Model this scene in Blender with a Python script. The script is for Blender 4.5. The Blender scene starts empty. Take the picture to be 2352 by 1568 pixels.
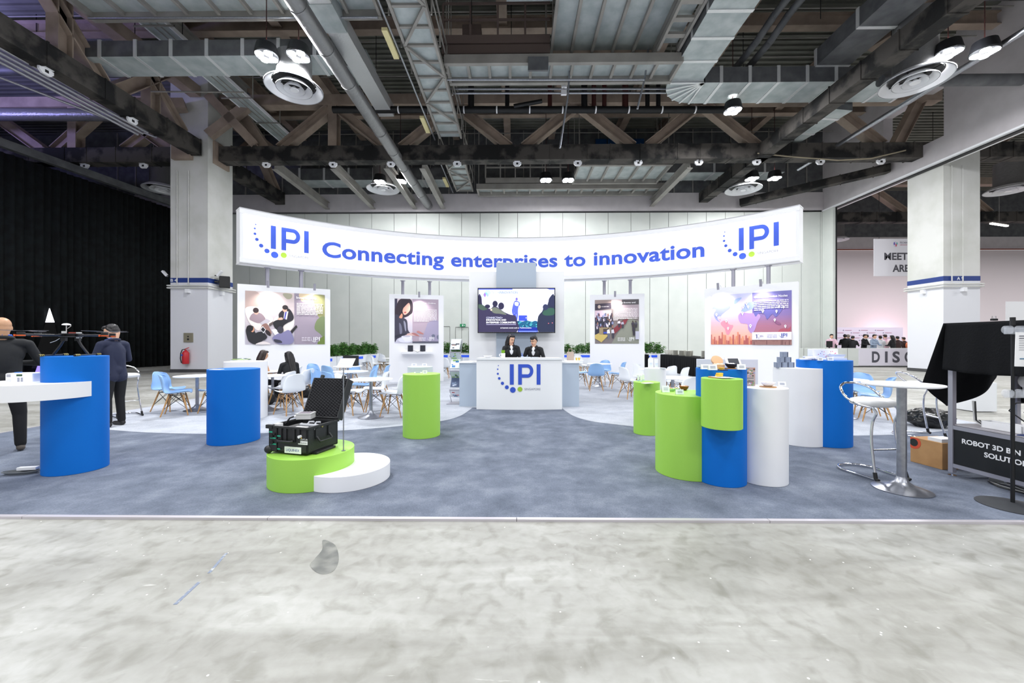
import bpy, bmesh, math, random
import numpy as np
from mathutils import Vector, Matrix
from math import sin, cos, pi, radians, atan2, sqrt, tan, asin, hypot

scene = bpy.context.scene
COL = scene.collection
random.seed(7)
RNG = random.Random(11)

# ------------------------------------------------------------------ camera
EYE = 1.47
YAW = 0.0125
FPX = 915.0
cam_d = bpy.data.cameras.new('camera')
cam_d.sensor_width = 36.0
cam_d.lens = FPX / 2352 * 36.0
cam_d.clip_end = 200
cam = bpy.data.objects.new('camera', cam_d)
cam.location = (0, 0, EYE)
cam.rotation_euler = (pi / 2, 0, YAW)
COL.objects.link(cam)
scene.camera = cam

# ------------------------------------------------------------------ world + exposure
w = bpy.data.worlds.new('world')
scene.world = w
w.use_nodes = True
w.node_tree.nodes['Background'].inputs[0].default_value = (0.93, 0.96, 1.0, 1)
w.node_tree.nodes['Background'].inputs[1].default_value = 0.45
scene.view_settings.view_transform = 'Standard'
scene.view_settings.look = 'None'
scene.view_settings.gamma = 1.0
scene.view_settings.exposure = 0.16
scene.view_settings.use_curve_mapping = False

# ------------------------------------------------------------------ hall flood lighting (rows of high-bay lamps, continuing behind the camera)
def area(name, loc, size, power, color=(1, 1, 1), rot=(0, 0, 0), shape='SQUARE', sy=None, spread=None):
    d = bpy.data.lights.new(name, 'AREA')
    d.shape = shape
    d.size = size
    if sy: d.size_y = sy
    d.energy = power
    d.color = color
    if spread: d.spread = spread
    o = bpy.data.objects.new(name, d)
    o.location = loc
    o.rotation_euler = rot
    COL.objects.link(o)
    return o

def spot(name, loc, target, power, angle=70, blend=0.6, radius=0.03, color=(1, 1, 1)):
    d = bpy.data.lights.new(name, 'SPOT')
    d.energy = power
    d.spot_size = radians(angle)
    d.spot_blend = blend
    d.shadow_soft_size = radius
    d.color = color
    o = bpy.data.objects.new(name, d)
    o.location = loc
    v = Vector(target) - Vector(loc)
    o.rotation_euler = v.to_track_quat('-Z', 'Y').to_euler()
    COL.objects.link(o)
    return o

for ix in (-12.2, -4.5, 4.5, 12.2):
    for iy in (-7.0, 0.0, 6.0):
        area('high_bay_light', (ix, iy, 10.4), 1.4, 300, (0.97, 0.985, 1.0))
area('stage_wash_light', (-25.5, 13.0, 10.2), 3.0, 1300, (0.40, 0.38, 1.0), rot=(pi, 0, 0))
area('stage_wash_light', (-18.5, 9.0, 10.0), 1.0, 120, (0.42, 0.36, 1.0), rot=(pi, 0, 0))

# ------------------------------------------------------------------ geometry of the photograph: rays from the lens
_F = (-sin(YAW), cos(YAW)); _R = (cos(YAW), sin(YAW))
def ray(px, py=784):
    a = (px - 1176) / FPX
    return (_F[0] + _R[0] * a, _F[1] + _R[1] * a, (784 - py) / FPX)
def G(px, py, z=0.0):
    'point at height z seen at a pixel'
    r = ray(px, py)
    t = (z - EYE) / r[2]
    return (r[0] * t, r[1] * t, z)
def D(px, py, Y):
    'point at distance Y into the hall seen at a pixel'
    r = ray(px, py)
    t = Y / r[1]
    return (r[0] * t, Y, EYE + r[2] * t)
def DX(px, py, X):
    'point on the plane x = X seen at a pixel'
    r = ray(px, py)
    t = X / r[0]
    return (X, r[1] * t, EYE + r[2] * t)
def cylfit(xl, xr, ylow, depth=None):
    'centre and radius of an upright cylinder between two silhouette columns'
    al = atan2(ray(xl)[0], ray(xl)[1]); ar = atan2(ray(xr)[0], ray(xr)[1])
    m = (al + ar) / 2; h = abs(ar - al) / 2
    dep = depth if depth else FPX * EYE / (ylow - 784)
    Dd = dep / (cos(m + YAW) - sin(h))
    return Dd * sin(m), Dd * cos(m), Dd * sin(h), dep

# ------------------------------------------------------------------ materials
def s2l(c):
    return tuple(((x / 255) / 12.92 if x / 255 <= 0.04045 else ((x / 255 + 0.055) / 1.055) ** 2.4) for x in c)
_M = {}
def mat(name, col, rough=0.5, metal=0.0, noise=None, bump=None, emit=0, spec=0.5, coat=0, alpha=1, trans=0):
    '''noise=(scale, second sRGB colour, contrast lo, hi); bump=(scale, strength)'''
    if name in _M: return _M[name]
    m = bpy.data.materials.new(name); m.use_nodes = True
    nt = m.node_tree; b = nt.nodes['Principled BSDF']
    c = s2l(col) + (1,)
    b.inputs['Base Color'].default_value = c
    b.inputs['Roughness'].default_value = rough
    b.inputs['Metallic'].default_value = metal
    b.inputs['Specular IOR Level'].default_value = spec
    if coat: b.inputs['Coat Weight'].default_value = coat
    if alpha < 1: b.inputs['Alpha'].default_value = alpha
    if trans: b.inputs['Transmission Weight'].default_value = trans
    if emit:
        b.inputs['Emission Color'].default_value = c
        b.inputs['Emission Strength'].default_value = emit
    tc = None
    if noise or bump:
        tc = nt.nodes.new('ShaderNodeTexCoord')
    if noise:
        n = nt.nodes.new('ShaderNodeTexNoise'); n.inputs['Scale'].default_value = noise[0]; n.inputs['Detail'].default_value = 6
        nt.links.new(tc.outputs['Object'], n.inputs['Vector'])
        r = nt.nodes.new('ShaderNodeValToRGB')
        r.color_ramp.elements[0].position = noise[2]; r.color_ramp.elements[1].position = noise[3]
        r.color_ramp.elements[0].color = c; r.color_ramp.elements[1].color = s2l(noise[1]) + (1,)
        nt.links.new(n.outputs['Fac'], r.inputs['Fac'])
        nt.links.new(r.outputs['Color'], b.inputs['Base Color'])
    if bump:
        n2 = nt.nodes.new('ShaderNodeTexNoise'); n2.inputs['Scale'].default_value = bump[0]; n2.inputs['Detail'].default_value = 4
        nt.links.new(tc.outputs['Object'], n2.inputs['Vector'])
        bp = nt.nodes.new('ShaderNodeBump'); bp.inputs['Strength'].default_value = bump[1]; bp.inputs['Distance'].default_value = 0.02
        nt.links.new(n2.outputs['Fac'], bp.inputs['Height'])
        nt.links.new(bp.outputs['Normal'], b.inputs['Normal'])
    _M[name] = m
    return m

white = mat('white_laminate', (243, 243, 246), 0.45, bump=(60, 0.02))
white2 = mat('white_paint', (236, 238, 242), 0.6, bump=(40, 0.02))
offwhite = mat('pale_grey_laminate', (212, 222, 224), 0.5, bump=(40, 0.02))
greyblue = mat('blue_grey_laminate', (178, 190, 206), 0.5, bump=(40, 0.02))
blue = mat('blue_laminate', (0, 112, 208), 0.6, noise=(300, (0, 104, 198), 0.3, 0.7), spec=0.25)
green = mat('green_laminate', (164, 217, 88), 0.5, noise=(300, (157, 211, 80), 0.3, 0.7))
steel = mat('brushed_steel', (170, 172, 180), 0.32, 0.85, noise=(20, (150, 152, 160), 0.3, 0.7))
chrome = mat('chrome', (225, 225, 230), 0.07, 1.0)
alu = mat('satin_aluminium', (176, 174, 186), 0.4, 0.6)
black = mat('black_plastic', (22, 23, 26), 0.5, bump=(200, 0.1))
blackm = mat('black_metal', (28, 29, 32), 0.45, 0.3)
blackcloth = mat('black_cloth', (17, 18, 21), 0.9, bump=(60, 0.25), spec=0.2)
wood = mat('beech_wood', (203, 158, 104), 0.5, noise=(30, (182, 134, 82), 0.35, 0.7))
cwhite = mat('white_shell_plastic', (240, 243, 247), 0.35)
cblue = mat('light_blue_shell_plastic', (150, 190, 236), 0.35)
paper = mat('paper', (246, 246, 248), 0.7)
logoblue = mat('logo_blue', (52, 86, 200), 0.5)
logogreen = mat('logo_green', (164, 200, 60), 0.5)
logogrey = mat('logo_grey', (150, 152, 165), 0.5)
darkgrey = mat('dark_grey_print', (78, 78, 88), 0.6)

# ------------------------------------------------------------------ mesh builder
class MB:
    def __init__(s): s.v = []; s.f = []; s.m = []; s.mats = []
    def mi(s, m):
        if m not in s.mats: s.mats.append(m)
        return s.mats.index(m)
    def add(s, vs, fs, m):
        o = len(s.v); i = s.mi(m)
        s.v += [tuple(v) for v in vs]
        for f in fs: s.f.append([a + o for a in f]); s.m.append(i)
        return s
    def box(s, x0, x1, y0, y1, z0, z1, m):
        vs = [(x, y, z) for z in (z0, z1) for y in (y0, y1) for x in (x0, x1)]
        return s.add(vs, [(0, 2, 3, 1), (4, 5, 7, 6), (0, 1, 5, 4), (2, 6, 7, 3), (0, 4, 6, 2), (1, 3, 7, 5)], m)
    def obox(s, M, sx, sy, sz, m):
        'box centred on matrix M'
        vs = [M @ Vector((x * sx / 2, y * sy / 2, z * sz / 2)) for z in (-1, 1) for y in (-1, 1) for x in (-1, 1)]
        return s.add(vs, [(0, 2, 3, 1), (4, 5, 7, 6), (0, 1, 5, 4), (2, 6, 7, 3), (0, 4, 6, 2), (1, 3, 7, 5)], m)
    def bar(s, a, b, wd, ht, m, up=(0, 0, 1)):
        'rectangular bar from a to b'
        a = Vector(a); b = Vector(b); d = b - a; L = d.length; d.normalize()
        u = Vector(up)
        if abs(d.dot(u)) > 0.98: u = Vector((0, 1, 0))
        r = d.cross(u).normalized(); u = r.cross(d)
        M = Matrix.Translation((a + b) / 2) @ Matrix((r, d, u)).transposed().to_4x4()
        return s.obox(M, wd, L, ht, m)
    def ibeam(s, a, b, wd, ht, m, t=0.03):
        a = Vector(a); b = Vector(b)
        up = Vector((0, 0, 1)); d = (b - a).normalized()
        r = d.cross(up)
        if r.length < 0.05: r = Vector((1, 0, 0))
        r.normalize(); u = r.cross(d)
        s.bar(a + u * (ht / 2), b + u * (ht / 2), wd, t, m)
        s.bar(a - u * (ht / 2), b - u * (ht / 2), wd, t, m)
        return s.bar(a, b, t, ht, m)
    def lathe(s, prof, m, c=(0, 0, 0), n=32, a0=0, a1=2 * pi):
        full = abs(a1 - a0 - 2 * pi) < 1e-6
        k = n if full else n + 1
        vs = []
        for r, z in prof:
            for i in range(k):
                a = a0 + (a1 - a0) * i / n
                vs.append((c[0] + r * cos(a), c[1] + r * sin(a), c[2] + z))
        fs = []
        for j in range(len(prof) - 1):
            for i in range(n):
                i2 = (i + 1) % k
                fs.append((j * k + i, j * k + i2, (j + 1) * k + i2, (j + 1) * k + i))
        return s.add(vs, fs, m)
    def cyl(s, c, r, h, m, n=32, r2=None):
        r2 = r if r2 is None else r2
        vs = [(c[0] + r * cos(2 * pi * i / n), c[1] + r * sin(2 * pi * i / n), c[2]) for i in range(n)]
        vs += [(c[0] + r2 * cos(2 * pi * i / n), c[1] + r2 * sin(2 * pi * i / n), c[2] + h) for i in range(n)]
        fs = [(i, (i + 1) % n, n + (i + 1) % n, n + i) for i in range(n)] + [tuple(range(n))[::-1], tuple(range(n, 2 * n))]
        return s.add(vs, fs, m)
    def tube(s, pts, r, m, n=8, r2=None, closed=False):
        pts = [Vector(p) for p in pts]
        K = len(pts); vs = []; prev = None
        for i, p in enumerate(pts):
            if closed: d = pts[(i + 1) % K] - pts[i - 1]
            else: d = (pts[min(i + 1, K - 1)] - pts[max(i - 1, 0)])
            d.normalize()
            if prev is None:
                u = Vector((0, 0, 1)) if abs(d.z) < 0.9 else Vector((1, 0, 0))
            else: u = prev
            rr = d.cross(u).normalized(); u = rr.cross(d).normalized(); prev = u
            q = r if r2 is None else r + (r2 - r) * i / (K - 1)
            for j in range(n):
                a = 2 * pi * j / n
                vs.append(p + (rr * cos(a) + u * sin(a)) * q)
        fs = []
        for i in range(K if closed else K - 1):
            i2 = (i + 1) % K
            for j in range(n):
                j2 = (j + 1) % n
                fs.append((i * n + j, i * n + j2, i2 * n + j2, i2 * n + j))
        if not closed: fs += [tuple(range(n))[::-1], tuple(range((K - 1) * n, K * n))]
        return s.add(vs, fs, m)
    def ell(s, c, rx, ry, rz, m, n=16, k=10, M=None):
        vs = []; fs = []
        for j in range(k + 1):
            t = pi * j / k
            for i in range(n):
                a = 2 * pi * i / n
                p = Vector((rx * sin(t) * cos(a), ry * sin(t) * sin(a), rz * cos(t)))
                if M: p = M @ p
                vs.append((c[0] + p.x, c[1] + p.y, c[2] + p.z))
        for j in range(k):
            for i in range(n):
                i2 = (i + 1) % n
                fs.append((j * n + i, (j + 1) * n + i, (j + 1) * n + i2, j * n + i2))
        return s.add(vs, fs, m)
    def prism(s, poly, z0, z1, m):
        n = len(poly)
        vs = [(x, y, z0) for x, y in poly] + [(x, y, z1) for x, y in poly]
        fs = [tuple(range(n))[::-1], tuple(range(n, 2 * n))] + [(i, (i + 1) % n, n + (i + 1) % n, n + i) for i in range(n)]
        return s.add(vs, fs, m)
    def build(s, name, parent=None, smooth=None, bevel=0, merge=False, loc=None):
        me = bpy.data.meshes.new(name)
        me.from_pydata(s.v, [], s.f)
        for m in s.mats: me.materials.append(m)
        me.polygons.foreach_set('material_index', s.m)
        if merge:
            bm = bmesh.new(); bm.from_mesh(me); bmesh.ops.remove_doubles(bm, verts=bm.verts, dist=1e-4)
            bmesh.ops.recalc_face_normals(bm, faces=bm.faces); bm.to_mesh(me); bm.free()
        if smooth is not None:
            me.polygons.foreach_set('use_smooth', [True] * len(me.polygons))
            if smooth < 179: me.set_sharp_from_angle(angle=radians(smooth))
        me.update()
        o = bpy.data.objects.new(name, me)
        COL.objects.link(o)
        if parent: o.parent = parent
        if loc: o.location = loc
        if bevel:
            b = o.modifiers.new('bevel', 'BEVEL'); b.width = bevel; b.segments = 2; b.limit_method = 'ANGLE'
        return o

def tag(o, label=None, cat=None, group=None, kind=None):
    if label: o['label'] = label
    if cat: o['category'] = cat
    if group: o['group'] = group
    if kind: o['kind'] = kind
    return o
def empty(name, loc, rz=0, label=None, cat=None, group=None):
    o = bpy.data.objects.new(name, None)
    o.location = loc; o.rotation_euler = (0, 0, rz); o.empty_display_size = 0.1
    COL.objects.link(o)
    return tag(o, label, cat, group)
def struct(name, mb, **k):
    o = mb.build(name, **k); o['kind'] = 'structure'; return o
def copy_tree(o, parent=None):
    c = o.copy(); COL.objects.link(c)
    if parent: c.parent = parent
    for ch in [x for x in KIDS.get(o.name, [])]:
        copy_tree(ch, c)
    return c
KIDS = {}
def reg(root):
    'remember the children of a prototype'
    KIDS[root.name] = [x for x in COL.objects if x.parent == root]
    for k in KIDS[root.name]: reg(k)

def smoothpts(pts, n=6, closed=True):
    'Catmull-Rom through the points'
    K = len(pts); out = []
    rng = range(K) if closed else range(K - 1)
    for i in rng:
        p0 = pts[(i - 1) % K] if closed or i > 0 else pts[0]
        p1 = pts[i]; p2 = pts[(i + 1) % K]
        p3 = pts[(i + 2) % K] if closed or i + 2 < K else pts[-1]
        for j in range(n):
            t = j / n
            out.append(tuple(0.5 * (2 * b + (c - a) * t + (2 * a - 5 * b + 4 * c - d) * t * t + (-a + 3 * b - 3 * c + d) * t ** 3)
                             for a, b, c, d in zip(p0, p1, p2, p3)))
    if not closed: out.append(tuple(pts[-1]))
    return out

def text_geo(body, offset=0.0, res=4, spacing=1.0):
    'vertices (x,y) and faces of a line of lettering'
    cu = bpy.data.curves.new('t', 'FONT'); cu.body = body; cu.resolution_u = res; cu.offset = offset; cu.space_character = spacing
    cu.fill_mode = 'BOTH' if hasattr(cu, 'fill_mode') else cu.fill_mode
    o = bpy.data.objects.new('t', cu); COL.objects.link(o)
    dg = bpy.context.evaluated_depsgraph_get()
    me = bpy.data.meshes.new_from_object(o.evaluated_get(dg))
    vs = [(v.co.x, v.co.y) for v in me.vertices]
    fs = [tuple(p.vertices) for p in me.polygons]
    bpy.data.objects.remove(o); bpy.data.curves.remove(cu); bpy.data.meshes.remove(me)
    return vs, fs
def put_text(mb, body, m, fn, x0, x1, y0, cap, offset=0.01, spacing=1.0):
    'lettering fitted between x0..x1 with baseline y0 and cap height; fn maps (x, y) to a point. cap<=0: keep proportion'
    vs, fs = text_geo(body, offset, spacing=spacing)
    mx = min(v[0] for v in vs); Mx = max(v[0] for v in vs)
    sx = (x1 - x0) / (Mx - mx)
    sy = cap / 0.729 if cap > 0 else sx
    mb.add([fn(x0 + (v[0] - mx) * sx, y0 + v[1] * sy) for v in vs], fs, m)
    return mb

class Plane:
    'flat artwork frame: origin o (bottom left), unit u, unit v, outward normal n'
    def __init__(s, o, u, v=(0, 0, 1)):
        s.o = Vector(o); s.u = Vector(u).normalized(); s.v = Vector(v).normalized(); s.n = s.u.cross(s.v)
    def at(s, a, b, lift=0.0): return tuple(s.o + s.u * a + s.v * b + s.n * lift)

def logo(mb, fn, mi_, mg, mt, dots=None):
    'three capital bars, dotted sweep, small word; unit = bar height, origin = foot of the P stem'
    def q(x, y): return ((x - 1240) / 171.0, (968 - y) / 171.0)
    def rect(x0, y0, x1, y1, m):
        k = [q(x0, y0), q(x1, y0), q(x1, y1), q(x0, y1)]
        mb.add([fn(*p) for p in k], [(3, 2, 1, 0)], m)
    rect(1170, 797, 1203, 968, mi_); rect(1395, 797, 1427, 968, mi_); rect(1240, 797, 1271, 968, mi_)
    rect(1271, 797, 1318, 825, mi_); rect(1271, 881, 1318, 910, mi_)
    n = 16; vs = []
    for i in range(n + 1):
        a = -pi / 2 + pi * i / n
        for r, ry in ((50, 56.5), (22, 28)):
            vs.append(fn(*q(1317 + r * cos(a), 853.5 + ry * sin(a))))
    mb.add(vs, [(2 * i + 1, 2 * i + 3, 2 * i + 2, 2 * i) for i in range(n)], mi_)
    for x, y, r in ((1074, 809, 4), (1068, 839, 6), (1069, 877, 8.5), (1081, 916, 11), (1108, 957, 13.5), (1145, 990, 16.5), (1195, 1012, 24)):
        p = [fn(*q(x + r * cos(2 * pi * i / 20), y + r * sin(2 * pi * i / 20))) for i in range(20)]
        mb.add(p[::-1], [tuple(range(20))], dots or mi_)
    p = [fn(*q(1255 + 20.5 * cos(2 * pi * i / 20), 1006 + 20.5 * sin(2 * pi * i / 20))) for i in range(20)]
    mb.add(p[::-1], [tuple(range(20))], mg)
    a = q(1292, 1014); b = q(1427, 1014)
    put_text(mb, 'SINGAPORE', mt, fn, a[0], b[0], a[1], 19 / 171.0, 0.0)
# ================================================================== setting
def node_floor():
    m = bpy.data.materials.new('polished_concrete'); m.use_nodes = True
    nt = m.node_tree; b = nt.nodes['Principled BSDF']; N = nt.nodes.new; L = nt.links.new
    tc = N('ShaderNodeTexCoord')
    def noise(scale, detail=5, vec=None, dist=0.0):
        n = N('ShaderNodeTexNoise'); n.inputs['Scale'].default_value = scale; n.inputs['Detail'].default_value = detail
        n.inputs['Distortion'].default_value = dist
        L(vec or tc.outputs['Object'], n.inputs['Vector']); return n.outputs['Fac']
    def ramp(f, a, b_, ca, cb):
        r = N('ShaderNodeValToRGB'); r.color_ramp.elements[0].position = a; r.color_ramp.elements[1].position = b_
        r.color_ramp.elements[0].color = s2l(ca) + (1,); r.color_ramp.elements[1].color = s2l(cb) + (1,)
        L(f, r.inputs['Fac']); return r.outputs['Color']
    def mix(t, f, a, c):
        x = N('ShaderNodeMix'); x.data_type = 'RGBA'; x.blend_type = t
        if isinstance(f, float): x.inputs['Factor'].default_value = f
        else: L(f, x.inputs['Factor'])
        L(a, x.inputs['A']); L(c, x.inputs['B']); return x.outputs['Result']
    mp = N('ShaderNodeMapping'); mp.inputs['Rotation'].default_value = (0, 0, 0.75); mp.inputs['Scale'].default_value = (0.35, 1.5, 1)
    L(tc.outputs['Object'], mp.inputs['Vector'])
    base = ramp(noise(0.55, 9, None, 0.5), 0.35, 0.66, (157, 156, 150), (190, 190, 187))
    st = ramp(noise(1.7, 7, mp.outputs['Vector'], 1.2), 0.34, 0.62, (196, 194, 189), (255, 255, 255))
    c = mix('MULTIPLY', 0.6, base, st)
    sp = ramp(noise(7, 8, None, 0.6), 0.3, 0.5, (206, 205, 198), (255, 255, 255))
    c = mix('MULTIPLY', 0.6, c, sp)
    wh = N('ShaderNodeRGB'); wh.outputs[0].default_value = s2l((226, 226, 222)) + (1,)
    fine = ramp(noise(14, 10, None, 0.2), 0.36, 0.62, (226, 225, 220), (255, 255, 255))
    c = mix('MULTIPLY', 0.4, c, fine)
    mp3 = N('ShaderNodeMapping'); mp3.inputs['Rotation'].default_value = (0, 0, -0.5); mp3.inputs['Scale'].default_value = (1.2, 9, 1)
    L(tc.outputs['Object'], mp3.inputs['Vector'])
    scr = ramp(noise(5, 6, mp3.outputs['Vector'], 0.3), 0.70, 0.80, (0, 0, 0), (200, 200, 200))
    c = mix('MIX', scr, c, wh.outputs[0])
    v2 = N('ShaderNodeTexVoronoi'); v2.inputs['Scale'].default_value = 9.0; L(tc.outputs['Object'], v2.inputs['Vector'])
    l2 = N('ShaderNodeMath'); l2.operation = 'LESS_THAN'; l2.inputs[1].default_value = 0.05; L(v2.outputs['Distance'], l2.inputs[0])
    c = mix('MIX', l2.outputs[0], c, wh.outputs[0])
    L(c, b.inputs['Base Color'])
    rr = N('ShaderNodeMapRange'); rr.inputs['To Min'].default_value = 0.38; rr.inputs['To Max'].default_value = 0.62
    L(noise(2.2), rr.inputs['Value']); L(rr.outputs[0], b.inputs['Roughness'])
    b.inputs['Specular IOR Level'].default_value = 0.35
    return m
def node_carpet(name, c1, c2, c3):
    m = bpy.data.materials.new(name); m.use_nodes = True
    nt = m.node_tree; b = nt.nodes['Principled BSDF']; N = nt.nodes.new; L = nt.links.new
    tc = N('ShaderNodeTexCoord')
    n = N('ShaderNodeTexNoise'); n.inputs['Scale'].default_value = 2.4; n.inputs['Detail'].default_value = 9; n.inputs['Roughness'].default_value = 0.66
    L(tc.outputs['Object'], n.inputs['Vector'])
    r = N('ShaderNodeValToRGB'); e = r.color_ramp.elements
    e[0].position = 0.32; e[0].color = s2l(c1) + (1,); e[1].position = 0.7; e[1].color = s2l(c3) + (1,)
    k = e.new(0.5); k.color = s2l(c2) + (1,)
    L(n.outputs['Fac'], r.inputs['Fac'])
    f = N('ShaderNodeTexNoise'); f.inputs['Scale'].default_value = 70; f.inputs['Detail'].default_value = 2
    L(tc.outputs['Object'], f.inputs['Vector'])
    x = N('ShaderNodeMix'); x.data_type = 'RGBA'; x.blend_type = 'OVERLAY'; x.inputs['Factor'].default_value = 0.35
    L(r.outputs['Color'], x.inputs['A']); L(f.outputs['Fac'], x.inputs['B'])
    L(x.outputs['Result'], b.inputs['Base Color'])
    b.inputs['Roughness'].default_value = 0.95; b.inputs['Specular IOR Level'].default_value = 0.15
    bp = N('ShaderNodeBump'); bp.inputs['Strength'].default_value = 0.25; bp.inputs['Distance'].default_value = 0.004
    L(f.outputs['Fac'], bp.inputs['Height']); L(bp.outputs['Normal'], b.inputs['Normal'])
    return m
concrete = node_floor()
carpet_dark = node_carpet('dark_grey_carpet', (92, 99, 113), (108, 115, 130), (130, 137, 150))
carpet_light = node_carpet('light_grey_carpet', (168, 172, 182), (180, 184, 193), (192, 195, 203))

mb = MB(); mb.box(-40, 70, -6, 45, -0.2, 0, concrete)
floor_o = struct('floor', mb)
# worn marks on the concrete
stain = mat('floor_stain', (118, 120, 118), 0.6, noise=(9, (168, 168, 162), 0.4, 0.62), alpha=0.42)
tape = mat('blue_scuff', (122, 132, 152), 0.6, noise=(30, (180, 182, 182), 0.5, 0.62))
mb = MB()
p = smoothpts([G(*q)[:2] for q in ((742, 1240), (770, 1252), (778, 1285), (765, 1312), (735, 1318), (712, 1300), (722, 1284), (740, 1262))], 5)
mb.prism(p, 0.0005, 0.002, stain)
for a, b_, wd in (((402, 1388), (458, 1336), 0.02), ((480, 1316), (520, 1270), 0.018)):
    a = Vector(G(*a)); b_ = Vector(G(*b_)); mb.bar(a, b_, wd, 0.003, tape)
o = mb.build('floor_marks'); o.parent = floor_o

# carpeted platform of the booth
X0, X1, Y0, Y1 = -8.2, 8.2, 3.29, 22.6
mb = MB(); mb.box(X0, X1, Y0, Y1, 0.0005, 0.014, carpet_dark)
cp = struct('carpet_dark', mb)
def lobe(sg):
    front = [(-0.98, 8.75), (-1.02, 8.35), (-1.12, 7.75), (-1.35, 7.3), (-1.75, 7.0), (-2.3, 6.68), (-3.1, 6.42), (-4.1, 6.27), (-5.1, 6.22), (-6.1, 6.33), (-7.0, 6.58), (-7.7, 6.85), (-8.2, 7.12)]
    f = smoothpts(front, 5, False)
    return [(sg * x, y) for x, y in f] + [(sg * 8.2, 22.6), (0.0, 22.6), (0, 9.1), (sg * 0.98, 9.1)]
mb = MB()
for sg in (1, -1):
    p = lobe(sg)[:-4]
    vs = []
    for x, y in p: vs += [(x, y, 0.0165), (x, 22.55, 0.0165)]
    mb.add(vs, [(2 * i, 2 * i + 2, 2 * i + 3, 2 * i + 1) for i in range(len(p) - 1)], carpet_light)
mb.add([(-0.98, 8.75, .0165), (0.98, 8.75, .0165), (0.98, 22.55, .0165), (-0.98, 22.55, .0165)], [(0, 1, 2, 3)], carpet_light)
struct('carpet_light', mb)
edge = mat('aluminium_edge', (205, 200, 206), 0.4, 0.4)
mb = MB()
for i in range(8):
    mb.box(X0 + i * 2.05, X0 + i * 2.05 + 2.045, Y0 - 0.04, Y0, 0, 0.02, edge)
mb.box(X0 - 0.03, X0, Y0, Y1, 0, 0.018, edge); mb.box(X1, X1 + 0.03, Y0, Y1, 0, 0.018, edge)
struct('trim_1', mb)

# ------------------------------------------------------------------ hall walls
wallp = mat('hall_wall_panel', (206, 211, 207), 0.6, noise=(1.2, (213, 217, 213), 0.35, 0.7))
wallu = mat('hall_wall_plaster', (206, 201, 205), 0.7, noise=(2, (198, 193, 197), 0.35, 0.7))
seam = mat('wall_seam', (120, 122, 120), 0.7)
colm = mat('column_concrete', (212, 212, 210), 0.7, noise=(0.9, (198, 199, 194), 0.4, 0.66), bump=(8, 0.06))
colw = mat('column_paint', (224, 225, 232), 0.55)
darkst = mat('dark_insulation', (74, 70, 67), 0.85, noise=(1.3, (19, 19, 20), 0.44, 0.56), bump=(7, 0.5))
tan = mat('tan_steel', (164, 147, 133), 0.7, noise=(1.5, (134, 119, 109), 0.35, 0.7), bump=(5, 0.15))
greyst = mat('grey_steel', (158, 155, 150), 0.6, noise=(1.2, (132, 129, 125), 0.3, 0.7))
galv = mat('galvanised_sheet', (184, 192, 193), 0.5, 0.15, noise=(2.5, (160, 170, 172), 0.35, 0.65))
galvd = mat('galvanised_dark', (104, 106, 109), 0.55, 0.2, noise=(2.5, (84, 86, 90), 0.35, 0.65))
foil = mat('duct_foil', (218, 220, 222), 0.3, 0.35, bump=(16, 0.7))
foild = mat('foil_dull', (138, 138, 140), 0.38, 0.5, bump=(9, 0.8))
deckm = mat('roof_deck', (124, 125, 117), 0.7, noise=(0.6, (98, 99, 93), 0.35, 0.7))
whitem = mat('white_enamel', (242, 243, 248), 0.45)
WY = 25.6
mb = MB()
mb.box(-30, 19.9, WY, WY + 0.3, 0, 9.72, seam)
xs = [-30 + 0.02]
x = -29.8
while x < 19.9:
    wd = 1.2 if (int(x * 7) % 5) else 1.45
    mb.box(x, min(x + wd - 0.03, 19.9), WY - 0.03, WY + 0.01, 0.02, 9.70, wallp); x += wd
mb.box(-30, 19.9, WY - 0.06, WY + 0.02, 9.82, 10.95, wallu)
wb = struct('wall_back', mb)
mb = MB(); mb.box(-30, 19.9, WY + 0.02, WY + 0.3, 9.8, 15.2, galvd)
for i in range(40):
    mb.box(-26 + i * 1.2, -26 + i * 1.2 + 0.05, WY - 0.05, WY + 0.02, 10.95, 15, greyst)
struct('wall_back_upper', mb)
bluepane = mat('blue_glazing', (18, 68, 118), 0.3)
a = D(1366, 385, 25.5); b_ = D(1480, 318, 25.5)
mb = MB()
for i in range(4):
    for j in range(2):
        wx = (b_[0] - a[0]) / 4; wz = (b_[2] - a[2]) / 2
        mb.box(a[0] + i * wx + 0.04, a[0] + (i + 1) * wx - 0.04, 25.44, 25.5, a[2] + j * wz + 0.04, a[2] + (j + 1) * wz - 0.04, bluepane)
struct('window_1', mb)
# openings and escape doors in the back wall
mb = MB()
for px0, px1, py in ((1016, 1033, 750), (1046, 1076, 752)):
    a = D(px0, py, WY - 0.04); b_ = D(px1, py, WY - 0.04)
    mb.box(a[0], a[0] + 0.02, WY - 0.045, WY - 0.03, 0, a[2], seam); mb.box(b_[0], b_[0] + 0.02, WY - 0.045, WY - 0.03, 0, a[2], seam)
    mb.box(a[0], b_[0], WY - 0.045, WY - 0.03, a[2], a[2] + 0.03, seam)
struct('door_1', mb)

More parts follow.
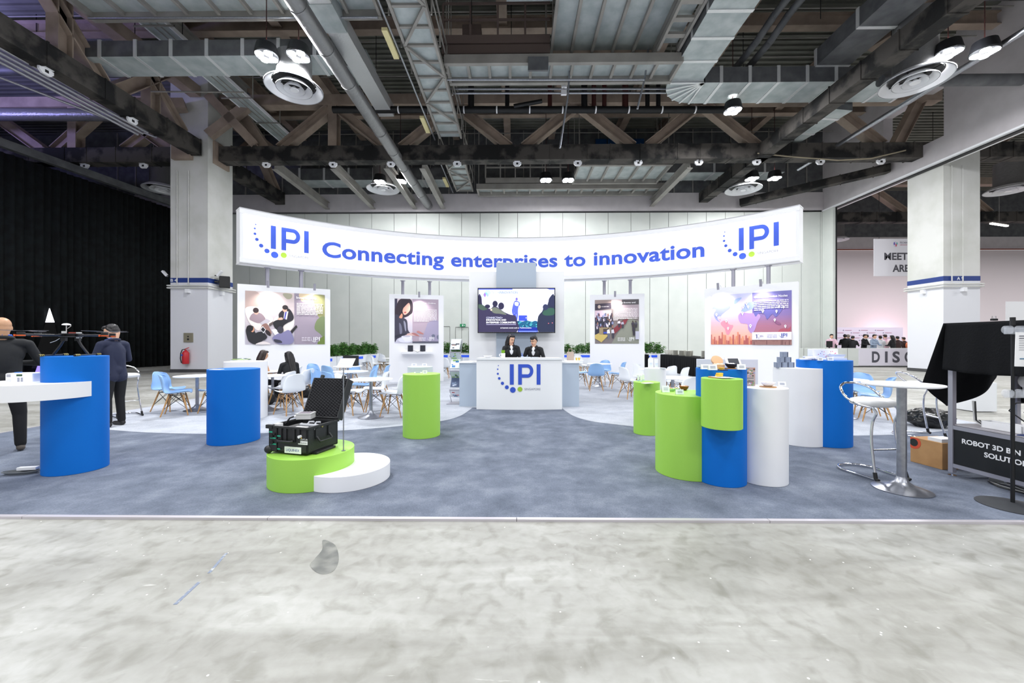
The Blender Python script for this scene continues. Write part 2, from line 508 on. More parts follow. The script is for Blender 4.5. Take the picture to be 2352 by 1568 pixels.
# right partition header and track
mb = MB()
XR = 19.45
mb.box(XR, XR + 0.5, 6, WY, 9.80, 10.85, wallu)
mb.box(XR, XR + 0.5, 6, 18.4, 10.85, 15.2, wallu)
mb.box(XR, XR + 0.5, 21.4, WY, 10.85, 15.2, wallu)
mb.box(XR, XR + 0.5, 18.4, 21.4, 13.3, 15.2, wallu)
struct('wall_right', mb)
mb = MB()
mb.box(XR - 0.06, XR + 0.56, 6, WY, 9.72, 9.80, whitem); mb.box(XR + 0.1, XR + 0.3, 6, WY, 9.66, 9.72, blackm)
mb.box(XR - 0.05, XR + 0.1, WY - 0.9, WY - 0.05, 0, 9.74, wallp); mb.box(XR + 0.1, XR + 0.16, WY - 0.95, WY - 0.03, 0, 9.74, blackm)
struct('trim_2', mb)
# neighbouring hall
pinkw = mat('far_wall', (232, 224, 228), 0.7)
mb = MB(); mb.box(19.9, 75, 36.5, 36.8, 0, 9.7, pinkw); mb.box(19.9, 75, 36.4, 36.8, 9.9, 10.9, wallu)
for x in (28.2, 28.9, 36.2, 46):
    mb.box(x, x + 0.05, 36.45, 36.5, 0, 9.7, seam)
copper = mat('copper_pipe', (150, 90, 74), 0.5, 0.3)
mb.tube([(20, 36.3, 9.75), (75, 36.3, 9.75)], 0.06, copper)
mb.box(19.9, 75, 36.5, 36.8, 10.9, 15.2, galvd)
struct('wall_far', mb)
mb = MB(); mb.box(19.9, 20.4, WY + 0.3, 36.5, 0, 15, wallu); struct('wall_divider', mb)
area('pink_uplight', (33.0, 35.3, 0.6), 1.0, 120, (1.0, 0.6, 0.75), rot=(radians(150), 0, 0))
for x in (26, 36, 48):
    area('neighbour_bay_light', (x, 27, 9.3), 2.0, 800, (1, 0.97, 0.98))
area('neighbour_bay_light', (30, 14, 9.3), 2.0, 700, (1, 0.98, 0.98))

# left drapery wall
mb = MB()
n = 330; vs = []
A = Vector((-23.1, 8.0)); B = Vector((-20.9, 25.4))
for i in range(n + 1):
    t = i / n; p = A.lerp(B, t)
    ph = t * 2 * pi * 58
    off = 0.10 * sin(ph + 0.8 * sin(t * 40)) + 0.05 * sin(ph * 0.37)
    for z in (0.02, 9.57): vs.append((p.x + off * (1.0 if z < 1 else 0.55), p.y, z))
mb.add(vs, [(2 * i, 2 * i + 2, 2 * i + 3, 2 * i + 1) for i in range(n)], mat('black_drape', (16, 22, 24), 0.85, spec=0.3, noise=(3, (9, 12, 14), 0.4, 0.6)))
o = mb.build('drape_curtain', smooth=180)
tag(o, 'tall black pleated curtain closing off the left side of the hall', 'curtain')
m_ = o.modifiers.new('thickness', 'SOLIDIFY'); m_.thickness = 0.02
mb = MB(); mb.box(-40, -23.6, 6, 26, 0, 9.3, mat('dark_void', (10, 11, 14), 0.9)); mb.box(-40.3, -40, 4, 40, 0, 15.2, mat('dark_void', (10, 11, 14), 0.9)); mb.box(-40, -21, 26, 26.3, 9, 15.2, galvd); struct('wall_left', mb)
mb = MB(); mb.bar((-22.6, 8, 9.8), (-20.6, 25.5, 9.8), 0.25, 0.35, galvd); struct('trim_3', mb)

# ------------------------------------------------------------------ roof deck
mb = MB()
mb.box(-40, 75, 4, 45, 15.2, 15.4, deckm)
for i in range(90):
    y = 7 + i * 0.33
    mb.box(-40, 75, y, y + 0.12, 15.1, 15.21, deckm)
struct('ceiling', mb)
mb = MB()
for i in range(13): # thin hanging conduits and cable under the deck
    y = 9.5 + i * 1.27
    mb.tube([(-22, y, 14.4 + 0.1 * (i % 3)), (19.5, y, 14.4 + 0.1 * (i % 3))], 0.025, greyst, n=6)
for i in range(26):
    x = -20 + i * 1.55 + RNG.uniform(-.4, .4)
    y = RNG.uniform(13, 19)
    mb.tube([(x, y, 15.1), (x, y, 13.0)], 0.015, blackm, n=5)
struct('ceiling_conduits', mb)
mb = MB()
for x in (-17.2, -13.8, -9.9, -3.9, -0.6, 2.2, 6.4, 9.1, 14.6, 17.6):
    mb.ibeam((x, 5, 14.75), (x, WY, 14.75), 0.4, 0.6, tan)
for y in (13.1, 16.4, 22.6):
    mb.ibeam((-23, y, 14.5), (19.8, y, 14.5), 0.35, 0.5, tan)
struct('roof_beams', mb)

# ------------------------------------------------------------------ trusses
def bracket(mb, c, ax):
    'white lifting lug under a chord: rounded plate with a dark eye'
    prof = [(-0.2, 0), (0.2, 0), (0.2, -0.1), (0.11, -0.2), (-0.11, -0.2), (-0.2, -0.1)]
    for off in (0.04,):
        P = []
        for s_ in (-off, off):
            for u, v in prof:
                P.append((c[0] + u, c[1] + s_, c[2] + v) if ax == 'x' else (c[0] + s_, c[1] + u, c[2] + v))
        n = 6
        mb.add(P, [tuple(range(n)), tuple(range(n, 2 * n))[::-1]] + [(i, n + i, n + (i + 1) % n, (i + 1) % n) for i in range(n)], whitem)
        if ax == 'x': mb.box(c[0] - 0.05, c[0] + 0.05, c[1] - 0.05, c[1] + 0.05, c[2] - 0.13, c[2] - 0.04, black)
        else: mb.box(c[0] - 0.05, c[0] + 0.05, c[1] - 0.05, c[1] + 0.05, c[2] - 0.13, c[2] - 0.04, black)
def truss(name, ax, fix, a, b, label, nodes, zc=10.66, zt=13.3, group=None, hh=0.72, verticals=()):
    root = empty(name, (fix if ax == 'y' else a, a if ax == 'y' else fix, 0), 0, label, 'roof truss', group)
    ox, oy = root.location.x, root.location.y
    def P(t, z): return (t - ox, fix - oy, z) if ax == 'x' else (fix - ox, t - oy, z)
    mb = MB(); mb.bar(P(a, zc), P(b, zc), 0.55, hh, darkst)
    k = 0; t = a + 0.6
    while t < b:  # wrapping bands and flanges
        mb.bar(P(t, zc), P(t + 0.06, zc), 0.6, hh + 0.05, darkst); t += 1.1 + (k % 3) * 0.35; k += 1
    mb.build('bottom_chord', root)
    mb = MB(); mb.bar(P(a, zt), P(b, zt), 0.5, 0.5, tan); mb.build('top_chord', root)
    for n0, n1 in nodes:
        mb = MB(); mb.ibeam(P(n0, zc + 0.3), P(n1, zt - 0.2), 0.42, 0.42, tan, t=0.04); mb.build('diagonal', root)
    for v in verticals:
        mb = MB(); mb.ibeam(P(v, zc + 0.3), P(v, zt - 0.2), 0.42, 0.42, tan, t=0.04); mb.build('vertical', root)
    return root
nodes = []
cx0 = D(1187, 340, 19.6)[0]
for k in range(-2, 4):
    c = cx0 + 6.02 * k
    if c + 0.3 < 19 and c > -14: nodes.append((c + 0.35, min(c + 3.0, 19.5)))
    if c > -13: nodes.append((c - 0.35, max(c - 3.0, -13.9)))
truss('roof_truss', 'x', 19.6, -14.6, 20.4, 'wide roof truss with dark wrapped bottom chord spanning above the booth', nodes, verticals=(cx0 - 9.03, ))
nodes = [(-17.2, -20.2), (-19.5, -16.6), (-23.0, -20.6), (-25.4, -28), (-23.6, -26.6)]
truss('roof_truss', 'x', 19.62, -36, -16.3, 'roof truss left of the B4 column above the black curtain', nodes, verticals=(-22.0,))
nodes = [(17.9, 15.6), (14.9, 17.0), (14.4, 12.4), (9.0, 11.4), (8.5, 6.2)]
truss('roof_truss', 'y', -15.25, 5.0, 18.7, 'dark roof truss running from overhead to the front of the B4 column', nodes, verticals=(13.1, 16.4))
truss('roof_truss', 'y', -15.25, 20.45, WY, 'short dark roof truss behind the B4 column', [(21, 23), (25, 23)])
truss('roof_truss', 'x', 19.6, 22.0, 60, 'roof truss above the neighbouring hall right of the A9 column', [(23, 26), (29, 26), (29.5, 32.5), (35, 32.5)])
truss('roof_truss', 'x', 30.0, 20.5, 60, 'farther roof truss of the neighbouring hall above the hanging sign', [(23, 26), (29, 26), (29.5, 32.5), (35, 32.5)])
lug = None
for px in (612, 765, 898, 1050, 1188, 1327, 1466, 1605, 1738, 1884, 2023, 195, 330):
    x = D(px, 373, 19.6)[0]
    mb = MB(); bracket(mb, (0, 0, 0), 'x')
    mb.bar((-0.14, 0, 0.01), (0.14, 0, 0.01), 0.25, 0.02, whitem)
    o = mb.build('lifting_lug', loc=(x, 19.6, 10.29)); tag(o, 'white lifting lug plate hanging under the long roof chord', 'lifting lug', 'lifting lugs under the roof chords')
for yy in (9.9, 12.7, 15.6):
    mb = MB(); bracket(mb, (0, 0, 0), 'y')
    mb.bar((0, -0.14, 0.01), (0, 0.14, 0.01), 0.25, 0.02, whitem)
    o = mb.build('lifting_lug', loc=(-15.25, yy, 10.29)); tag(o, 'white lifting lug plate under the dark truss left of the B4 column', 'lifting lug', 'lifting lugs under the left truss')

def beam(a, b, wd, ht, m, label, kind='bar', name='roof_beam', cat='beam', group=None):
    c = Vector(a); mb = MB()
    e = Vector(b) - c
    (mb.ibeam if kind == 'i' else mb.bar)((0, 0, 0), e, wd, ht, m)
    if kind == 'bar' and m is darkst:
        L = e.length; t = 0.8
        while t < L:
            mb.bar(e * (t / L), e * ((t + 0.05) / L), wd + 0.05, ht + 0.05, m); t += 1.35
    o = mb.build(name, loc=a); return tag(o, label, cat, group)
beam((11.85, 6, 10.6), (11.85, WY - 0.1, 10.6), 0.55, 0.6, darkst, 'thick dark wrapped beam crossing the roof above the right side of the booth')
a = D(1700, 466, WY - 0.3); b_ = DX(2045, 386, XR - 0.02)
beam(a, b_, 0.45, 0.4, darkst, 'dark slanting brace running from the back wall to the right header')
for i, x in enumerate((-12.2, -9.25, -6.55, -4.75)):
    beam((x, 19.9, 10.35), (x, WY - 0.05, 10.2), 0.28, 0.42, greyst, 'grey I-beam ending on the back wall left of the walkway', 'i', group='grey I-beams ending on the back wall')
beam((-13.0, 8, 13.4), (-13.0, 19.0, 13.4), 0.35, 0.5, greyst, 'grey I-beam high above the cable tray on the left', 'i')
beam((8.6, 19.9, 10.3), (8.6, WY - 0.05, 10.3), 0.28, 0.42, greyst, 'grey I-beam ending on the back wall above the right half of the sign', 'i')
beam((14.8, 16.9, 13.9), (18.9, 6.2, 13.9), 0.5, 0.5, tan, 'tan roof beam running diagonally above the right ducts', 'i')

# ------------------------------------------------------------------ pipes
def pipe(pts, r, m, label, name='pipe', cat='pipe', group=None, bands=None):
    c = Vector(pts[0]); mb = MB()
    P = [Vector(p) - c for p in pts]
    mb.tube(P, r, m, n=14)
    if bands:
        for i in range(len(P) - 1):
            L = (P[i + 1] - P[i]).length; k = int(L / bands)
            d = (P[i + 1] - P[i]).normalized()
            for j in range(1, k + 1):
                q = P[i] + d * (j * bands)
                mb.tube([q, q + d * 0.06], r * 1.06, whitem if m is blackm else m, n=14)
    o = mb.build(name, smooth=40, loc=pts[0]); return tag(o, label, cat, group)
pipe([(-6.05, 6, 10.75), (-5.95, 15.5, 10.6), (-5.65, WY - 0.2, 10.15)], 0.26, foild, 'round foil-wrapped pipe sloping down to the back wall left of the walkway', bands=1.6)
pl = D(765, 252, 18.2); pr = D(1668, 252, 18.2)
pipe([pl, pr], 0.15, blackm, 'long black pipe with silver clamps crossing under the roof', bands=1.5)
dred = mat('dark_red_pipe', (62, 26, 24), 0.5)
for i, px in enumerate((1082, 1165, 1263, 1342, 1364, 1388, 1436, 1487, 1512)):
    a = D(px, 250, 18.2); 
    pipe([a, (a[0], a[1], 14.6)], 0.1 if i % 3 else 0.14, dred if i in (2, 4, 5, 6) else blackm, 'short dark riser standing on the long black pipe', group='risers on the black pipe')
pipe([D(1180, 244, 18.0), D(1245, 232, 18.0)], 0.09, blackm, 'black branch pipe leaning above the long black pipe')
for z, a, b_ in ((12.0, (1010, 204), (1530, 204)), (12.0, (1040, 214), (1530, 213))):
    pipe([D(a[0], a[1], 16.5), D(b_[0], b_[1], 16.5)], 0.045, steel, 'thin galvanised conduit crossing behind the hanging platform', group='thin conduits behind the platform')
pipe([(9.25, 6, 13.2), (9.25, 14.4, 13.2), (8.9, 14.9, 12.6), (8.9, 16.5, 12.6)], 0.13, galvd, 'grey twin conduit with a kink right of the duct elbow', group='twin kinked conduits')
pipe([(9.75, 6, 13.2), (9.75, 14.4, 13.2), (9.4, 14.9, 12.6), (9.4, 16.5, 12.6)], 0.13, galvd, 'grey twin conduit with a kink right of the duct elbow', group='twin kinked conduits')
pipe([(15.4, 7.2, 10.9), (15.4, 22, 10.9)], 0.1, steel, 'bright galvanised pipe under the right ducts')
pipe([(13.6, 12.8, 12.5), (17.0, 12.8, 12.5), (17.3, 12.4, 12.3), (17.3, 12.2, 11.5)], 0.2, blackm, 'fat black pipe with an elbow beside the right floodlights')
pipe([(13.7, 15.2, 11.3), (19.0, 15.2, 11.3)], 0.2, galvd, 'dark grey capped pipe reaching the right header')
conduit_l = mat('lit_conduit', (200, 200, 210), 0.3, 0.5)
for k in range(4):
    pipe([(-17.0 - 0.22 * k, 7, 11.0 - 0.04 * k), (-16.2 - 0.22 * k, 17.5, 10.8 - 0.04 * k)], 0.06, conduit_l, 'slim metal conduit in a bundle under the left truss', group='conduit bundle under the left truss')
pipe([(-38, 15.5, 12.2), (-16.4, 15.5, 12.2)], 0.2, galvd, 'thick grey pipe crossing above the black curtain')
pipe([(-38, 17.3, 11.6), (-17.6, 17.6, 11.6)], 0.26, foild, 'crumpled foil duct lying above the black curtain')
pipe([D(1740, 352, 19.2), D(1820, 360, 19.2), D(1925, 368, 19.2), D(2000, 364, 19.2), D(2080, 345, 19.2)], 0.03, mat('rope', (150, 140, 120), 0.8), 'sagging pale cable along the long roof chord', name='cable', cat='cable')
pipe([(13.2, 7, 11.4), (12.4, 16, 11.4)], 0.05, greyst, 'thin conduit beside the dark wrapped beam')
for px, py0, py1, Y in ((1312, 110, 340, 15.0), (1490, 100, 250, 15.0)):
    pipe([D(px, py0, Y), D(px - 8, (py0 + py1) / 2, Y), D(px - 26, py1, Y)], 0.035, steel, 'thin steel hanger rod beside the hanging platform', name='hanger_rod', cat='rod', group='thin hanger rods')

pipe([D(203, 42, 13.2), D(868, 40, 13.2)], 0.035, steel, 'bright steel pipe along the edge of the top left platform')
pipe([D(1000, 183, 14.9), D(1480, 183, 14.9)], 0.035, steel, 'bright steel pipe under the edge of the long narrow platform')
pipe([D(560, 212, 16.2), D(330, 210, 16.2)], 0.03, greyst, 'thin conduit crossing in front of the B4 column head')
pipe([(-20.5, 13.5, 11.6), (-17.2, 18.8, 11.2)], 0.05, conduit_l, 'slim lit conduit above the black curtain')
for px, py, lb in ((1296, 196, 'upper'), (1295, 213, 'lower')):
    p = D(px, py, 15.9); o = MB().box(-.11, .11, -.05, .05, -.09, .09, whitem).tube([(0, 0, .09), (0, 0, 15.1 - p[2])], .012, greyst, n=5).build('sensor_box', loc=p, bevel=.01); tag(o, lb + ' small white sensor box hanging behind the long narrow platform', 'sensor')
p = D(1236, 147, 14.1); o = MB().box(-.36, .36, -.04, .04, -.24, .24, galvd).build('junction_plate', loc=p); tag(o, 'grey junction plate on the front of the long narrow platform', 'plate')
# ------------------------------------------------------------------ ducts
def duct(a, b, wd, ht, label, step=1.27, m=galv, side=galvd, name='air_duct'):
    'rectangular duct with flange strips; a, b centre line'
    root = empty(name, a, 0, label, 'duct')
    e = Vector(b) - Vector(a); L = e.length; d = e / L; r = d.cross(Vector((0, 0, 1))).normalized()
    mb = MB(); mb.bar((0, 0, 0), e, wd, ht, side); mb.build('duct_body', root)
    mb = MB()
    mb.bar(Vector((0, 0, -ht / 2 - 0.004)), e + Vector((0, 0, -ht / 2 - 0.004)), wd, 0.008, m); mb.build('underside', root)
    t = step * 0.5
    while t < L:
        mb = MB(); mb.bar(d * t, d * (t + 0.12), wd + 0.05, ht + 0.06, foil)
        mb.build('flange', root); t += step
    return root
a0 = D(150, 122, 13.86); 
duct((-15.4, 14.38, 11.78), (-6.5, 14.38, 11.78), 1.05, 0.56, 'long grey rectangular duct with silver flanges left of the floodlights')
duct((6.5, 5, 11.85), (6.5, 15.6, 11.85), 1.35, 0.6, 'light grey duct running overhead into a rounded elbow', 1.1)
duct((7.3, 16.2, 11.8), (15.6, 16.2, 11.8), 1.35, 0.6, 'light grey crossing duct with diagonal-looking silver flanges on the right', 1.1)
duct((12.15, 5, 12.4), (12.15, 15.6, 12.4), 1.25, 0.62, 'dark grey duct dropping to the crossing duct on the right', 1.9, m=galvd)
duct((13.7, 16.9, 11.4), (13.0, 21.5, 11.3), 0.9, 0.4, 'small light duct sloping away behind the large diffuser', 1.2)
duct((-19.8, 6, 10.9), (-18.6, 13.2, 10.9), 1.5, 0.5, 'violet-lit duct in the top left corner under the roof', 1.6, m=whitem)
duct((-14, 24.6, 11.6), (-4.4, 24.6, 11.6), 1.2, 0.7, 'dark duct crossing behind the long roof chord above the left of the sign', 1.5)
duct((5.0, 24.6, 11.9), (16, 24.6, 11.9), 1.2, 0.6, 'dark duct crossing behind the long roof chord above the right of the sign', 1.5)
# elbow
mb = MB(); root = empty('duct_elbow', (7.2, 15.5, 11.8), 0, 'rounded light grey duct elbow with fanned silver seams', 'duct')
n = 5; R_ = 1.36
ctr = (0.02, 0.0)
for k in range(n):
    a0, a1 = pi - (pi / 2) * k / n, pi - (pi / 2) * (k + 1) / n
    P = [(ctr[0], ctr[1])] + [(ctr[0] + R_ * cos(t), ctr[1] + R_ * sin(t)) for t in (a0, (a0 + a1) / 2, a1)]
    mb.prism(P, -0.3, 0.3, galv)
mb.build('duct_body', root)
for k in range(n + 1):
    a0 = pi - (pi / 2) * k / n
    mb = MB(); mb.bar((ctr[0], ctr[1], -0.33), (ctr[0] + R_ * cos(a0), ctr[1] + R_ * sin(a0), -0.33), 0.07, 0.05, foil); mb.build('seam', root)
# foil duct
root = empty('foil_duct', (-6.35, 8, 12.6), 0, 'shiny foil-wrapped duct beside the round pipe left of the walkway', 'duct')
mb = MB(); mb.bar((0, 0, 0), (0.25, 10.6, -0.35), 0.7, 0.5, foil); mb.build('duct_body', root)
for t in (2.2, 4.6, 7.4):
    mb = MB(); mb.bar((0.05, t, -0.1), (0.06, t + 1.1, -0.16), 0.86, 0.66, galv); mb.build('joint_box', root)
# cable tray
root = empty('cable_tray', (-12.9, 9, 12.75), 0, 'pale perforated cable tray running toward the back wall on the left', 'cable tray')
mb = MB()
mb.box(-0.45, 0.45, 0, 13.6, 0, 0.02, galv); mb.box(-0.47, -0.43, 0, 13.6, -0.03, 0.12, whitem); mb.box(0.43, 0.47, 0, 13.6, -0.03, 0.12, whitem)
mb.box(-0.12, -0.08, 0, 13.6, -0.02, 0.02, greyst); mb.box(0.12, 0.16, 0, 13.6, -0.02, 0.02, greyst)
mb.build('tray', root)
for k in range(6):
    mb = MB(); mb.box(-0.75, 0.75, 0.8 + k * 2.1, 0.84 + k * 2.1, -0.08, -0.03, greyst)
    mb.box(0.7, 0.74, 0.8 + k * 2.1, 0.84 + k * 2.1, -0.08, 1.0, greyst); mb.build('hanger', root)

# ------------------------------------------------------------------ maintenance walkway
def catwalk(x0, x1, ya, yb, z, label, tubes):
    root = empty('walkway', (x0, ya, z), 0, label, 'walkway')
    W = x1 - x0; L = yb - ya
    mb = MB(); mb.box(0.06, W - 0.06, 0, L, 0.10, 0.12, galv); mb.build('deck_plate', root)
    for x in (0, W - 0.09):
        mb = MB(); mb.box(x, x + 0.09, 0, L, 0, 0.2, greyst); mb.build('side_channel', root)
    k = 0; y = 0.35
    while y < L:
        mb = MB(); mb.box(0.05, W - 0.05, y, y + 0.09, 0.03, 0.10, greyst); mb.build('cross_bar', root)
        if k % 2 == 0 and y + 1.6 < L:
            s_ = (k // 2) % 2
            mb = MB(); mb.bar((0.06 if s_ else W - 0.06, y, 0.0), (W - 0.06 if s_ else 0.06, y + 1.5, 0.0), 0.09, 0.06, greyst); mb.build('brace', root)
        y += 0.78; k += 1
    for x in (-0.12, W + 0.06):
        mb = MB(); mb.tube([(x, 0, 1.1), (x, L, 1.1)], 0.03, greyst, n=6); mb.tube([(x, 0, 0.6), (x, L, 0.6)], 0.025, greyst, n=6)
        yy = 0
        while yy < L: mb.tube([(x, yy, 0.1), (x, yy, 1.1)], 0.03, greyst, n=6); yy += 1.3
        mb.build('handrail', root)
    mb = MB(); mb.tube([(-0.2, 0, -0.05), (-0.2, L, -0.05)], 0.035, steel, n=8); mb.build('conduit', root)
    for y in (0.4, L - 0.4):
        for x in (-0.1, W + 0.1):
            mb = MB(); mb.tube([(x, y, 0.1), (x, y, 15.12 - z)], 0.02, greyst, n=6); mb.build('hanger_rod', root)
    yel = mat('yellowed_diffuser', (226, 214, 160), 0.5)
    for t in tubes:
        mb = MB(); mb.box(-0.45, -0.27, t, t + 1.25, -0.12, -0.02, yel); mb.build('batten_lamp', root)
    return root
catwalk(-3.72, -2.62, 8.0, 19.0, 11.15, 'narrow steel maintenance walkway with cross braces hanging above the booth', (4.2, 9.0))
catwalk(-3.85, -2.75, 20.1, WY - 0.4, 10.95, 'farther end of the steel walkway reaching the back wall', (2.8,))

# hanging platforms
def ribbed(x0, x1, y0, y1, z, nrib, label, edge_m=tan, panel=galv, name='hanging_platform'):
    root = empty(name, (x0, y0, z), 0, label, 'platform')
    W = x1 - x0; L = y1 - y0
    mb = MB(); mb.box(0, W, 0, L, 0.12, 0.15, panel); mb.build('sheet', root)
    for i in range(nrib + 1):
        x = W * i / nrib
        mb = MB(); mb.box(x - 0.05, x + 0.05, 0, L, -0.02 if i % nrib else -0.1, 0.12, greyst); mb.build('rib', root)
    for x in (0.05, W - 0.05):
        for y in (0.3, L - 0.3):
            mb = MB(); mb.tube([(x, y, 0.1), (x, y, 15.12 - z)], 0.02, greyst, n=6); mb.build('hanger_rod', root)
    for y in (0, L):
        mb = MB(); mb.box(-0.05, W + 0.05, y - 0.08, y + 0.08, -0.12, 0.2, edge_m); mb.build('edge_channel', root)
    return root
ribbed(1.28, 5.1, 5.0, 15.1, 12.3, 5, 'large ribbed galvanised platform hanging overhead in the middle', edge_m=tan)
ribbed(-2.55, 5.85, 14.25, 15.35, 11.5, 11, 'long narrow ribbed platform with steel edge in front of the trusses', edge_m=greyst)
ribbed(-0.3, 1.15, 5, 13.3, 13.0, 2, 'plain light steel plate hanging left of the ribbed platform', edge_m=galv)
ribbed(-14.4, -4.6, 5.0, 13.4, 12.5, 9, 'wide ribbed platform at the top left with a grey steel edge', edge_m=greyst)
ribbed(3.3, 8.2, 21.2, 23.6, 10.9, 6, 'far ribbed platform behind the long roof chord above the sign', edge_m=greyst)
ribbed(-2.4, 8.8, 24.0, 25.1, 10.75, 14, 'low ribbed gantry floor in front of the upper back wall', edge_m=greyst)
# ladder tray right of the platform
root = empty('ladder_tray', (4.95, 5, 11.75), 0, 'grey ladder-like walkway between the ribbed platform and the light duct', 'walkway')
for x in (0, 0.72):
    mb = MB(); mb.box(x, x + 0.09, 0, 9.2, 0, 0.2, greyst); mb.build('side_rail', root)
mb = MB(); mb.box(0.09, 0.72, 0, 9.2, 0.3, 0.32, galv); mb.build('plate', root)
for k in range(13):
    mb = MB(); mb.box(0.05, 0.76, 0.3 + k * 0.68, 0.48 + k * 0.68, 0.05, 0.14, greyst); mb.build('rung', root)
# gantry railing in the upper middle
def railing(x0, x1, Y, z, label, m=greyst, h=1.2, step=1.0):
    root = empty('gantry_railing', (x0, Y, z), 0, label, 'railing')
    mb = MB()
    for k in (0, h * .5, h): mb.bar((0, 0, k), (x1 - x0, 0, k), 0.06, 0.07, m)
    mb.build('rail', root)
    x = 0
    while x <= x1 - x0 + 0.01:
        mb = MB(); mb.bar((x, 0, 0), (x, 0, h), 0.07, 0.07, m); mb.build('post', root); x += step
    mb = MB(); mb.box(0, x1 - x0, -0.08, 0.08, -0.3, 0, m); mb.build('toe_beam', root)
    return root
brown = mat('brown_steel', (98, 84, 80), 0.65)
ribbed(-2.7, 1.15, 14.6, 15.6, 12.1, 3, 'dark grated bay floor beside the walkway', edge_m=brown, panel=galvd)
railing(-2.7, 1.2, 14.55, 12.62, 'brown gantry railing in the dark bay beside the walkway', brown)
railing(-1.9, 3.0, 24.0, 11.3, 'grey gantry railing above the far gantry floor', greyst, 1.3, 0.9)
# equipment cabinet and black hoist in the bay
o = MB().box(-0.35, 0.35, -0.2, 0.2, 0, 1.1, brown).build('equipment_cabinet', loc=(-1.7, 15.1, 12.26), bevel=0.02); tag(o, 'brown steel equipment cabinet behind the gantry railing', 'cabinet')
o = MB().box(-0.5, 0.5, -0.4, 0.4, 0, 0.7, black).build('hoist_box', loc=(-1.3, 12.0, 13.3), bevel=0.02); tag(o, 'black hoist box hanging at the top middle edge', 'hoist')

# ------------------------------------------------------------------ ceiling diffusers
def diffuser(px, py, label, z=10.2, r=0.92, neck=1.6):
    root = empty('ceiling_diffuser', G(px, py, z), 0, label, 'air diffuser', 'round air diffusers under the roof')
    for k, (ra, rb, h) in enumerate(((r, r * .78, 0.0), (r * .62, r * .44, -0.02), (r * .36, r * .22, -0.04))):
        mb = MB(); mb.lathe([(ra, h), (ra, h + 0.03), (rb * 1.0, h + 0.2), (rb * 0.96, h + 0.19), (ra * 0.97, h)], whitem, n=40)
        mb.build('ring' if k else 'outer_ring', root, smooth=40)
    mb = MB(); mb.lathe([(0, -0.05), (r * .14, -0.05), (r * .16, -0.02), (0.02, 0.1)], whitem, n=24); mb.build('centre_cone', root, smooth=40)
    mb = MB()
    for k in range(4):
        a = k * pi / 2 + 0.4; mb.bar((0.03 * cos(a), 0.03 * sin(a), 0.14), (r * .74 * cos(a), r * .74 * sin(a), 0.17), 0.03, 0.03, blackm)
    mb.build('spider_bracket', root)
    mb = MB(); mb.lathe([(r * .72, 0.17), (r * .6, 0.45), (r * .6, neck)], foild, n=28); mb.lathe([(r * .7, 0.22), (0.0, 0.24)], blackm, n=28)
    mb.build('duct_neck', root, smooth=40)
    return root
diffuser(676, 205, 'large white round diffuser below the left pair of floodlights', neck=1.1)
diffuser(2102, 188, 'large white round diffuser at the upper right below the floodlights', r=0.95, neck=2.2)
diffuser(880, 435, 'smaller-looking white round diffuser above the left of the sign')
diffuser(1707, 436, 'white round diffuser above the right end of the sign', r=0.96)
diffuser(372, 436, 'white round diffuser peeping out left of the B4 column')
diffuser(2316, 438, 'white round diffuser right of the A9 column', r=1.0)
diffuser(1921, 552, 'distant white round diffuser above the hanging meeting sign', r=0.9)

# ------------------------------------------------------------------ floodlights
lampglow = mat('lamp_glass', (255, 255, 255), 0.3, emit=120)
def flood(px, py, Y, label, power, rod=1.6, sc=1.45):
    p = D(px, py, Y)
    root = empty('floodlight', p, 0, label, 'floodlight', 'hanging floodlights')
    mb = MB(); mb.lathe([(0.05 * sc, 0.3 * sc), (0.2 * sc, 0.25 * sc), (0.25 * sc, 0.02 * sc), (0.23 * sc, 0.0)], blackm, n=20); mb.build('housing', root, smooth=40)
    for dx, dy in ((-1, -1), (1, -1), (-1, 1), (1, 1)):
        mb = MB(); mb.cyl((dx * .1 * sc, dy * .1 * sc, -0.02), 0.085 * sc, 0.03, lampglow, n=14); mb.build('lamp_lens', root)
    mb = MB(); mb.tube([(0, 0, 0.28 * sc), (0, 0, 15.12 - p[2])], 0.015, dred, n=6); mb.build('suspension_rod', root)
    area('floodlight_lamp', (p[0], p[1], p[2] - 0.06), 0.45 * sc, power, (0.97, 0.985, 1.0))
for px, py, Y, lb in ((612, 130, 12.9, 'left lamp of the bright pair above the large left diffuser'),
                      (686, 130, 12.9, 'right lamp of the bright pair above the large left diffuser'),
                      (2178, 124, 12.9, 'left lamp of the bright pair above the large right diffuser'),
                      (2262, 122, 12.9, 'right lamp of the bright pair above the large right diffuser'),
                      (1683, 255, 16.4, 'single bright floodlight hanging below the crossing duct')):
    flood(px, py, Y, lb, 480)
for px, py, lb in ((873, 418, 'left lamp of the small pair over the left far diffuser'), (920, 417, 'right lamp of the small pair over the left far diffuser'),
                   (1254, 414, 'left lamp of the small pair above the middle of the sign'), (1305, 414, 'right lamp of the small pair above the middle of the sign'),
                   (1727, 411, 'left lamp of the small pair over the right far diffuser'), (1779, 410, 'right lamp of the small pair over the right far diffuser')):
    flood(px, py, 21.8, lb, 230, rod=4.6)

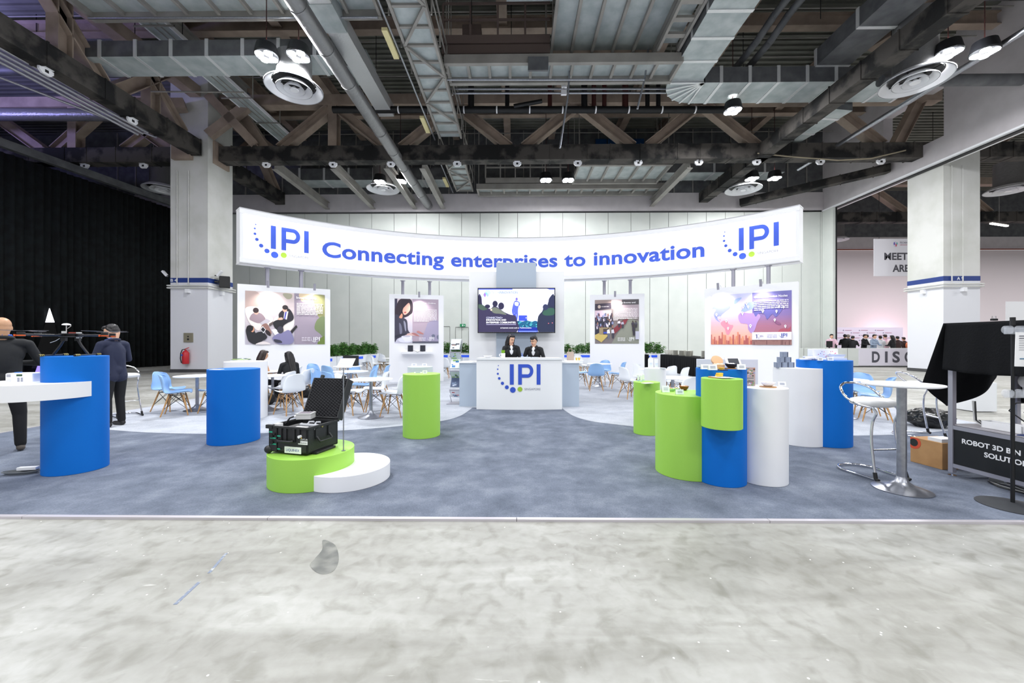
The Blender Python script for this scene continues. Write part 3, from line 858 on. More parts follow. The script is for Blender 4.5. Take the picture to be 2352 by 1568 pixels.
# ------------------------------------------------------------------ columns
bandb = mat('column_band_blue', (32, 58, 128), 0.5)
skirt = mat('dark_skirting', (72, 72, 74), 0.7)
def column(name, x0, x1, y0, y1, text, tx, face_x, top=15.1):
    mb = MB(); mb.box(x0, x1, y0, y1, 0, 4.28, colw); mb.box(x0, x1, y0, y1, 4.28, top, colm)
    root = struct(name, mb)
    mb = MB(); mb.box(x0 - 0.02, x1 + 0.02, y0 - 0.02, y1 + 0.02, 0, 0.15, skirt); mb.build('skirting', root)
    mb = MB(); mb.box(x0 - 0.01, x1 + 0.01, y0 - 0.01, y1 + 0.01, 4.28, 4.5, bandb); mb.build('colour_band', root)
    pl = Plane((tx, y0 - 0.015, 4.32), (1, 0, 0))
    mb = MB(); put_text(mb, text, white2, lambda a, b: pl.at(a, b), 0, 0.30, 0, 0.14, 0.02); mb.build('column_number', root)
    mb = MB()
    for z in (4.02, 4.13):
        mb.tube([(x0 - 0.08, y0 - 0.08, z), (x1 + 0.08, y0 - 0.08, z), (x1 + 0.08, y1 + 0.08, z), (x0 - 0.08, y1 + 0.08, z)], 0.035, colm, n=8, closed=True)
    mb.build('conduit_ring', root)
    mb = MB()
    for fx in (0.2, 0.5):
        x = x0 + (x1 - x0) * fx
        mb.tube([(x, y0 - 0.05, 4.1), (x, y0 - 0.05, min(9.6, top))], 0.025, colm, n=6)
    mb.build('riser_conduit', root)
    mb = MB(); mb.box((x0 + x1) / 2 - 0.08, (x0 + x1) / 2 + 0.08, y0 - 0.16, y0, 3.78, 3.96, whitem)
    sx = face_x
    mb.box(sx - 0.14, sx + 0.14, (y0 + y1) / 2 - 0.08, (y0 + y1) / 2 + 0.08, 3.78, 3.96, whitem)
    mb.build('socket_box', root)
    return root
a = D(391.5, 855, 18.8); b_ = D(477.5, 855, 18.8)
B4 = column('column_left', a[0], b_[0], 18.8, 20.45, 'B 4', a[0] + 0.02, b_[0])
c_ = D(2167, 855, 18.7); d_ = D(2251, 855, 18.7)
A9 = column('column_right', c_[0], d_[0], 18.7, 20.4, 'A 9', c_[0] + 0.6, c_[0], top=10.4)
# gusset plates where the chords meet the left column
mb = MB(); mb.box(b_[0], b_[0] + 0.1, 19.1, 20.1, 10.1, 11.2, tan); mb.box(a[0] + 0.2, a[0] + 1.1, 18.6, 18.8, 10.1, 11.2, tan)
mb.bar((b_[0], 18.85, 13.2), (b_[0] + 1.9, 19.3, 11.1), 0.35, 0.4, tan); mb.bar((b_[0], 18.85, 11.3), (b_[0] + 1.9, 19.3, 13.2), 0.35, 0.4, tan)
mb.bar((a[0] + 0.9, 18.6, 12.6), (a[0] - 1.0, 17.6, 12.0), 0.5, 0.45, tan)
mb.build('gusset_plate', B4)

# fittings on the left column
red = mat('extinguisher_red', (196, 40, 50), 0.35)
p = D(430, 826, 18.72)
root = empty('fire_extinguisher', (p[0], 18.63, p[2] - 0.2), 0, 'red fire extinguisher hung on the B4 column', 'fire extinguisher')
mb = MB(); mb.lathe([(0.0, 0), (0.12, 0.01), (0.14, 0.05), (0.14, 0.52), (0.1, 0.6), (0.04, 0.64), (0.04, 0.68), (0, 0.68)], red, n=20); cylo = mb.build('cylinder', root, smooth=40)
mb = MB(); mb.bar((-0.05, 0, 0.7), (0.16, 0, 0.78), 0.03, 0.03, red); mb.bar((-0.02, 0, 0.68), (0.17, 0, 0.66), 0.03, 0.02, red); mb.build('handle', root)
mb = MB(); mb.tube([(-0.03, 0, 0.7), (-0.16, 0, 0.68), (-0.24, 0, 0.5), (-0.25, 0, 0.25), (-0.2, 0, 0.05)], 0.02, black, n=8); mb.build('hose', root)
mb = MB(); mb.box(-0.11, -0.02, -0.146, -0.12, 0.4, 0.46, logoblue); mb.build('label_patch', cylo)
p = D(433, 775, 18.78)
o = MB().box(-0.22, 0.22, -0.02, 0.02, -0.22, 0.22, mat('brass_plate', (164, 158, 138), 0.4, 0.4)).box(-0.03, 0.03, -0.03, 0.0, 0.02, 0.08, black).box(-0.04, 0.04, -0.03, 0.0, -0.12, -0.04, black).build('socket_plate', loc=(p[0], 18.775, p[2]))
tag(o, 'small metal outlet plate on the B4 column above the fire extinguisher', 'outlet')
p = DX(516, 648, b_[0] + 0.35)
root = empty('wall_speaker', p, 0.6, 'small black loudspeaker on the side of the B4 column', 'loudspeaker')
mb = MB(); mb.box(-0.22, 0.22, -0.2, 0.2, -0.28, 0.28, black); mb.build('cabinet', root, bevel=0.03)
mb = MB(); mb.box(-0.4, -0.2, -0.04, 0.04, -0.04, 0.04, blackm); mb.build('mount', root)
for px, Y, X, s_ in ((386, 18.85, a[0] - 0.12, -1), (490, 19.1, b_[0] + 0.15, 1)):
    q = D(px, 628, Y)
    o = MB().bar((0, 0, -0.12), (0.22 * s_, 0, 0.12), 0.12, 0.09, whitem).bar((-0.12 * s_, 0.0, -0.1), (0, 0, -0.1), 0.05, 0.05, blackm).build('access_antenna', loc=(X + 0.08 * s_, Y, q[2]))
    tag(o, 'slim white tilted antenna box clamped ' + ('left' if s_ < 0 else 'right') + ' of the B4 number band', 'antenna')
# exit sign far at the back
p = D(1063, 747, WY - 0.1)
root = empty('exit_sign', (p[0], WY - 0.12, p[2]), 0, 'green emergency exit sign above the back wall door', 'exit sign')
mb = MB(); mb.box(-0.18, 0.18, -0.02, 0.03, -0.09, 0.09, mat('sign_green', (20, 110, 70), 0.4, emit=0.6)); sb = mb.build('sign_body', root)
mb = MB(); mb.box(-0.03, 0.03, -0.03, -0.021, -0.06, 0.06, white2); mb.bar((0.08, -0.025, 0), (0.14, -0.025, 0), 0.005, 0.03, white2); mb.build('pictogram', sb)
# ================================================================== booth: fascia sign
SR, SCY = 10.88, 3.82           # arc radius and centre of the curved sign
SZ0, SZ1 = 3.67, 5.23
def arc(x, z, dr=0.0):
    'point on the inner face of the sign at arc length x from the middle'
    a = x / SR
    return ((SR - dr) * sin(a), SCY + (SR - dr) * cos(a), z)
def px2arc(px):
    r = ray(px); k = r[0] / r[1]
    A_ = 1 + k * k; B_ = -2 * SCY; C_ = SCY ** 2 - SR ** 2
    Y = (-B_ + sqrt(B_ * B_ - 4 * A_ * C_)) / (2 * A_)
    return atan2(k * Y, Y - SCY) * SR
S0, S1 = px2arc(549), px2arc(1838)
LIP = 0.30
signw = mat('sign_white', (246, 247, 252), 0.45)
root = empty('fascia_sign', (0, SCY + SR, SZ0), 0, 'long curved white overhead sign reading Connecting enterprises to innovation between two logos', 'sign')
root.location = (0, 0, 0)
def arcstrip(mb, s0, s1, r0, r1, z0, z1, m, n=90):
    vs = []
    for i in range(n + 1):
        x = s0 + (s1 - s0) * i / n
        vs += [arc(x, z0, r0), arc(x, z1, r0), arc(x, z1, r1), arc(x, z0, r1)]
    fs = [(0, 1, 2, 3), (4 * n + 3, 4 * n + 2, 4 * n + 1, 4 * n)]
    for i in range(n):
        a = 4 * i; b = a + 4
        for k in range(4): fs.append((a + k, a + (k + 1) % 4, b + (k + 1) % 4, b + k))
    mb.add(vs, fs, m)
mb = MB(); arcstrip(mb, S0, S1, 0, -0.12, SZ0 + 0.05, SZ1 - 0.05, signw); mb.build('sign_face', root)
for nm, z0, z1 in (('bottom_lip', SZ0, SZ0 + 0.16), ('top_lip', SZ1 - 0.16, SZ1)):
    mb = MB(); arcstrip(mb, S0 - 0.05, S1 + 0.05, LIP, LIP - 0.04, z0, z1, white)
    zz = (SZ0, SZ0 + 0.03) if z0 == SZ0 else (SZ1 - 0.03, SZ1)
    arcstrip(mb, S0 - 0.05, S1 + 0.05, LIP, -0.12, zz[0], zz[1], white)
    mb.build(nm, root)
for x in (S0, S1):
    mb = MB(); arcstrip(mb, x - 0.04, x + 0.04, LIP - 0.01, -0.12, SZ0 + 0.02, SZ1 - 0.02, white, n=1); mb.build('end_panel', root)
led = mat('light_strip', (255, 255, 255), 0.4, emit=8)
for z0, z1 in ((SZ0 + 0.05, SZ0 + 0.075), (SZ1 - 0.075, SZ1 - 0.05)):
    mb = MB(); arcstrip(mb, S0 + 0.1, S1 - 0.1, LIP - 0.07, LIP - 0.10, z0, z1, led, n=40); mb.build('light_strip', root)
F = 0.006
mb = MB()
put_text(mb, 'Connecting enterprises to innovation', logoblue, lambda a, b: arc(a, b, F), px2arc(740), px2arc(1618), 4.21, 0.50, 0.026, 1.03)
mb.build('lettering', root)
for pxs, pxe in ((622, 709), (1697, 1789)):
    a, b_ = px2arc(pxs), px2arc(pxe)
    k = (b_ - a) / (257 / 171.0)           # unit of the mark: bar height
    x0 = a + 70 / 171.0 * k
    mb = MB(); logo(mb, lambda u, v: arc(x0 + u * k, 4.25 + v * 0.69, F), logoblue, logogreen, logogrey); mb.build('logo', root)

# steel posts and poster walls on the arc
def wallpanel(name, pa, pb, th, top, label, back=0.12):
    'upright poster wall; returns root and its drawing plane'
    u = Vector((pb[0] - pa[0], pb[1] - pa[1], 0)); W = u.length; u.normalize()
    root = empty(name, (pa[0], pa[1], 0.017), atan2(u.y, u.x), label, 'display wall')
    mb = MB(); mb.box(0, W, 0, th, 0, top - 0.017, white); mb.build('panel_body', root, bevel=0.004)
    return root, W, Plane((pa[0], pa[1], 0), u)
PW = []
# (left px, right px, left depth factor) measured on the photograph
def P2(px, Y): r = ray(px); return (r[0] * Y / r[1], Y)
L1 = wallpanel('poster_wall', P2(545, 11.35), P2(758.5, 12.65), 0.16, 3.13, 'wide white display wall at the left with the meeting poster')
L2 = wallpanel('poster_wall', P2(894, 14.15), P2(1019, 14.6), 0.16, 3.16, 'narrow white display wall left of the counter with a small shelf')
L3 = wallpanel('poster_wall', P2(1355, 14.5), P2(1480.5, 14.1), 0.16, 3.16, 'narrow white display wall right of the counter')
L4 = wallpanel('poster_wall', P2(1618.5, 12.65), P2(1834, 11.1), 0.16, 3.13, 'wide white display wall at the right with the world map poster')
def on_panel(P, px, Y0=None):
    'distance along a panel where a pixel column meets it'
    pl = P[2]; r = ray(px)
    # solve o + u*s parallel to ray
    o, u = pl.o, pl.u
    return (o.y * r[0] - o.x * r[1]) / (u.x * r[1] - u.y * r[0])
for P, pxs in ((L1, (614, 692)), (L2, (925, 987)), (L3, (1388, 1448)), (L4, (1683, 1764))):
    for px in pxs:
        s_ = on_panel(P, px); q = P[2].o + P[2].u * s_ - P[2].n * 0.08
        mb = MB(); mb.cyl((0, 0, 0), 0.055, SZ0 - 3.13, alu, n=16)
        mb.cyl((0, 0, SZ0 - 3.13 - 0.02), 0.09, 0.02, alu, n=16)
        o = mb.build('steel_post', smooth=40, loc=(q.x, q.y, 3.13)); tag(o, 'short round steel post between a poster wall and the curved sign', 'post', 'steel posts carrying the curved sign')
# arm spotlights over the posters
for P, pxs, big in ((L1, (616, 720), 1), (L2, (963,), 0), (L3, (1412,), 0), (L4, (1656, 1752), 1)):
    for px in pxs:
        s_ = on_panel(P, px); pl = P[2]; q = pl.o + pl.u * s_; tz = 3.1
        root = empty('arm_spotlight', (q.x, q.y, tz), atan2(pl.u.y, pl.u.x), 'small white arm spotlight clipped to the top of a display wall', 'spotlight', 'arm spotlights on the display walls')
        mb = MB(); mb.tube([(0, 0.08, 0.03), (0, -0.1, 0.09), (0, -0.36, 0.10)], 0.012, white, n=6); mb.build('arm', root)
        mb = MB(); mb.tube([(0, -0.38, 0.13), (0, -0.34, -0.07)], 0.035, alu, n=12); mb.build('lamp_head', root, smooth=40)
        src = q + pl.n * 0.34 + Vector((0, 0, tz - 0.09 - 0))
        spot('arm_spotlight_beam', (src.x, src.y, src.z), (q.x, q.y, 2.3), 42, 120, 1.0, 0.03, (1.0, 0.94, 0.88))

# ------------------------------------------------------------------ flat printed artwork
def flatcol(c, e=0): return mat('print_%d_%d_%d%s' % (c[0], c[1], c[2], '_lit' if e else ''), c, 0.55, emit=e) if e else mat('print_%d_%d_%d' % c, c, 0.55)
class Art:
    def __init__(s, pl, a0, a1, b0, b1, emit=0, lift=0.006):
        s.pl, s.a0, s.a1, s.b0, s.b1, s.e, s.l, s.k = pl, a0, a1, b0, b1, emit, lift, 0
        s.mb = MB()
    def fn(s, u, v, k=None): return s.pl.at(s.a0 + (s.a1 - s.a0) * u, s.b1 + (s.b0 - s.b1) * v, s.l + 0.0009 * (s.k if k is None else k))
    def poly(s, pts, c, sm=4):
        p = smoothpts(pts, sm) if sm else pts
        p = [(min(max(u, 0), 1), min(max(v, 0), 1)) for u, v in p]
        q = []
        for a in p:
            if not q or hypot(a[0] - q[-1][0], a[1] - q[-1][1]) > 1e-5: q.append(a)
        if hypot(q[0][0] - q[-1][0], q[0][1] - q[-1][1]) < 1e-5: q.pop()
        if sum(q[i - 1][0] * q[i][1] - q[i][0] * q[i - 1][1] for i in range(len(q))) > 0: q.reverse()
        s.k += 1
        s.mb.add([s.fn(*a) for a in q], [tuple(range(len(q)))], flatcol(c, s.e)); return s
    def rect(s, u0, v0, u1, v1, c): return s.poly([(u0, v0), (u1, v0), (u1, v1), (u0, v1)], c, 0)
    def disc(s, u, v, ru, rv, c): return s.poly([(u + ru * cos(2 * pi * i / 20), v + rv * sin(2 * pi * i / 20)) for i in range(20)], c, 0)
    def grad(s, u0, v0, u1, v1, c0, c1, n=10, vert=True):
        for i in range(n):
            t = i / (n - 1); c = tuple(int(a + (b - a) * t) for a, b in zip(c0, c1))
            if vert: s.rect(u0, v0 + (v1 - v0) * i / n, u1, v0 + (v1 - v0) * (i + 1) / n, c)
            else: s.rect(u0 + (u1 - u0) * i / n, v0, u0 + (u1 - u0) * (i + 1) / n, v1, c)
            s.k -= 1
        s.k += 1; return s
    def words(s, u0, u1, v0, dv, n, c, h=0.5, last=0.8, seed=1):
        'rows of tiny illegible print: word-sized dashes'
        R = random.Random(seed); s.k += 1
        for i in range(n):
            u = u0; e = u1 if i < n - 1 else u0 + (u1 - u0) * last
            while u < e - 0.005:
                wdt = min(R.uniform(0.02, 0.07), e - u); v = v0 + i * dv
                s.mb.add([s.fn(u, v + dv * h), s.fn(u + wdt, v + dv * h), s.fn(u + wdt, v), s.fn(u, v)], [(0, 1, 2, 3)], flatcol(c, s.e)); u += wdt + 0.008
        return s
    def text(s, body, u0, u1, v, h, c, off=0.01):
        s.k += 1; H = (s.b1 - s.b0); W = s.a1 - s.a0
        put_text(s.mb, body, flatcol(c, s.e), lambda a, b: s.fn(a / W, 1 - b / H), u0 * W, u1 * W, (1 - v) * H, h * H, off); return s
    def mark(s, u0, u1, v, cI, cg, ct):
        s.k += 1; W = s.a1 - s.a0; H = s.b1 - s.b0
        k = (u1 - u0) * W / 1.5; x0 = u0 * W + 0.41 * k
        logo(s.mb, lambda a, b: s.fn((x0 + a * k) / W, v - b * k / H), flatcol(cI, s.e), flatcol(cg, s.e), flatcol(ct, s.e)); return s
    def finish(s, root, name='printed_sheet'):
        return s.mb.build(name, root)
def poster(P, pxl, pxr, zb, zt, label, name='poster'):
    pl = P[2]; a0, a1 = on_panel(P, pxl), on_panel(P, pxr)
    root = empty(name, (0, 0, 0), 0, label, 'poster')
    q = pl.o + pl.u * (a0)
    return root, Art(pl, a0, a1, zb, zt)
def zat(P, px, py):
    pl = P[2]; s_ = on_panel(P, px); q = pl.o + pl.u * s_; r = ray(px, py)
    return EYE + r[2] * q.y / r[1]
# poster 1: four people meeting
z1 = zat(L1, 563, 667); z0 = zat(L1, 563, 791)
root, A = poster(L1, 563, 746, z0, z1, 'poster of four people meeting in cream armchairs on the left display wall')
A.grad(0, 0, 1, 1, (226, 208, 206), (196, 190, 202), 12)
A.poly([(0, 0), (.12, 0), (.2, .12), (.14, .3), (0, .36)], (196, 172, 166))
A.poly([(.45, .02), (.56, .02), (.56, .1), (.5, .12)], (178, 172, 150))
A.rect(.595, 0, 1, 1, (160, 148, 164))
A.poly([(.66, .0), (.85, 0), (.8, .12), (.7, .16)], (226, 204, 170)); A.poly([(.84, .02), (1, .02), (1, .5), (.9, .42), (.86, .2)], (150, 150, 104))
A.poly([(.9, .5), (1, .45), (1, .85), (.93, .78), (.86, .68)], (122, 136, 96)); A.poly([(.9, 1), (.94, .88), (1, .84), (1, 1)], (112, 132, 62))
A.poly([(0, .34), (.06, .29), (.16, .31), (.25, .42), (.33, .5), (.3, .62), (.2, .66), (.16, .74), (.08, .66), (.02, .5)], (240, 228, 224))
A.poly([(.35, .5), (.46, .42), (.58, .46), (.59, .62), (.52, .76), (.4, .74), (.34, .6)], (240, 230, 224))
A.poly([(.05, .52), (.08, .43), (.14, .4), (.2, .43), (.24, .54), (.16, .6), (.08, .56)], (158, 138, 148))
A.disc(.13, .395, .028, .045, (222, 176, 160)); A.disc(.125, .36, .035, .05, (52, 38, 42))
A.poly([(.17, .6), (.25, .51), (.3, .55), (.22, .65)], (196, 190, 200), 0)
A.poly([(.19, .66), (.25, .6), (.3, .72), (.31, .8), (.26, .78)], (150, 112, 104)); A.poly([(.24, .72), (.29, .76), (.3, .84), (.25, .8)], (44, 34, 38))
A.poly([(.28, .61), (.33, .56), (.34, .6), (.29, .66)], (96, 84, 84), 0); A.poly([(.53, .77), (.62, .62), (.635, .66), (.56, .8)], (42, 40, 44), 0)
A.poly([(.4, .42), (.46, .33), (.53, .31), (.58, .42), (.58, .52), (.5, .58), (.42, .56)], (44, 42, 50))
A.poly([(.33, .58), (.42, .52), (.52, .56), (.46, .64), (.44, .76), (.37, .72)], (34, 34, 40))
A.poly([(.47, .36), (.52, .36), (.5, .52), (.46, .5)], (232, 230, 240), 0); A.poly([(.48, .37), (.5, .37), (.48, .52), (.465, .5)], (88, 88, 176), 0)
A.disc(.475, .33, .028, .045, (222, 172, 150)); A.disc(.48, .285, .036, .045, (48, 42, 46)); A.poly([(.39, .5), (.44, .48), (.45, .52), (.4, .53)], (226, 180, 160))
A.poly([(.01, .72), (.05, .65), (.1, .67), (.12, .78), (.2, .84), (.22, .9), (.14, 1.0), (.05, .95), (.02, .84)], (38, 38, 44))
A.disc(.085, .72, .022, .05, (222, 160, 130)); A.disc(.055, .7, .04, .06, (28, 26, 30)); A.poly([(.12, .8), (.2, .76), (.26, .86), (.2, .92)], (36, 36, 42))
A.poly([(.18, .72), (.205, .65), (.245, .72), (.215, .79)], (240, 240, 244), 0); A.poly([(.185, .72), (.207, .67), (.237, .72), (.213, .77)], (28, 28, 36), 0)
A.poly([(.31, .72), (.36, .7), (.42, .78), (.36, .84)], (236, 236, 242), 0)
A.poly([(.32, .88), (.38, .8), (.46, .76), (.52, .72), (.56, .78), (.59, .92), (.54, 1), (.44, 1), (.36, .96)], (134, 130, 170))
A.disc(.42, .72, .04, .07, (62, 60, 72)); A.poly([(.34, .9), (.42, .92), (.44, .97), (.36, .96)], (60, 60, 76))
A.poly([(.12, 1), (.22, .94), (.3, 1)], (232, 222, 222)); A.words(.625, .97, .19, .0295, 8, (246, 240, 244), .55)
A.text('Innovation', .62, .88, .105, .045, (252, 248, 250), .03)
A.words(.69, .805, .86, .03, 3, (226, 218, 228), .45, 1.0, 4); A.rect(.82, .86, .8215, .95, (220, 214, 224)); A.mark(.845, .93, .93, (248, 246, 250), (248, 246, 250), (220, 216, 226))
A.finish(root)
# poster 2: woman typing
z1 = zat(L2, 906, 685.5); z0 = zat(L2, 906, 788)
root, A = poster(L2, 906.5, 1007, z0, z1, 'poster of a woman typing beside a coffee cup left of the counter')
A.grad(0, 0, 1, 1, (220, 205, 210), (206, 204, 222), 8)
A.rect(.4, 0, 1, 1, (182, 164, 180)); A.poly([(.62, .95), (.66, .8), (.72, .62), (.78, .52), (1, .5), (1, .96), (.8, .98)], (166, 158, 186))
A.poly([(0, .0), (.06, 0), (.05, .3), (0, .4)], (66, 62, 84), 0)
A.poly([(.0, .35), (.06, .1), (.15, 0), (.34, .0), (.41, .12), (.4, .3), (.34, .36), (.28, .4), (.1, .45)], (56, 44, 56))
A.poly([(0, .4), (.1, .38), (.22, .44), (.28, .5), (.3, .7), (.36, .8), (.2, .84), (.06, .9), (0, .95)], (64, 62, 80))
A.poly([(.1, .55), (.15, .6), (.17, .75), (.12, .8)], (118, 118, 140)); A.poly([(.2, .5), (.25, .55), (.26, .72), (.23, .7)], (146, 146, 166))
A.poly([(.18, .24), (.24, .16), (.32, .09), (.35, .18), (.33, .28), (.24, .36), (.19, .33)], (238, 186, 168)); A.poly([(.21, .3), (.26, .29), (.25, .32), (.22, .32)], (196, 88, 92))
A.poly([(.1, .42), (.16, .33), (.18, .38), (.16, .44)], (230, 160, 130))
A.poly([(.15, .05), (.26, .02), (.3, .08), (.2, .2), (.16, .32)], (50, 40, 52))
A.poly([(.24, .8), (.4, .76), (.5, .79), (.55, .83), (.4, .83), (.26, .84)], (222, 186, 180)); A.poly([(.5, .75), (.54, .72), (.66, .79), (.6, .79)], (190, 128, 124)); A.poly([(.38, .78), (.46, .77), (.56, .84), (.48, .83)], (176, 116, 116))
A.poly([(0, .84), (.1, .8), (.26, .78), (.26, .81), (.12, .84), (0, .88)], (48, 50, 66)); A.rect(.4, .96, 1, 1, (92, 94, 110))
A.poly([(.08, .92), (.14, .88), (.36, .9), (.4, .95), (.3, .99), (.14, .98)], (226, 226, 240)); A.poly([(.16, .84), (.38, .83), (.36, .94), (.24, .96), (.2, .92)], (236, 236, 248)); A.disc(.27, .842, .09, .018, (200, 196, 214))
A.disc(.88, .835, .04, .04, (112, 116, 140)); A.disc(1.0, .86, .04, .05, (112, 116, 140))
A.words(.43, .965, .235, .0285, 10, (244, 238, 246), .5, .65, 3); A.text('Innovation Online', .44, .935, .105, .032, (252, 248, 250), .02)
A.words(.55, .7, .875, .028, 3, (240, 236, 246), .4, 1, 5); A.mark(.79, .895, .925, (250, 248, 252), (250, 248, 252), (226, 222, 232))
A.finish(root)
# poster 3: exhibition aisle
z1 = zat(L3, 1367, 689); z0 = zat(L3, 1367, 789)
root, A = poster(L3, 1366.5, 1467.5, z0, z1, 'poster of a busy exhibition aisle right of the counter')
A.rect(0, 0, 1, 1, (128, 118, 118)); A.poly([(.38, 1), (.5, .8), (.66, .55), (.8, .42), (1, .5), (1, 1)], (142, 144, 132), 0)
A.rect(0, 0, .38, .12, (160, 140, 136)); A.rect(.38, 0, .62, .2, (226, 204, 204)); A.rect(.62, 0, 1, .12, (92, 88, 92)); A.rect(.45, .12, 1, .4, (180, 164, 172))
A.poly([(0, .09), (.37, .07), (.38, .2), (0, .24)], (62, 54, 70), 0); A.disc(.1, .155, .035, .04, (200, 180, 170)); A.text('EXHIBITION', .15, .32, .165, .022, (232, 226, 230), .0)
A.rect(0, .24, .38, .4, (214, 190, 204)); A.poly([(0, .4), (.38, .38), (.42, .6), (.2, .7), (0, .8)], (44, 44, 60), 0)
R = random.Random(5)
for i in range(60):
    u, v = R.uniform(0.01, .4), R.uniform(.3, .62); c = R.choice([(210, 200, 214), (90, 84, 110), (150, 110, 96), (60, 54, 66), (120, 70, 76), (230, 220, 226), (140, 150, 190)])
    A.k = 14 + i % 4; A.poly([(u, v), (u + .03, v - .01), (u + .035, v + .05), (u + .005, v + .06)], c, 0)
A.k = 20
A.poly([(0, .8), (.12, .75), (.32, .8), (.15, .97), (0, .88)], (204, 180, 104), 0); A.poly([(.1, .63), (.36, .63), (.34, .8), (.1, .79)], (156, 138, 108), 0); A.rect(.19, .66, .33, .79, (76, 62, 60)); A.rect(.2, .73, .28, .77, (60, 84, 190))
A.poly([(.4, .68), (.66, .46), (.76, .44), (.7, .55), (.45, .78)], (128, 50, 60), 0)
for u, v, s_, c, t in ((.31, .66, .23, (236, 236, 244), (104, 106, 124)), (.41, .66, .22, (206, 206, 216), (58, 56, 70)), (.55, .47, .16, (216, 206, 220), (60, 54, 66)), (.63, .49, .16, (170, 170, 186), (66, 60, 72)), (.86, .5, .14, (64, 58, 72), (56, 50, 64)), (.93, .5, .14, (84, 84, 96), (60, 56, 66)), (.88, .6, .22, (58, 54, 66), (52, 48, 60))):
    A.disc(u, v, .013, .018, (70, 50, 48)); A.poly([(u - .03, v + .03), (u + .02, v + .01), (u + .04, v + s_ * .45), (u - .03, v + s_ * .5)], c, 0); A.poly([(u - .025, v + s_ * .45), (u + .035, v + s_ * .45), (u + .025, v + s_), (u - .01, v + s_)], t, 0)
A.rect(.92, .72, 1, .9, (196, 196, 214)); A.words(.42, .97, .2, .0315, 9, (250, 240, 246), .5, .2, 9)
A.text('Industry Events and', .44, .92, .09, .034, (250, 248, 250), .02); A.words(.52, .69, .865, .03, 3, (240, 238, 240), .4, 1, 6); A.mark(.79, .89, .92, (250, 250, 250), (250, 250, 250), (226, 226, 226))
A.finish(root)
# poster 4: world map over skyline
z1 = zat(L4, 1632, 679); z0 = zat(L4, 1632, 791)
root, A = poster(L4, 1633, 1818.5, z0, z1, 'world map poster over a pink city skyline on the right display wall')
for u0, u1, d in ((0, .54, 0), (.54, 1, 1)):
    st = [(0, (214, 214, 250)), (.35, (226, 208, 238)), (.55, (244, 190, 204)), (.8, (250, 190, 172)), (1, (240, 160, 130))] if not d else [(0, (130, 126, 192)), (.4, (140, 118, 178)), (.6, (176, 118, 146)), (.85, (190, 120, 128)), (1, (170, 120, 116))]
    for i in range(24):
        t = i / 24
        for (a, ca), (b, cb) in zip(st, st[1:]):
            if a <= t <= b: c = tuple(int((x + (y - x) * (t - a) / (b - a)) / 3) * 3 for x, y in zip(ca, cb))
        A.k = 1; A.rect(u0, t, u1, t + 1 / 24, c)
A.k = 3
def land(p, c): A.poly(p, c, 3)
land([(.02, .27), (.06, .2), (.15, .19), (.24, .22), (.26, .27), (.2, .34), (.15, .4), (.13, .44), (.09, .43), (.1, .5), (.13, .55), (.09, .52), (.06, .47), (.04, .38), (.07, .29)], (158, 166, 226))
land([(.31, .17), (.33, .1), (.41, .08), (.36, .16), (.32, .2)], (170, 190, 236))
land([(.14, .55), (.19, .52), (.25, .6), (.3, .62), (.27, .72), (.24, .8), (.21, .78), (.19, .68), (.14, .6)], (238, 150, 172))
land([(.37, .42), (.41, .37), (.5, .39), (.6, .4), (.64, .46), (.6, .58), (.57, .72), (.53, .78), (.49, .7), (.48, .6), (.4, .58), (.37, .5)], (186, 150, 214))
land([(.4, .34), (.43, .28), (.46, .2), (.54, .17), (.6, .2), (.56, .3), (.5, .33), (.44, .36)], (156, 172, 232))
land([(.55, .3), (.62, .22), (.75, .2), (.86, .24), (.9, .32), (.86, .42), (.82, .48), (.78, .42), (.72, .52), (.69, .42), (.62, .4), (.58, .46)], (108, 104, 178))
land([(.84, .78), (.88, .7), (.96, .7), (.99, .66), (.98, .74), (.94, .8), (.88, .78)], (186, 90, 110)); land([(.79, .54), (.84, .62), (.88, .62), (.86, .58)], (150, 96, 136))
R = random.Random(2)
for i in range(26):
    u = .005 + i * .0205; h = R.uniform(.04, .2) if i not in (7, 17) else .24
    c = R.choice([(206, 116, 106), (226, 138, 112), (190, 100, 98), (238, 158, 120)]); A.k = 12 + i % 3; A.rect(u, .99 - h, u + R.uniform(.01, .02), .99, c)
A.k = 18
A.rect(.54, .91, 1, 1, (150, 108, 106))
for i in range(30): A.k = 20; A.rect(.545 + i * .0152, .91 + R.uniform(0, .04), .553 + i * .0152, 1, R.choice([(170, 128, 122), (126, 86, 88)]))
A.k = 22; A.rect(.54, .76, 1, .905, (246, 244, 250))
for u, v, s_ in ((.08, .39, 1), (.125, .45, .8), (.21, .52, 1), (.235, .67, .9), (.43, .25, 1), (.47, .19, 1), (.49, .26, .9), (.42, .38, 1), (.52, .63, 1.1), (.67, .35, 1.1), (.86, .28, .9), (.91, .3, .7), (.83, .37, .9), (.81, .53, .9), (.93, .65, .9)):
    A.k = 24; A.disc(u, v, .014 * s_, .024 * s_, (252, 250, 254)); A.poly([(u - .013 * s_, v + .005), (u + .013 * s_, v + .005), (u, v + .05 * s_)], (252, 250, 254), 0); A.k = 26; A.disc(u, v, .005 * s_, .008 * s_, (90, 60, 130))
A.text('Global Innovation Nodes', .565, .955, .11, .042, (254, 252, 254), .02); A.words(.565, .965, .165, .033, 6, (250, 246, 252), .5, .25, 7)
A.rect(.592, .80, .599, .875, (70, 60, 130)); A.poly([(.584, .815), (.592, .80), (.594, .81), (.586, .822)], (70, 60, 130), 0); A.words(.635, .68, .82, .012, 3, (150, 140, 180), .4, 1, 3); A.words(.72, .835, .81, .025, 3, (176, 172, 216), .3, 1, 2)
A.disc(.62, .835, .016, .04, (120, 110, 180)); A.disc(.622, .835, .014, .036, (246, 244, 250)); A.mark(.885, .95, .845, (66, 84, 180), (66, 84, 180), (200, 200, 220))
A.finish(root)
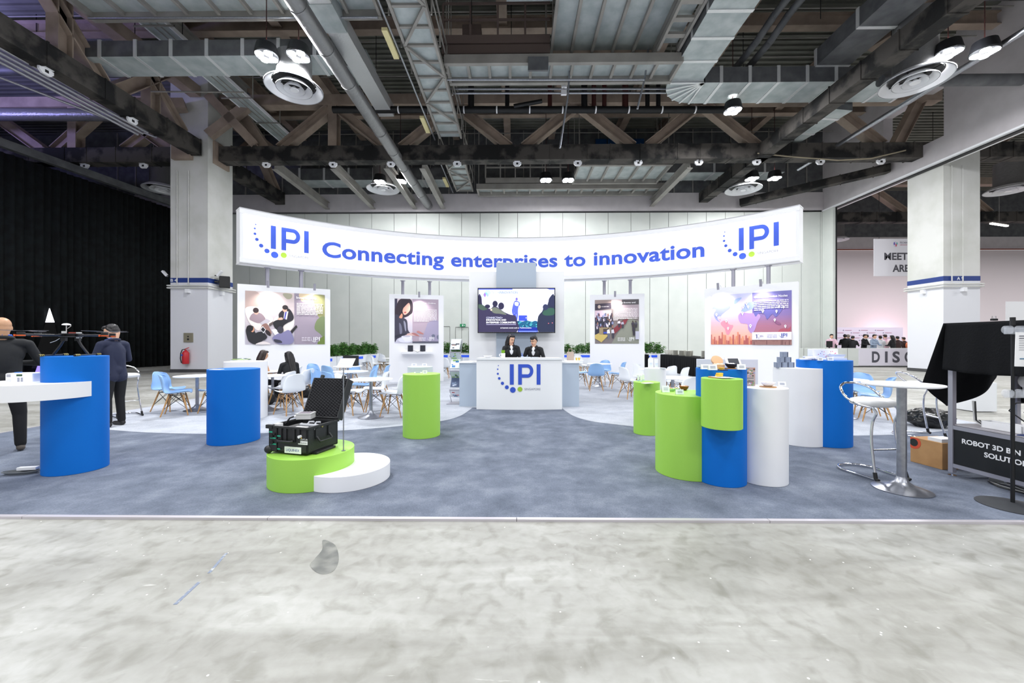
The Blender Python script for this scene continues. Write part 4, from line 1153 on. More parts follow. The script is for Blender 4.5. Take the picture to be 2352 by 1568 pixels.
# shelf and two tablets on the second wall
s0, s1 = on_panel(L2, 922), on_panel(L2, 992); zz = zat(L2, 955, 807)
pl = L2[2]; root = empty('wall_shelf', pl.at(s0, zz), atan2(pl.u.y, pl.u.x), 'small white shelf on the narrow wall below the typing woman poster', 'shelf')
mb = MB(); mb.box(0, s1 - s0, -0.3, 0, -0.08, 0, white); mb.build('board', root, bevel=0.004)
for i, px in enumerate((943, 971)):
    s_ = on_panel(L2, px); q = pl.at(s_, zz, 0.14)
    root = empty('tablet', q, atan2(pl.u.y, pl.u.x), ('left' if i == 0 else 'right') + ' dark tablet standing on the small wall shelf', 'tablet')
    M_ = Matrix.Translation((0, 0, 0.115)) @ Matrix.Rotation(-0.18, 4, 'X')
    mb = MB(); mb.obox(M_, 0.185, 0.012, 0.225, mat('tablet_dark', (24, 28, 44), 0.3)); mb.build('tablet_body', root, bevel=0.003)
    mb = MB(); mb.box(-0.05, 0.05, 0.0, 0.08, 0, 0.01, blackm); mb.bar((0, 0.07, 0.005), (0, 0.015, 0.12), 0.02, 0.01, blackm); mb.build('stand', root)
q = pl.at(on_panel(L2, 957), zz, 0.31)
mb = MB(); mb.tube([(-0.22, .1, .02), (-0.1, .02, .03), (0, -0.01, .01), (0.03, -0.015, -0.02), (0.12, .03, .03), (0.2, .1, .02)], 0.006, black, n=6)
o = mb.build('tablet_cable', loc=q); tag(o, 'black cable looping between the two tablets on the wall shelf', 'cable')

# ------------------------------------------------------------------ media tower behind the counter
TY = 9.95
xa, xb = P2(1077.5, TY)[0], P2(1296, TY)[0]
root = empty('media_tower', ((xa + xb) / 2, TY, 0.017), 0, 'tall white media wall with a blue-grey centre strip behind the counter', 'display wall')
h_ = (xb - xa) / 2
mb = MB(); mb.box(-h_, h_, 0, 0.5, 0, 3.20, white); mb.build('wall_body', root, bevel=0.004)
ga, gb = P2(1140, TY - 0.06)[0] - (xa + xb) / 2, P2(1231.5, TY - 0.06)[0] - (xa + xb) / 2
mb = MB(); mb.box(ga, gb, -0.06, -0.001, 0, 3.41, greyblue); mb.build('centre_strip', root)
TVY = TY - 0.2
tl = D(1097, 661, TVY); br = D(1275.5, 764.5, TVY)
root = empty('television', ((tl[0] + br[0]) / 2, TVY, br[2]), 0, 'large television on the media wall showing a speaker and an audience', 'television')
cx_ = (tl[0] + br[0]) / 2; W_ = br[0] - tl[0]; H_ = tl[2] - br[2]
mb = MB(); mb.box(-W_ / 2, W_ / 2, 0, 0.05, 0, H_, black); mb.build('housing', root, bevel=0.004)
mb = MB(); mb.box(-0.3, 0.3, 0.05, 0.14, 0.2, H_ - 0.2, blackm); mb.build('wall_mount', root)
A = Art(Plane((tl[0] + 0.022, TVY, br[2] + 0.022), (1, 0, 0)), 0, W_ - 0.044, 0, H_ - 0.044, emit=0.62, lift=0.002)
A.grad(0, 0, 1, 1, (232, 232, 255), (248, 248, 255), 8)
A.rect(0, 0, 1, .02, (60, 80, 230))
A.poly([(.45, 0), (.9, 0), (.86, .06), (.6, .05)], (214, 216, 252)); A.rect(.75, .1, .9, .35, (240, 240, 252))
for u, v, c in ((.12, .09, (184, 198, 250)), (.06, .14, (198, 210, 250)), (.12, .2, (206, 212, 250))):
    A.poly([(u + .045 * cos(k * pi / 3), v + .075 * sin(k * pi / 3)) for k in range(6)], c, 0)
A.poly([(.065, .14), (.085, .08), (.1, .14), (.085, .2)], (150, 110, 220), 0); A.poly([(.1, .14), (.12, .1), (.135, .15), (.12, .19)], (160, 180, 250), 0); A.poly([(.09, .1), (.105, .08), (.115, .12), (.1, .14)], (120, 210, 240), 0)
A.text('TECH', .17, .27, .115, .06, (150, 164, 248), -.004); A.text('INNOVATION', .275, .515, .115, .06, (130, 148, 246), .02)
A.text('SINGAPORE', .177, .31, .16, .03, (176, 180, 248), .01); A.text('20 - 21 SEPT 2016', .325, .515, .16, .03, (196, 200, 250), 0); A.text('RESORTS WORLD CONVENTION CENTRE', .177, .515, .225, .022, (204, 208, 250), 0)
A.poly([(.44, .5), (.47, .3), (.5, .28), (.54, .31), (.545, .38), (.53, .4), (.52, .5), (.52, .62), (.505, .76), (.49, .76), (.5, .6), (.47, .56), (.455, .6)], (84, 98, 206), 2); A.disc(.503, .24, .015, .035, (120, 110, 200))
A.poly([(.48, .31), (.53, .32), (.52, .4), (.48, .38)], (206, 210, 248)); A.poly([(.455, .58), (.49, .56), (.5, .72), (.47, .7)], (70, 86, 200), 0)
A.rect(.53, .615, .64, .74, (56, 76, 212)); A.rect(.62, .665, .635, .68, (240, 244, 255))
A.poly([(.5, .78), (.52, .74), (.58, .76), (.63, .73), (.7, .76), (.75, .74), (.79, .79), (.78, .9), (.5, .9)], (20, 92, 130), 3)
for i in range(26):
    u, v = R.uniform(.51, .77), R.uniform(.76, .88); A.k = 40; A.poly([(u, v), (u + .012, v - .02), (u + .02, v + .004), (u + .008, v + .02)], R.choice([(90, 190, 190), (30, 60, 110), (60, 150, 170)]), 0)
A.k = 41; A.rect(.52, .89, .78, 1, (24, 44, 150)); A.rect(.53, .97, .77, 1, (110, 130, 250))
A.poly([(0, .17), (.04, .2), (.05, .36), (.09, .42), (.16, .47), (.2, .4), (.26, .44), (.34, .54), (.42, .6), (.48, .62), (.5, .7), (.5, 1), (0, 1)], (52, 46, 78), 3)
A.poly([(.0, .36), (.05, .37), (.12, .46), (.06, .5), (0, .44)], (66, 86, 76)); A.poly([(.16, .47), (.22, .43), (.3, .5), (.37, .6), (.28, .58), (.2, .56)], (108, 114, 104))
A.disc(.12, .41, .035, .045, (38, 36, 66)); A.disc(.22, .35, .034, .07, (36, 34, 64)); A.disc(.3, .4, .038, .08, (38, 34, 66)); A.rect(0, .18, .035, .36, (36, 34, 64)); A.disc(.17, .49, .012, .02, (250, 220, 190))
A.poly([(.78, .7), (.8, .6), (.84, .52), (.86, .42), (.9, .4), (.92, .3), (.94, .2), (1, .18), (1, 1), (.79, 1)], (38, 44, 70), 3)
A.poly([(.84, .56), (.9, .46), (.99, .46), (.99, .6), (.88, .62)], (50, 86, 74)); A.disc(.88, .43, .035, .07, (44, 50, 84)); A.disc(.965, .3, .045, .12, (38, 42, 74))
A.disc(.92, .8, .006, .01, (240, 120, 130)); A.disc(.97, .79, .006, .01, (240, 120, 130))
A.text('CONNECTING>', .105, .32, .69, .042, (226, 228, 255), .0); A.text('INNOVATION AND', .105, .365, .74, .04, (250, 250, 255), .02); A.text('ENTERPRISE COMMUNITIES.', .105, .495, .8, .042, (250, 250, 255), .02)
A.rect(.105, .825, .495, .833, (220, 214, 255)); A.text('at keynote events such as TechInnovation.', .29, .7, .915, .026, (250, 250, 255), .02)
sc = A.finish(root, 'screen')
for o in (sc,): o.parent = root; o.matrix_parent_inverse = Matrix.Translation(-Vector(root.location))

# ------------------------------------------------------------------ reception counter
def arcwall(mb, x0, x1, yc, r, z0, z1, th, m, n=24):
    'shallow convex front: centre (0, yc), radius r'
    vs = []
    for i in range(n + 1):
        x = x0 + (x1 - x0) * i / n
        for rr in (r, r - th):
            a = asin(x / r)
            for z in (z0, z1): vs.append((rr * sin(a), yc - rr * cos(a), z))
    fs = []
    for i in range(n):
        a = 4 * i; b = a + 4
        fs += [(a, b, b + 1, a + 1), (a + 2, a + 3, b + 3, b + 2), (a + 1, b + 1, b + 3, a + 3), (a, a + 2, b + 2, b)]
    e = 4 * n; fs += [(0, 1, 3, 2), (e, e + 2, e + 3, e + 1)]
    return mb.add(vs, fs, m)
CXc = (P2(1095, 8.55)[0] + P2(1290.5, 8.55)[0]) / 2; CW = (P2(1290.5, 8.6)[0] - P2(1095, 8.6)[0]) / 2
root = empty('reception_counter', (CXc, 8.48, 0.017), 0, 'white curved reception counter with a blue logo and blue-grey wings', 'counter')
mb = MB(); arcwall(mb, -CW, CW, 7.0, 7.0, 0, 1.09, 0.05, white); mb.build('front_panel', root, smooth=30)
mb = MB(); arcwall(mb, -CW, CW, 7.0, 7.02, 1.06, 1.10, 0.42, white); mb.build('counter_top', root)
for sg in (-1, 1):
    x0, x1 = sorted((sg * (CW - 0.02), sg * (CW + 0.42)))
    mb = MB(); mb.box(x0, x1, 0.42, 0.9, 0, 0.97, greyblue); mb.build('side_wing', root)
    mb = MB(); mb.box(x0 - 0.01, x1 + 0.01, 0.39, 0.93, 0.97, 0.995, white); mb.build('wing_top', root)
    mb = MB(); mb.box(min(sg * (CW - .04), sg * CW), max(sg * (CW - .04), sg * CW), 0.12, 0.45, 0, 1.06, white); mb.build('return_panel', root)
mb = MB()
u0 = P2(1171, 8.47)[0] - CXc; u1 = P2(1241.5, 8.47)[0] - CXc; k = (u1 - u0) / (257 / 171.0)
def fn(u, v):
    x = u0 + 70 / 171. * k + u * k; a = asin(x / 7.0); return (7.006 * sin(a), 7.0 - 7.006 * cos(a), 0.535 + v * k)
logo(mb, fn, logoblue, logogreen, logogrey); mb.build('logo', root)
# things on the counter
def put(name, mbs, loc, label, cat, rz=0, group=None, **k):
    root = empty(name, loc, rz, label, cat, group)
    for nm, mb in mbs: mb.build(nm, root, **k)
    return root
ctop = 1.117
q = G(1125, 818.5, ctop)
mb = MB(); mb.lathe([(0, 0), (0.05, 0.002), (0.1, 0.045), (0.095, 0.045), (0.045, 0.01), (0, 0.01)], white, n=24)
o = mb.build('bowl', smooth=40, loc=(q[0], 8.68, ctop)); tag(o, 'shallow white bowl at the left end of the reception counter', 'bowl')
q = G(1158, 818.5, ctop)
m1 = MB(); m1.lathe([(0, 0), (0.044, 0), (0.046, 0.1), (0.04, 0.1), (0.038, 0.01), (0, 0.01)], white, n=24); m1.tube([(-0.045, 0, .08), (-0.08, 0, .075), (-0.085, 0, .045), (-0.045, 0, .02)], 0.008, white, n=8)
m2 = MB(); lime = mat('lime_pen', (150, 206, 50), 0.4)
for i in range(7): m2.tube([(-.02 + .006 * i, .01 * (i % 3 - 1), .02), (-.035 + .012 * i, .02 * (i % 3 - 1), .165)], 0.005, lime, n=6)
put('pen_mug', [('mug', m1), ('pens', m2)], (q[0], 8.66, ctop), 'white mug holding lime green pens on the reception counter', 'mug', smooth=40)
for i, (px, w_, rz) in enumerate(((1208, .17, .1), (1226, .15, -.15))):
    q = G(px, 819, ctop); mb = MB(); mb.box(-w_ / 2, w_ / 2, -.09, .09, 0, .018 - .006 * i, mat('brochure_grey', (200, 206, 214), 0.4))
    o = mb.build('brochure_stack', loc=(q[0], 8.66, ctop)); o.rotation_euler = (0, 0, rz); tag(o, ('left' if i == 0 else 'right') + ' pale grey brochure pile in front of the two receptionists', 'brochures')
q = G(1200, 817, ctop); mb = MB()
for i in range(3): mb.tube([(.01 * i, 0, 0), (.012 * i - .02, .01, .1)], 0.004, mat('pen_blue', (90, 120, 200), 0.4), n=6)
mb.cyl((0.0, 0, 0), 0.03, 0.03, mat('clear_blue', (190, 205, 235), 0.2), n=12)
o = mb.build('pen_holder', loc=(q[0] - .02, 8.75, ctop)); tag(o, 'little pen holder with blue pens before the right receptionist', 'pen holder')
for sg, px in ((-1, 1082), (1, 1312)):
    for i in range(2):
        mb = MB(); mb.box(-.11, .11, -.08, .08, 0, .012, paper)
        o = mb.build('paper_stack', loc=(CXc + sg * (CW + .16 + .12 * i - .05), 9.05 + .2 * i - .1 , 1.013)); o.rotation_euler = (0, 0, .3 * sg + i)
        tag(o, ('front' if i == 0 else 'rear') + ' white paper stack on the ' + ('left' if sg < 0 else 'right') + ' wing of the counter', 'paper')
# ================================================================== display plinths
def plinth(name, parts, label):
    '''parts: (part name, xl, xr, ylow or None, depth or None, z0, z1, material)'''
    fit = [cylfit(p[1], p[2], p[3] or 900, p[4]) for p in parts]
    cx = sum(f[0] for f in fit) / len(fit); cy = sum(f[1] for f in fit) / len(fit)
    root = empty(name, (cx, cy, 0.014), 0, label, 'display plinth')
    for p, f in zip(parts, fit):
        z0, z1 = p[5], p[6]
        mb = MB(); mb.lathe([(0, z0), (f[2], z0), (f[2], z1), (0, z1)], p[7], (f[0] - cx, f[1] - cy, -0.014), n=72)
        o = mb.build(p[0], root, smooth=40)
        b = o.modifiers.new('bevel', 'BEVEL'); b.width = 0.003; b.segments = 2; b.limit_method = 'ANGLE'
    return root, fit
z = 0.015
PA, fA = plinth('display_plinth', [('blue_drum', 92, 252, 1098, None, z, 1.305, blue)], 'tall blue round plinth at the far left carrying the drone')
# slab disc passing through the blue drum
def circ3(a, b, c):
    ax, ay = a; bx, by = b; cx, cy = c
    d = 2 * (ax * (by - cy) + bx * (cy - ay) + cx * (ay - by))
    ux = ((ax * ax + ay * ay) * (by - cy) + (bx * bx + by * by) * (cy - ay) + (cx * cx + cy * cy) * (ay - by)) / d
    uy = ((ax * ax + ay * ay) * (cx - bx) + (bx * bx + by * by) * (ax - cx) + (cx * cx + cy * cy) * (bx - ax)) / d
    return ux, uy, hypot(ax - ux, ay - uy)
pts = [G(4, 926, 0.857)[:2], G(92, 921, 0.857)[:2], G(194, 911.5, 0.857)[:2]]
sx_, sy_, sr_ = circ3(*pts)
sr_ = min(sr_, 1.4)
mb = MB(); ox, oy = PA.location.x, PA.location.y
# keep the front arc: centre shifted straight behind the measured points
m_ = Vector((pts[1][0], pts[1][1], 0)); d_ = Vector((sx_ - pts[1][0], sy_ - pts[1][1], 0)).normalized()
c_ = m_ + d_ * sr_
mb.lathe([(0, 0.845), (sr_, 0.845), (sr_, 1.012), (0, 1.012)], white, (c_.x - ox, c_.y - oy, 0), n=96)
o = mb.build('white_disc_shelf', PA, smooth=40)
PB, fB = plinth('display_plinth', [('blue_drum', 474, 598, 1027, None, z, 1.07, blue), ('white_drum', 513, 615, None, 7.3, z, 1.09, offwhite if 0 else white)], 'blue plinth joined to a taller white plinth left of the open case')
PC, fC = plinth('display_plinth', [('green_step', 612, 814, 1137, None, z, 0.335, green), ('white_step', 697, 896, 1136, None, z, 0.168, white)], 'low green and white stepped podium under the open black case')
PD, fD = plinth('display_plinth', [('green_drum', 925, 1011, 1011, None, z, 0.97, green)], 'slim green round plinth left of the counter')
PE, fE = plinth('display_plinth', [('pale_drum', 936, 994, None, 7.1, z, 1.01, offwhite)], 'pale round plinth behind the slim green one left of the counter')
PF, fF = plinth('display_plinth', [('green_drum', 1455, 1516, 1003, None, z, 0.83, green)], 'small slim green round plinth right of the counter')
PG, fG = plinth('display_plinth', [('white_drum', 1479, 1530, None, 6.75, z, 1.01, white)], 'slim white plinth with pump bottles behind the small green one')
PH, fH = plinth('display_plinth', [('green_drum', 1505, 1655, None, 4.13, z, 0.895, green), ('blue_drum', 1598, 1716, 1124, None, z, 1.19, blue),
    ('floating_green_drum', 1610, 1707, None, 3.74, 0.63, 1.11, green), ('white_drum', 1690, 1812, 1122, None, z, 0.99, white)], 'cluster of green, blue and white food display plinths at the right front')
PI_, fI = plinth('display_plinth', [('white_drum', 1775, 1897, 1030, None, z, 1.095, white), ('blue_drum', 1828, 1960, 1032, None, z, 1.205, blue)], 'joined white and blue plinths in front of the map poster wall')

# ================================================================== chairs and tables
def make_chair(name, shell):
    root = empty(name, (0, 0, 0))
    prof = [(0.235, .425, .15), (.225, .445, .175), (.17, .452, .205), (.08, .442, .225), (-.02, .432, .235), (-.11, .435, .235), (-.17, .46, .24), (-.205, .52, .238), (-.222, .60, .225), (-.238, .68, .205), (-.255, .745, .185), (-.272, .79, .16), (-.285, .815, .12)]
    prof = smoothpts(prof, 3, False); n = 14; vs = []
    K = len(prof)
    for j, (y, zz, wd) in enumerate(prof):
        t = j / (K - 1)
        seatw = max(0, 1 - t / 0.5); backw = max(0, (t - 0.42) / 0.58)
        for i in range(n + 1):
            a = -1 + 2 * i / n
            curl = abs(a) ** 2.6
            yy = y + 0.075 * curl * min(1, backw * 2.2) - 0.012 * seatw * curl
            z2 = zz + 0.035 * curl * min(1, seatw * 1.6 + 0.5 * (1 - backw)) - 0.03 * backw ** 3 * curl
            vs.append((a * wd, yy, z2))
    mb = MB(); mb.add(vs, [(j * (n + 1) + i, j * (n + 1) + i + 1, (j + 1) * (n + 1) + i + 1, (j + 1) * (n + 1) + i) for j in range(K - 1) for i in range(n)], shell)
    o = mb.build('seat_shell', root, smooth=180)
    m = o.modifiers.new('thickness', 'SOLIDIFY'); m.thickness = 0.009; m.offset = 0
    for sx in (-1, 1):
        for a, b in (((.13, .12), (.205, .205)), ((.12, -.10), (.20, -.215))):
            mb = MB(); mb.tube([(sx * a[0], a[1], .405), (sx * (a[0] + b[0]) / 2, (a[1] + b[1]) / 2, .2), (sx * b[0], b[1], 0)], 0.017, wood, n=8, r2=0.010)
            mb.build('leg', root, smooth=50)
    mb = MB(); t = [(.135, .125, .395), (.125, -.105, .395), (-.125, -.105, .395), (-.135, .125, .395)]
    lo = [(.178, .172, .14), (.170, -.172, .14), (-.170, -.172, .14), (-.178, .172, .14)]
    for i in range(4):
        j = (i + 1) % 4
        mb.tube([t[i], lo[j]], 0.0045, blackm, n=5); mb.tube([t[j], lo[i]], 0.0045, blackm, n=5); mb.tube([t[i], t[j]], 0.006, blackm, n=5)
        mb.tube([t[i], (t[i][0] * .9, t[i][1] * .9, .435)], 0.006, blackm, n=5)
    mb.build('wire_brace', root)
    reg(root); return root
proto = {'w': make_chair('shell_chair', cwhite), 'b': make_chair('shell_chair', cblue)}
used = {'w': False, 'b': False}
FL = 0.017
def chair(px, py, c, deg, label, group=None):
    g = G(px, py, FL)
    o = proto[c] if not used[c] else copy_tree(proto[c]); used[c] = True
    o.location = (g[0], g[1], FL); o.rotation_euler = (0, 0, radians(deg - 90))
    return tag(o, label, 'chair', group)
def make_table(r=0.40, h=0.735):
    root = empty('bistro_table', (0, 0, 0))
    mb = MB(); mb.lathe([(0, h - .018), (r - .02, h - .018), (r, h - .012), (r, h), (0, h)], white, n=48); mb.build('table_top', root, smooth=40)
    mb = MB(); mb.cyl((0, 0, .03), .032, h - .05, steel, n=20); mb.build('column', root, smooth=40)
    mb = MB(); mb.lathe([(0, 0), (.235, 0), (.238, .008), (.2, .02), (.12, .045), (.06, .085), (.036, .13), (0, .13)], steel, n=36); mb.build('foot', root, smooth=50)
    reg(root); return root
tproto = make_table(); tused = [False]
def table(px, py, label):
    g = G(px, py, FL)
    o = tproto if not tused[0] else copy_tree(tproto); tused[0] = True
    o.location = (g[0], g[1], FL); return tag(o, label, 'table')
table(453, 942, 'round white pedestal table with blue chairs in front of the B4 column')
table(612, 942, 'round white pedestal table half hidden behind the white plinth at the left')
table(626, 921, 'round white table the two seated women share')
table(806, 922, 'round white table with blue chairs behind the black case lid')
table(799, 898, 'farther round white table among the blue chairs left of the counter')
table(852, 958, 'round white pedestal table left of the slim green plinth')
table(900, 861, 'far round white table near the planters left of the counter')
table(1377, 887, 'round white table with blue chairs under the aisle poster')
table(1316, 871, 'round white table holding a paper bag just right of the counter')
table(1503, 913, 'round white table behind the slim white plinth on the right')
table(1545, 950, 'round white table with white chairs behind the food plinths')
table(1933, 958, 'round white table half hidden behind the blue plinth at the right')
chair(406, 952, 'b', 32, 'blue shell chair turned away at the table before the B4 column, nearest one')
chair(388, 942, 'b', 0, 'blue shell chair leftmost beside the table before the B4 column')
chair(494, 945, 'b', 185, 'blue shell chair peeping out left of the blue plinth')
chair(665, 950, 'w', 152, 'white shell chair just left of the black case lid, seen from behind')
chair(648, 938, 'w', 172, 'white shell chair between the white plinth and the seated woman, facing left')
chair(694, 925, 'w', 165, 'white shell chair seen from behind close to the left poster wall')
chair(598, 912, 'w', 300, 'white shell chair under the brown-haired seated woman')
chair(666, 914, 'w', 195, 'white shell chair under the black-haired seated woman')
chair(728, 900, 'b', -25, 'blue shell chair standing against the left poster wall')
chair(742, 925, 'b', -5, 'blue shell chair just left of the case lid, low behind its hinge side')
chair(762, 906, 'b', 70, 'blue shell chair turned away left of the farther table')
chair(768, 936, 'b', 62, 'blue shell chair right behind the top of the black case lid')
chair(806, 888, 'b', 262, 'blue shell chair under the far side of the farther left table')
chair(845, 908, 'b', 215, 'blue shell chair with tall light back beside the table left of the counter')
chair(833, 928, 'b', 200, 'blue shell chair pushed under the table behind the case lid')
chair(872, 905, 'b', 190, 'blue shell chair edge-on behind the white one near the slim green plinth')
chair(862, 942, 'w', 205, 'white shell chair behind the pedestal of the table left of the green plinth')
chair(905, 955, 'w', 176, 'white shell chair half hidden by the slim green plinth')
chair(802, 950, 'w', -8, 'white shell chair emerging from behind the case lid on its right')
for px, py, dg, lb in ((841, 851, 255, 'far white shell chair facing the camera left of the slim green plinth'), (868, 846, 262, 'farthest white shell chair in front of the left planters'),
                       (866, 858, 10, 'far white shell chair seen side-on at the left far table'), (882, 850, 70, 'far white shell chair turned to the planters, left of the shelf wall'),
                       (896, 858, 190, 'far white shell chair cut by the edge of the shelf wall'), (787, 858, 310, 'far white shell chair peeping above the case sign holder'),
                       (1020, 868, 95, 'white shell chair between the shelf wall and the brochure rack')):
    chair(px, py, 'w', dg, lb, 'white shell chairs near the planters')
chair(1369, 896, 'b', 82, 'blue shell chair seen from behind under the aisle poster')
chair(1384, 882, 'b', 230, 'blue shell chair on the far side of the table under the aisle poster')
chair(1417, 891, 'b', 178, 'blue shell chair in profile at the right of the aisle poster wall')
chair(1334, 888, 'b', 5, 'blue shell chair half hidden by the right wing of the counter')
chair(1345, 864, 'w', 150, 'white shell chair seen from behind between the counter and the aisle poster wall')
chair(1300, 862, 'w', 20, 'white shell chair beside the paper bag table')
chair(1325, 858, 'w', 250, 'white shell chair behind the paper bag table')
chair(1446, 914, 'w', 20, 'white shell chair turned away left of the small green plinth')
chair(1476, 903, 'w', 300, 'white shell chair facing the camera behind the small green plinth')
chair(1530, 912, 'w', 200, 'white shell chair just right of the slim white plinth')
chair(1556, 918, 'w', 178, 'white shell chair with curved edge-on back in front of the black buffet')
chair(1572, 962, 'w', 108, 'white shell chair seen from behind right behind the food bowls')
chair(1519, 945, 'w', -10, 'white shell chair hidden low behind the slim white plinth')
chair(2010, 966, 'b', 148, 'blue shell chair turned away under the edge of the high table')
chair(1983, 950, 'b', 245, 'blue shell chair with high back visible above the high table')

# ================================================================== bar table and stools
g = G(2071, 1124, 0.014)
root = empty('bar_table', (g[0], g[1], 0.014), 0, 'high round white bar table on a steel trumpet foot at the right', 'table')
mb = MB(); mb.lathe([(0, 1.02), (.28, 1.02), (.305, 1.03), (.305, 1.042), (0, 1.042)], white, n=56); mb.build('table_top', root, smooth=40)
mb = MB(); mb.cyl((0, 0, .05), .038, .97, steel, n=24); mb.build('column', root, smooth=40)
mb = MB(); mb.lathe([(0, 0), (.225, 0), (.228, .008), (.19, .022), (.1, .05), (.055, .085), (.038, .13), (0, .13)], steel, n=48); mb.build('foot', root, smooth=50)
leather = mat('white_leather', (238, 238, 238), 0.35)
rubber = mat('black_rubber', (26, 26, 28), 0.6)
def stool(loc, rz, label):
    root = empty('bar_stool', loc, rz, label, 'bar stool')
    # local: feet at y=-.19, floor loop runs back to y=+.25
    loopp = smoothpts([(-.18, -.2, .02), (-.19, 0, .02), (-.2, .17, .02), (-.12, .29, .02), (0, .32, .02), (.12, .29, .02), (.2, .17, .02), (.19, 0, .02), (.18, -.2, .02)], 4, False)
    mb = MB(); mb.tube(loopp, .0125, chrome, n=10); mb.build('floor_loop', root, smooth=60)
    for s_ in (-1, 1):
        leg = smoothpts([(s_ * .18, -.2, .03), (s_ * .165, -.16, .2), (s_ * .145, -.12, .42), (s_ * .13, -.12, .6), (s_ * .13, -.16, .70), (s_ * .14, -.13, .755)], 4, False)
        mb = MB(); mb.tube(leg, .0125, chrome, n=10); mb.build('leg', root, smooth=60)
        mb = MB(); mb.tube([(s_ * .18, -.23, .018), (s_ * .18, -.2, .03), (s_ * .175, -.185, .09)], .018, rubber, n=8); mb.build('foot_sleeve', root)
    mb = MB(); mb.tube([(-.152, -.14, .31), (.152, -.14, .31)], .009, chrome, n=8); mb.build('foot_rest', root, smooth=60)
    back = smoothpts([(-.14, -.13, .755), (-.2, -.02, .78), (-.215, .1, .84), (-.18, .2, .93), (-.08, .26, .975), (0, .27, .98), (.08, .26, .975), (.18, .2, .93), (.215, .1, .84), (.2, -.02, .78), (.14, -.13, .755)], 4, False)
    mb = MB(); mb.tube(back, .0125, chrome, n=10); mb.build('back_hoop', root, smooth=60)
    mb = MB(); mb.lathe([(0, .755), (.15, .755), (.19, .77), (.2, .795), (.19, .82), (.14, .838), (0, .84)], leather, n=36); mb.build('seat_cushion', root, smooth=60)
    return root
g = G(2004, 1090, 0.014)
stool((g[0], g[1], 0.014), radians(6), 'chrome bar stool with white seat left of the high table')
g = G(2130, 1004, 0.014)
stool((g[0], g[1] + .1, 0.014), radians(75), 'chrome bar stool behind the high table next to the black rubbish bag')
g = G(278, 958, 0.014)
stool((g[0], g[1] + .1, 0.014), radians(60), 'chrome bar stool half hidden behind the man in the navy jacket')

# ================================================================== planters and foliage along the back
leafm = mat('leaf_green', (58, 112, 50), 0.5, noise=(9, (98, 152, 62), 0.35, 0.65))
stemm = mat('plant_stem', (70, 84, 48), 0.7)
led_b = mat('planter_blue_panel', (28, 70, 190), 0.4, emit=0.7)
def make_plant(seed):
    R = random.Random(seed); mb = MB(); ms = MB()
    for k in range(9):
        a = R.uniform(0, 2 * pi); r = R.uniform(.02, .2); hx, hy = r * cos(a), r * sin(a); H = R.uniform(.28, .5)
        ex, ey = hx + R.uniform(-.15, .15), hy + R.uniform(-.1, .1)
        ms.tube([(hx * .3, hy * .3, 0), (hx, hy, H * .5), (ex, ey, H)], 0.006, stemm, n=5)
        for j in range(26):
            t = R.uniform(.12, 1.0); px_, py_, pz = hx + (ex - hx) * t, hy + (ey - hy) * t, H * t
            aa = R.uniform(0, 2 * pi); el = R.uniform(-.35, .6); L = R.uniform(.09, .17)
            d = Vector((cos(aa) * cos(el), sin(aa) * cos(el), sin(el))); s_ = Vector((-sin(aa), cos(aa), 0)) * (L * .17)
            p = Vector((px_, py_, pz)); m1 = p + d * L * .45 + Vector((0, 0, .012)); tip = p + d * L - Vector((0, 0, .02))
            mb.add([p, m1 + s_, tip, m1 - s_], [(0, 1, 2), (0, 2, 3)], leafm)
    root = empty('foliage_plant', (0, 0, 0))
    mb.build('foliage', root); ms.build('stems', root); reg(root); return root
plants = [make_plant(i) for i in (3, 8, 21, 34)]; pcount = [0]
def place_plant(x, y, z, rz, sc, where):
    k = pcount[0]; pcount[0] += 1
    o = plants[k] if k < 4 else copy_tree(plants[k % 4])
    o.location = (x, y, z); o.rotation_euler = (0, 0, rz); o.scale = (sc, sc, sc)
    tag(o, 'leafy green plant growing in the white planter row ' + where, 'plant', 'plants in the planter row ' + where)
def planter(a, b, where, n):
    a = Vector(a); b = Vector(b); e = b - a; L = e.length
    for i in range(n):
        c = a + e * (i + .5) / n
        root = empty('planter_box', (c.x, c.y, FL), atan2(e.y, e.x), 'low white planter box in the row ' + where, 'planter', 'white planter boxes ' + where)
        l = L / n - .03
        mb = MB(); mb.box(-l / 2, l / 2, -.2, .2, 0, .80, white2); mb.build('box_body', root, bevel=.006)
        mb = MB(); mb.box(-l / 2 + .35, l / 2 - .35, -.21, -.2, .60, .72, led_b); mb.build('blue_panel', root)
        for j in range(5):
            t = (i + (j + .5) / 5) / n; q = a + e * t
            place_plant(q.x + RNG.uniform(-.06, .06), q.y + RNG.uniform(-.06, .06), .80, RNG.uniform(0, 6.28), RNG.uniform(.95, 1.3), where)
planter((-8.3, 16.2, 0), (-7.6, 21.3, 0), 'along the left rear side', 4)
planter((-6.6, 21.7, 0), (7.9, 21.7, 0), 'along the rear edge', 9)

